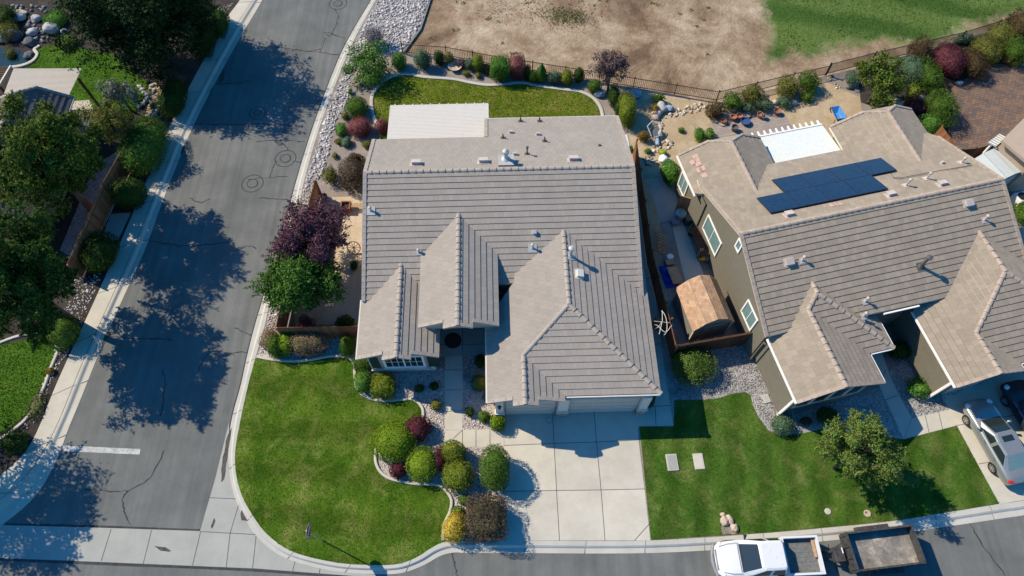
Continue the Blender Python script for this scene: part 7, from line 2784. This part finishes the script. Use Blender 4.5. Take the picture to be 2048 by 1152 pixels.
lid(1344, 925, .62, .92, .06, 'old_concrete', 'brownish rectangular utility lid in the lawn, nearer the driveway')
lid(1397, 923, .56, .88, .06, 'concrete', 'paler rectangular utility lid in the lawn, right of the other')
lid(1655, 1023, .34, .34, 0, 'kerb_concrete', 'pale round lid flush in the neighbouring lawn', 'round_lid', True)
t = lid(1734, 1027, .38, .38, 0, 'stone_tan', 'tan round lid with a dark hole in the neighbouring lawn', 'round_lid', True)
mb = MB()
mb.lathe(G(1731, 1025) + Vector((0, 0, .07)), [(.05, 0), (.045, .004)], 10)
mb.build('hole', 'rubber', t)
lid(1532, 798, .4, .5, .25, 'galvanised', 'small pale green utility lid on the gravel by the wall')
p = G(1098, 841)
mb = MB()
mb.loft([[p + Vector((r * math.cos(a), r * math.sin(a), .021)) for a in np.linspace(0, 6.283, 25)[:-1]] for r in (.14, .2)], True)
structure(mb.build('driveway_ring', 'old_concrete'))

# planter box, bench and bits left of the main house
p = G(692, 414, .25)
pl = thing('planter_box', 'square terracotta coloured planter box on the tan gravel', 'planter', (p.x, p.y, 0), .05)
mb = MB()
for dx, dy, sx, sy in ((0, .28, .66, .08), (0, -.28, .66, .08), (.29, 0, .08, .48), (-.29, 0, .08, .48)):
    mb.box((p.x + dx, p.y + dy, .25), (sx, sy, .5))
mb.build('sides', 'fence_wood', pl)
mb = MB()
mb.box((p.x, p.y, .18), (.5, .48, .3))
mb.build('soil', 'dark_soil', pl)
p = G(715, 412, .3)
bn = thing('garden_bench', 'small pale slatted bench on the gravel beside the planter box', 'bench', (p.x, p.y, 0), 0)
mb = MB()
for k in range(4):
    mb.box((p.x, p.y - .15 + k * .1, .42), (.9, .07, .03))
mb.build('seat', 'plank', bn)
for sx in (-.38, .38):
    mb = MB()
    mb.box((p.x + sx, p.y, .2), (.05, .36, .4))
    mb.build('leg', 'plank', bn)
p = G(708, 497, .35)
wl = thing('wagon_wheel', 'reddish wagon wheel ornament leaning by the plum tree', 'wagon wheel', (p.x, p.y, 0))
mb = MB()
n = 20
mb.tube([Vector((p.x + .42 * math.cos(a), p.y + .25 * math.sin(a), .45 + .36 * math.sin(a))) for a in np.linspace(0, 6.283, n + 1)], .03, 6)
for k in range(5):
    a = math.pi * k / 5
    d = Vector((.42 * math.cos(a), .25 * math.sin(a), .36 * math.sin(a)))
    c = Vector((p.x, p.y, .45))
    mb.tube([c - d, c + d], .018, 5)
mb.build('rim', 'fence_wood', wl)
p = G(648, 393, .2)
mb = MB()
mb.lathe((p.x, p.y, 0), [(.12, 0), (.2, .06), (.24, .3), (.2, .34), (.17, .2)], 14)
o = mb.build('flower_pot', 'pipe_dark', None, origin=(p.x, p.y, 0))
props(o, 'dark round pot by the fence end left of the planter box', 'pot')
sheet('weed_mat', px([(668, 285), (712, 290), (716, 330), (680, 345), (648, 345), (660, 310)]), .007, 'stone_dark', .05) if False else None
p = G(910, 134, .15)
bb = thing('stone_basin', 'pinkish stone basin between shrubs at the back fence', 'basin', (p.x, p.y, 0))
mb = MB()
mb.lathe((p.x, p.y, 0), [(.2, 0), (.3, .12), (.52, .26), (.55, .32), (.46, .30), (.3, .2), (.02, .18)], 14)
mb.build('bowl', 'stone_tan', bb)

# neighbour's patio pots
for i, (x, y, r, h, m, lab) in enumerate([(1447, 243, .22, .3, 'terracotta', 'bronze pot at the left of the patio row'), (1466, 236, .24, .34, 'terracotta', 'red clay pot left of its twin on the patio'), (1478, 234, .24, .36, 'terracotta', 'red clay pot behind the blue bowl'), (1490, 244, .36, .28, 'blue_glaze', 'wide blue glazed bowl on the patio'),
                                          (1493, 230, .3, .16, 'stone_tan', 'shallow tan saucer behind the blue bowl'), (1445, 246, .3, .1, 'stone_tan', 'shallow tan saucer at the patio edge'), (1469, 257, .26, .4, 'pipe_dark', 'dark pot standing alone in the middle of the patio'), (1520, 231, .24, .32, 'terracotta', 'clay pot beside a grey one at the patio back'),
                                          (1527, 234, .2, .3, 'grey_plastic', 'grey pot at the patio back'), (1554, 224, .26, .34, 'terracotta', 'clay pot at the right end of the patio')]):
    p = G(x, y, h / 2)
    mb = MB()
    mb.lathe((p.x, p.y, 0), [(r * .62, 0), (r * .95, h * .8), (r, h), (r * .84, h), (r * .78, h * .7), (.01, h * .66)], 14)
    o = mb.build('flower_pot', m, None, origin=(p.x, p.y, 0))
    props(o, lab, 'pot', 'pots on the flagstone patio')

# wheelbarrow
p = G(1673, 231, .35)
wb = thing('wheelbarrow', 'light blue wheelbarrow on the sand behind the white patio cover', 'wheelbarrow', (p.x, p.y, 0), math.radians(100))
M_ = MW[wb]
T = lambda x, y, z: M_ @ Vector((x, y, z))
mb = MB()
top = [(-.55, -.36), (.55, -.30), (.55, .30), (-.55, .36)]
bot = [(-.35, -.20), (.22, -.18), (.22, .18), (-.35, .20)]
mb.loft([[T(x, y, .68) for x, y in top], [T(x, y, .36) for x, y in bot]], True)
mb.poly([T(x, y, .36) for x, y in bot])
mb.loft([[T(x, y, .68) for x, y in top], [T(x * 1.06, y * 1.08, .685) for x, y in top], [T(x * 1.03, y * 1.04, .64) for x, y in top]], True)
mb.build('tray', 'blue_plastic', wb)
mb = MB()
for s in (1, -1):
    mb.tube([T(.7, s * .06, .22), T(.1, s * .2, .34), T(-1.0, s * .30, .52)], .025, 6)
mb.build('handles', 'plank', wb)
mb = MB()
n = 16
mb.loft([[T(.72 + q * math.cos(2 * math.pi * k / n), v, .2 + q * math.sin(2 * math.pi * k / n)) for k in range(n)] for q, v in ((.05, -.05), (.18, -.05), (.2, 0), (.18, .05), (.05, .05))], True, True)
mb.build('wheel', 'rubber', wb)
for s in (1, -1):
    mb = MB()
    mb.tube([T(-.3, s * .2, .36), T(-.4, s * .22, 0)], .02, 6)
    mb.build('leg', 'black_metal', wb)

# side yard clutter
p = G(1388, 460, .5)
hr = thing('hose_reel', 'coiled bright green hose on a reel in the side yard', 'hose', (p.x, p.y, 0))
mb = MB()
pts = [Vector((p.x + (.30 + .03 * math.sin(a * .7)) * math.cos(a), p.y + (.40 + .02 * math.cos(a)) * math.sin(a), .5 + .02 * (a / 6.283))) for a in np.linspace(0, 6.283 * 5, 90)]
mb.tube(pts, .03, 6)
mb.build('hose', 'green_plastic', hr)
mb = MB()
mb.box((p.x, p.y, .25), (.3, .4, .45))
mb.build('stand', 'black_metal', hr)
p = G(1360, 432, .5)
bn = thing('rubbish_bin', 'round dark bin with a teal lid against the taupe wall', 'bin', (p.x, p.y, 0))
mb = MB()
mb.lathe((p.x, p.y, 0), [(.26, 0), (.33, .8), (.33, .84)], 16)
mb.build('bin_body', 'grey_plastic', bn)
mb = MB()
mb.lathe((p.x, p.y, .84), [(.36, 0), (.36, .04), (.2, .10), (.02, .12)], 16)
mb.build('lid', 'green_plastic' if False else 'glass_teal', bn)
for x, y, lab, m, s in ((1376, 440, 'black wheeled toolbox beside the teal lidded bin', 'pipe_dark', (.5, .5, .6)), (1350, 445, 'dark plastic crate in front of the teal lidded bin', 'grey_plastic', (.5, .4, .35)), (1414, 510, 'grey storage crate at the wall before the shed', 'grey_plastic', (.45, .8, .5))):
    p = G(x, y, s[2] / 2)
    t = thing('crate', lab, 'crate', (p.x, p.y, 0), .25)
    mb = MB()
    mb.box((p.x, p.y, s[2] / 2), s, .25)
    mb.build('box', m, t, bevel=.03)
    mb = MB()
    mb.box((p.x, p.y, s[2] + .02), (s[0] + .05, s[1] + .05, .05), .25)
    mb.build('lid', m, t, bevel=.015)
p = G(1399, 487, .45)
wbn = thing('workbench', 'dark narrow workbench along the taupe wall', 'workbench', (p.x, p.y, 0), .23)
M_ = MW[wbn]
mb = MB()
for k in range(5):
    mb.box(M_ @ Vector((-.3 + k * .15, 0, .8)), (.13, 2.2, .04), .23)
mb.build('top', 'fence_wood_dark', wbn)
for sx in (-.3, .3):
    for sy in (-1.0, 1.0):
        mb = MB()
        mb.box(M_ @ Vector((sx, sy, .39)), (.07, .07, .78), .23)
        mb.build('leg', 'fence_wood_dark', wbn)
p = G(1406, 516, .3)
mb = MB()
mb.tube([Vector((p.x - .25, p.y - .05, .25)), Vector((p.x, p.y, .3)), Vector((p.x + .3, p.y + .05, .25))], [.12, .2, .14], 10)
o = mb.build('yellow_bucket', 'yellow_plastic', None, origin=(p.x, p.y, 0), smooth=True)
props(o, 'yellow plastic container lying by the shed', 'container')
for i, x in enumerate((1397, 1401)):
    p = G(x, 508, .5)
    mb = MB()
    mb.box((p.x, p.y, .55), (.07, .1, 1.1), .2)
    o = mb.build('timber_stake', 'plank', None, origin=(p.x, p.y, 0))
    props(o, ['left upright pale timber beside the yellow container', 'right upright pale timber beside the yellow container'][i], 'timber')
p = G(1340, 515, .25)
mb = MB()
mb.lathe((p.x, p.y, 0), [(.17, 0), (.2, .36), (.21, .38), (.02, .385)], 16)
o = mb.build('white_bucket', 'white_plastic', None, origin=(p.x, p.y, 0))
props(o, 'white lidded bucket in the side yard', 'bucket')
p = G(1338, 528, .1)
mb = MB()
mb.box((p.x, p.y, .2), (.55, .42, .4), .2)
o = mb.build('cardboard_box', 'plank', None, origin=(p.x, p.y, 0), bevel=.01)
props(o, 'tan box below the white bucket', 'box')
bm = bmesh.new()
c = G(1337, 553, 0)
bmesh.ops.create_grid(bm, x_segments=26, y_segments=34, size=.5)
r_ = np.random.default_rng(5)
for v in bm.verts:
    x, y = v.co.x, v.co.y
    h = .24 + .10 * math.sin(9 * x + 2 * y) * math.cos(7 * y) + .07 * math.sin(17 * y + 5 * x) + .03 * r_.normal()
    e = max(abs(x), abs(y)) / .5
    v.co = Vector((x * .85, y * 1.65, max(.01, h * (1 - e ** 4))))
me = bpy.data.meshes.new('tarpaulin')
bm.to_mesh(me)
bm.free()
me.materials.append(MATS['blue_tarp'])
o = link_mesh('tarpaulin', me, None, (c.x, c.y, .01))
o.rotation_euler = (0, 0, .2)
props(o, 'crumpled bright blue tarpaulin by the lot fence', 'tarp')
p = G(1350, 550, .45)
mb = MB()
mb.box((p.x, p.y, .45), (.75, 1.25, .03), mat=Matrix.Rotation(.25, 3, 'Z') @ Matrix.Rotation(.25, 3, 'Y'))
o = mb.build('plywood_sheet', 'plank', None, origin=(p.x, p.y, 0))
props(o, 'tan plywood sheet leaning over the blue tarpaulin', 'board')
p = G(1372, 410, .9)
mb = MB()
mb.box((p.x, p.y, .85), (.06, 1.1, 1.7), 1.2)
o = mb.build('fence_offcut', 'fence_wood_light', None, origin=(p.x, p.y, 0))
props(o, 'upright wooden panel beside the bin at the taupe wall', 'panel')
for i, (x, y) in enumerate([(1316, 470), (1323, 482), (1322, 500)]):
    p = G(x, y, .3)
    t = thing('rake_tools', ['leaning tangle of timber at the fence, rearmost', 'second leaning timber frame at the fence', 'orange timber frame at the fence above the bucket'][i], 'timber frame', (p.x, p.y, 0))
    mb = MB()
    for k in range(4):
        mb.bar((p.x - .3, p.y - .3 + k * .2, .7), (p.x + .3, p.y - .25 + k * .2, .25), .06, .06)
    mb.build('slats', 'plank' if i < 2 else 'fence_wood_light', t)
    mb = MB()
    mb.bar((p.x - .1, p.y - .4, .58), (p.x - .1, p.y + .45, .58), .06, .06)
    mb.build('rail', 'plank', t)
# garden net, bag and ornaments by the swale
p = G(1308, 262, .35)
nt = thing('garden_chair', 'pale green metal chair frame by the swale', 'chair', (p.x, p.y, 0), .4)
M_ = MW[nt]
T = lambda x, y, z: M_ @ Vector((x, y, z))
mb = MB()
mb.tube([T(-.4, -.5, .3), T(-.45, .3, .75), T(.1, .55, .8), T(.45, .2, .7), T(.35, -.5, .3), T(-.4, -.5, .3)], .035, 6)
mb.build('frame', 'cover_white', nt)
mb = MB()
mb.poly([T(-.36, -.45, .28), T(.32, -.45, .28), T(.4, .18, .5), T(-.4, .25, .5)])
mb.build('seat', 'bed_liner', nt)
B(G(1318, 270), (.5, .8, .5), 'stone_grey', 'pale rock pile below the green chair frame', seed=120)
B(G(1314, 285), (.35, .8, .35), 'stone_blue', 'bluish long stone below the pale rock pile', seed=121)
B(G(1325, 322), (.6, .7, .55), 'white_plastic', 'grey white sack beside the lime clump', name='sack', cat='sack', seed=122)
B(G(1286, 560), (.2, .2, .15), 'stone_grey', 'small stone on the gravel strip', seed=123) if False else None
# blue spill of glazed gravel sheet by the house wall
sheet('wall_pad', px([(1245, 271), (1254, 270), (1259, 294), (1250, 297)]), .06, 'paint_white', .1)
p = G(2040, 398, .5)
ac = thing('air_conditioner', 'white air conditioning unit at the right edge', 'air conditioner', (p.x, p.y, 0), .3)
mb = MB()
mb.box((p.x, p.y, .4), (.8, .8, .8), .3)
mb.build('casing', 'white_plastic', ac, bevel=.03)
mb = MB()
mb.lathe((p.x, p.y, .8), [(.32, .0), (.32, .02), (.28, .01)], 16)
mb.build('fan_grille', 'black_metal', ac)
# round table seen through the porch
p = G(905, 676, .4)
mb = MB()
mb.lathe((p.x, p.y, .02), [(.50, 0), (.52, .02), (.02, .03)], 24)
o = mb.build('door_mat', 'umber_fabric', None, origin=(p.x, p.y, 0))
props(o, 'dark half hidden round mat in the porch shade', 'mat')
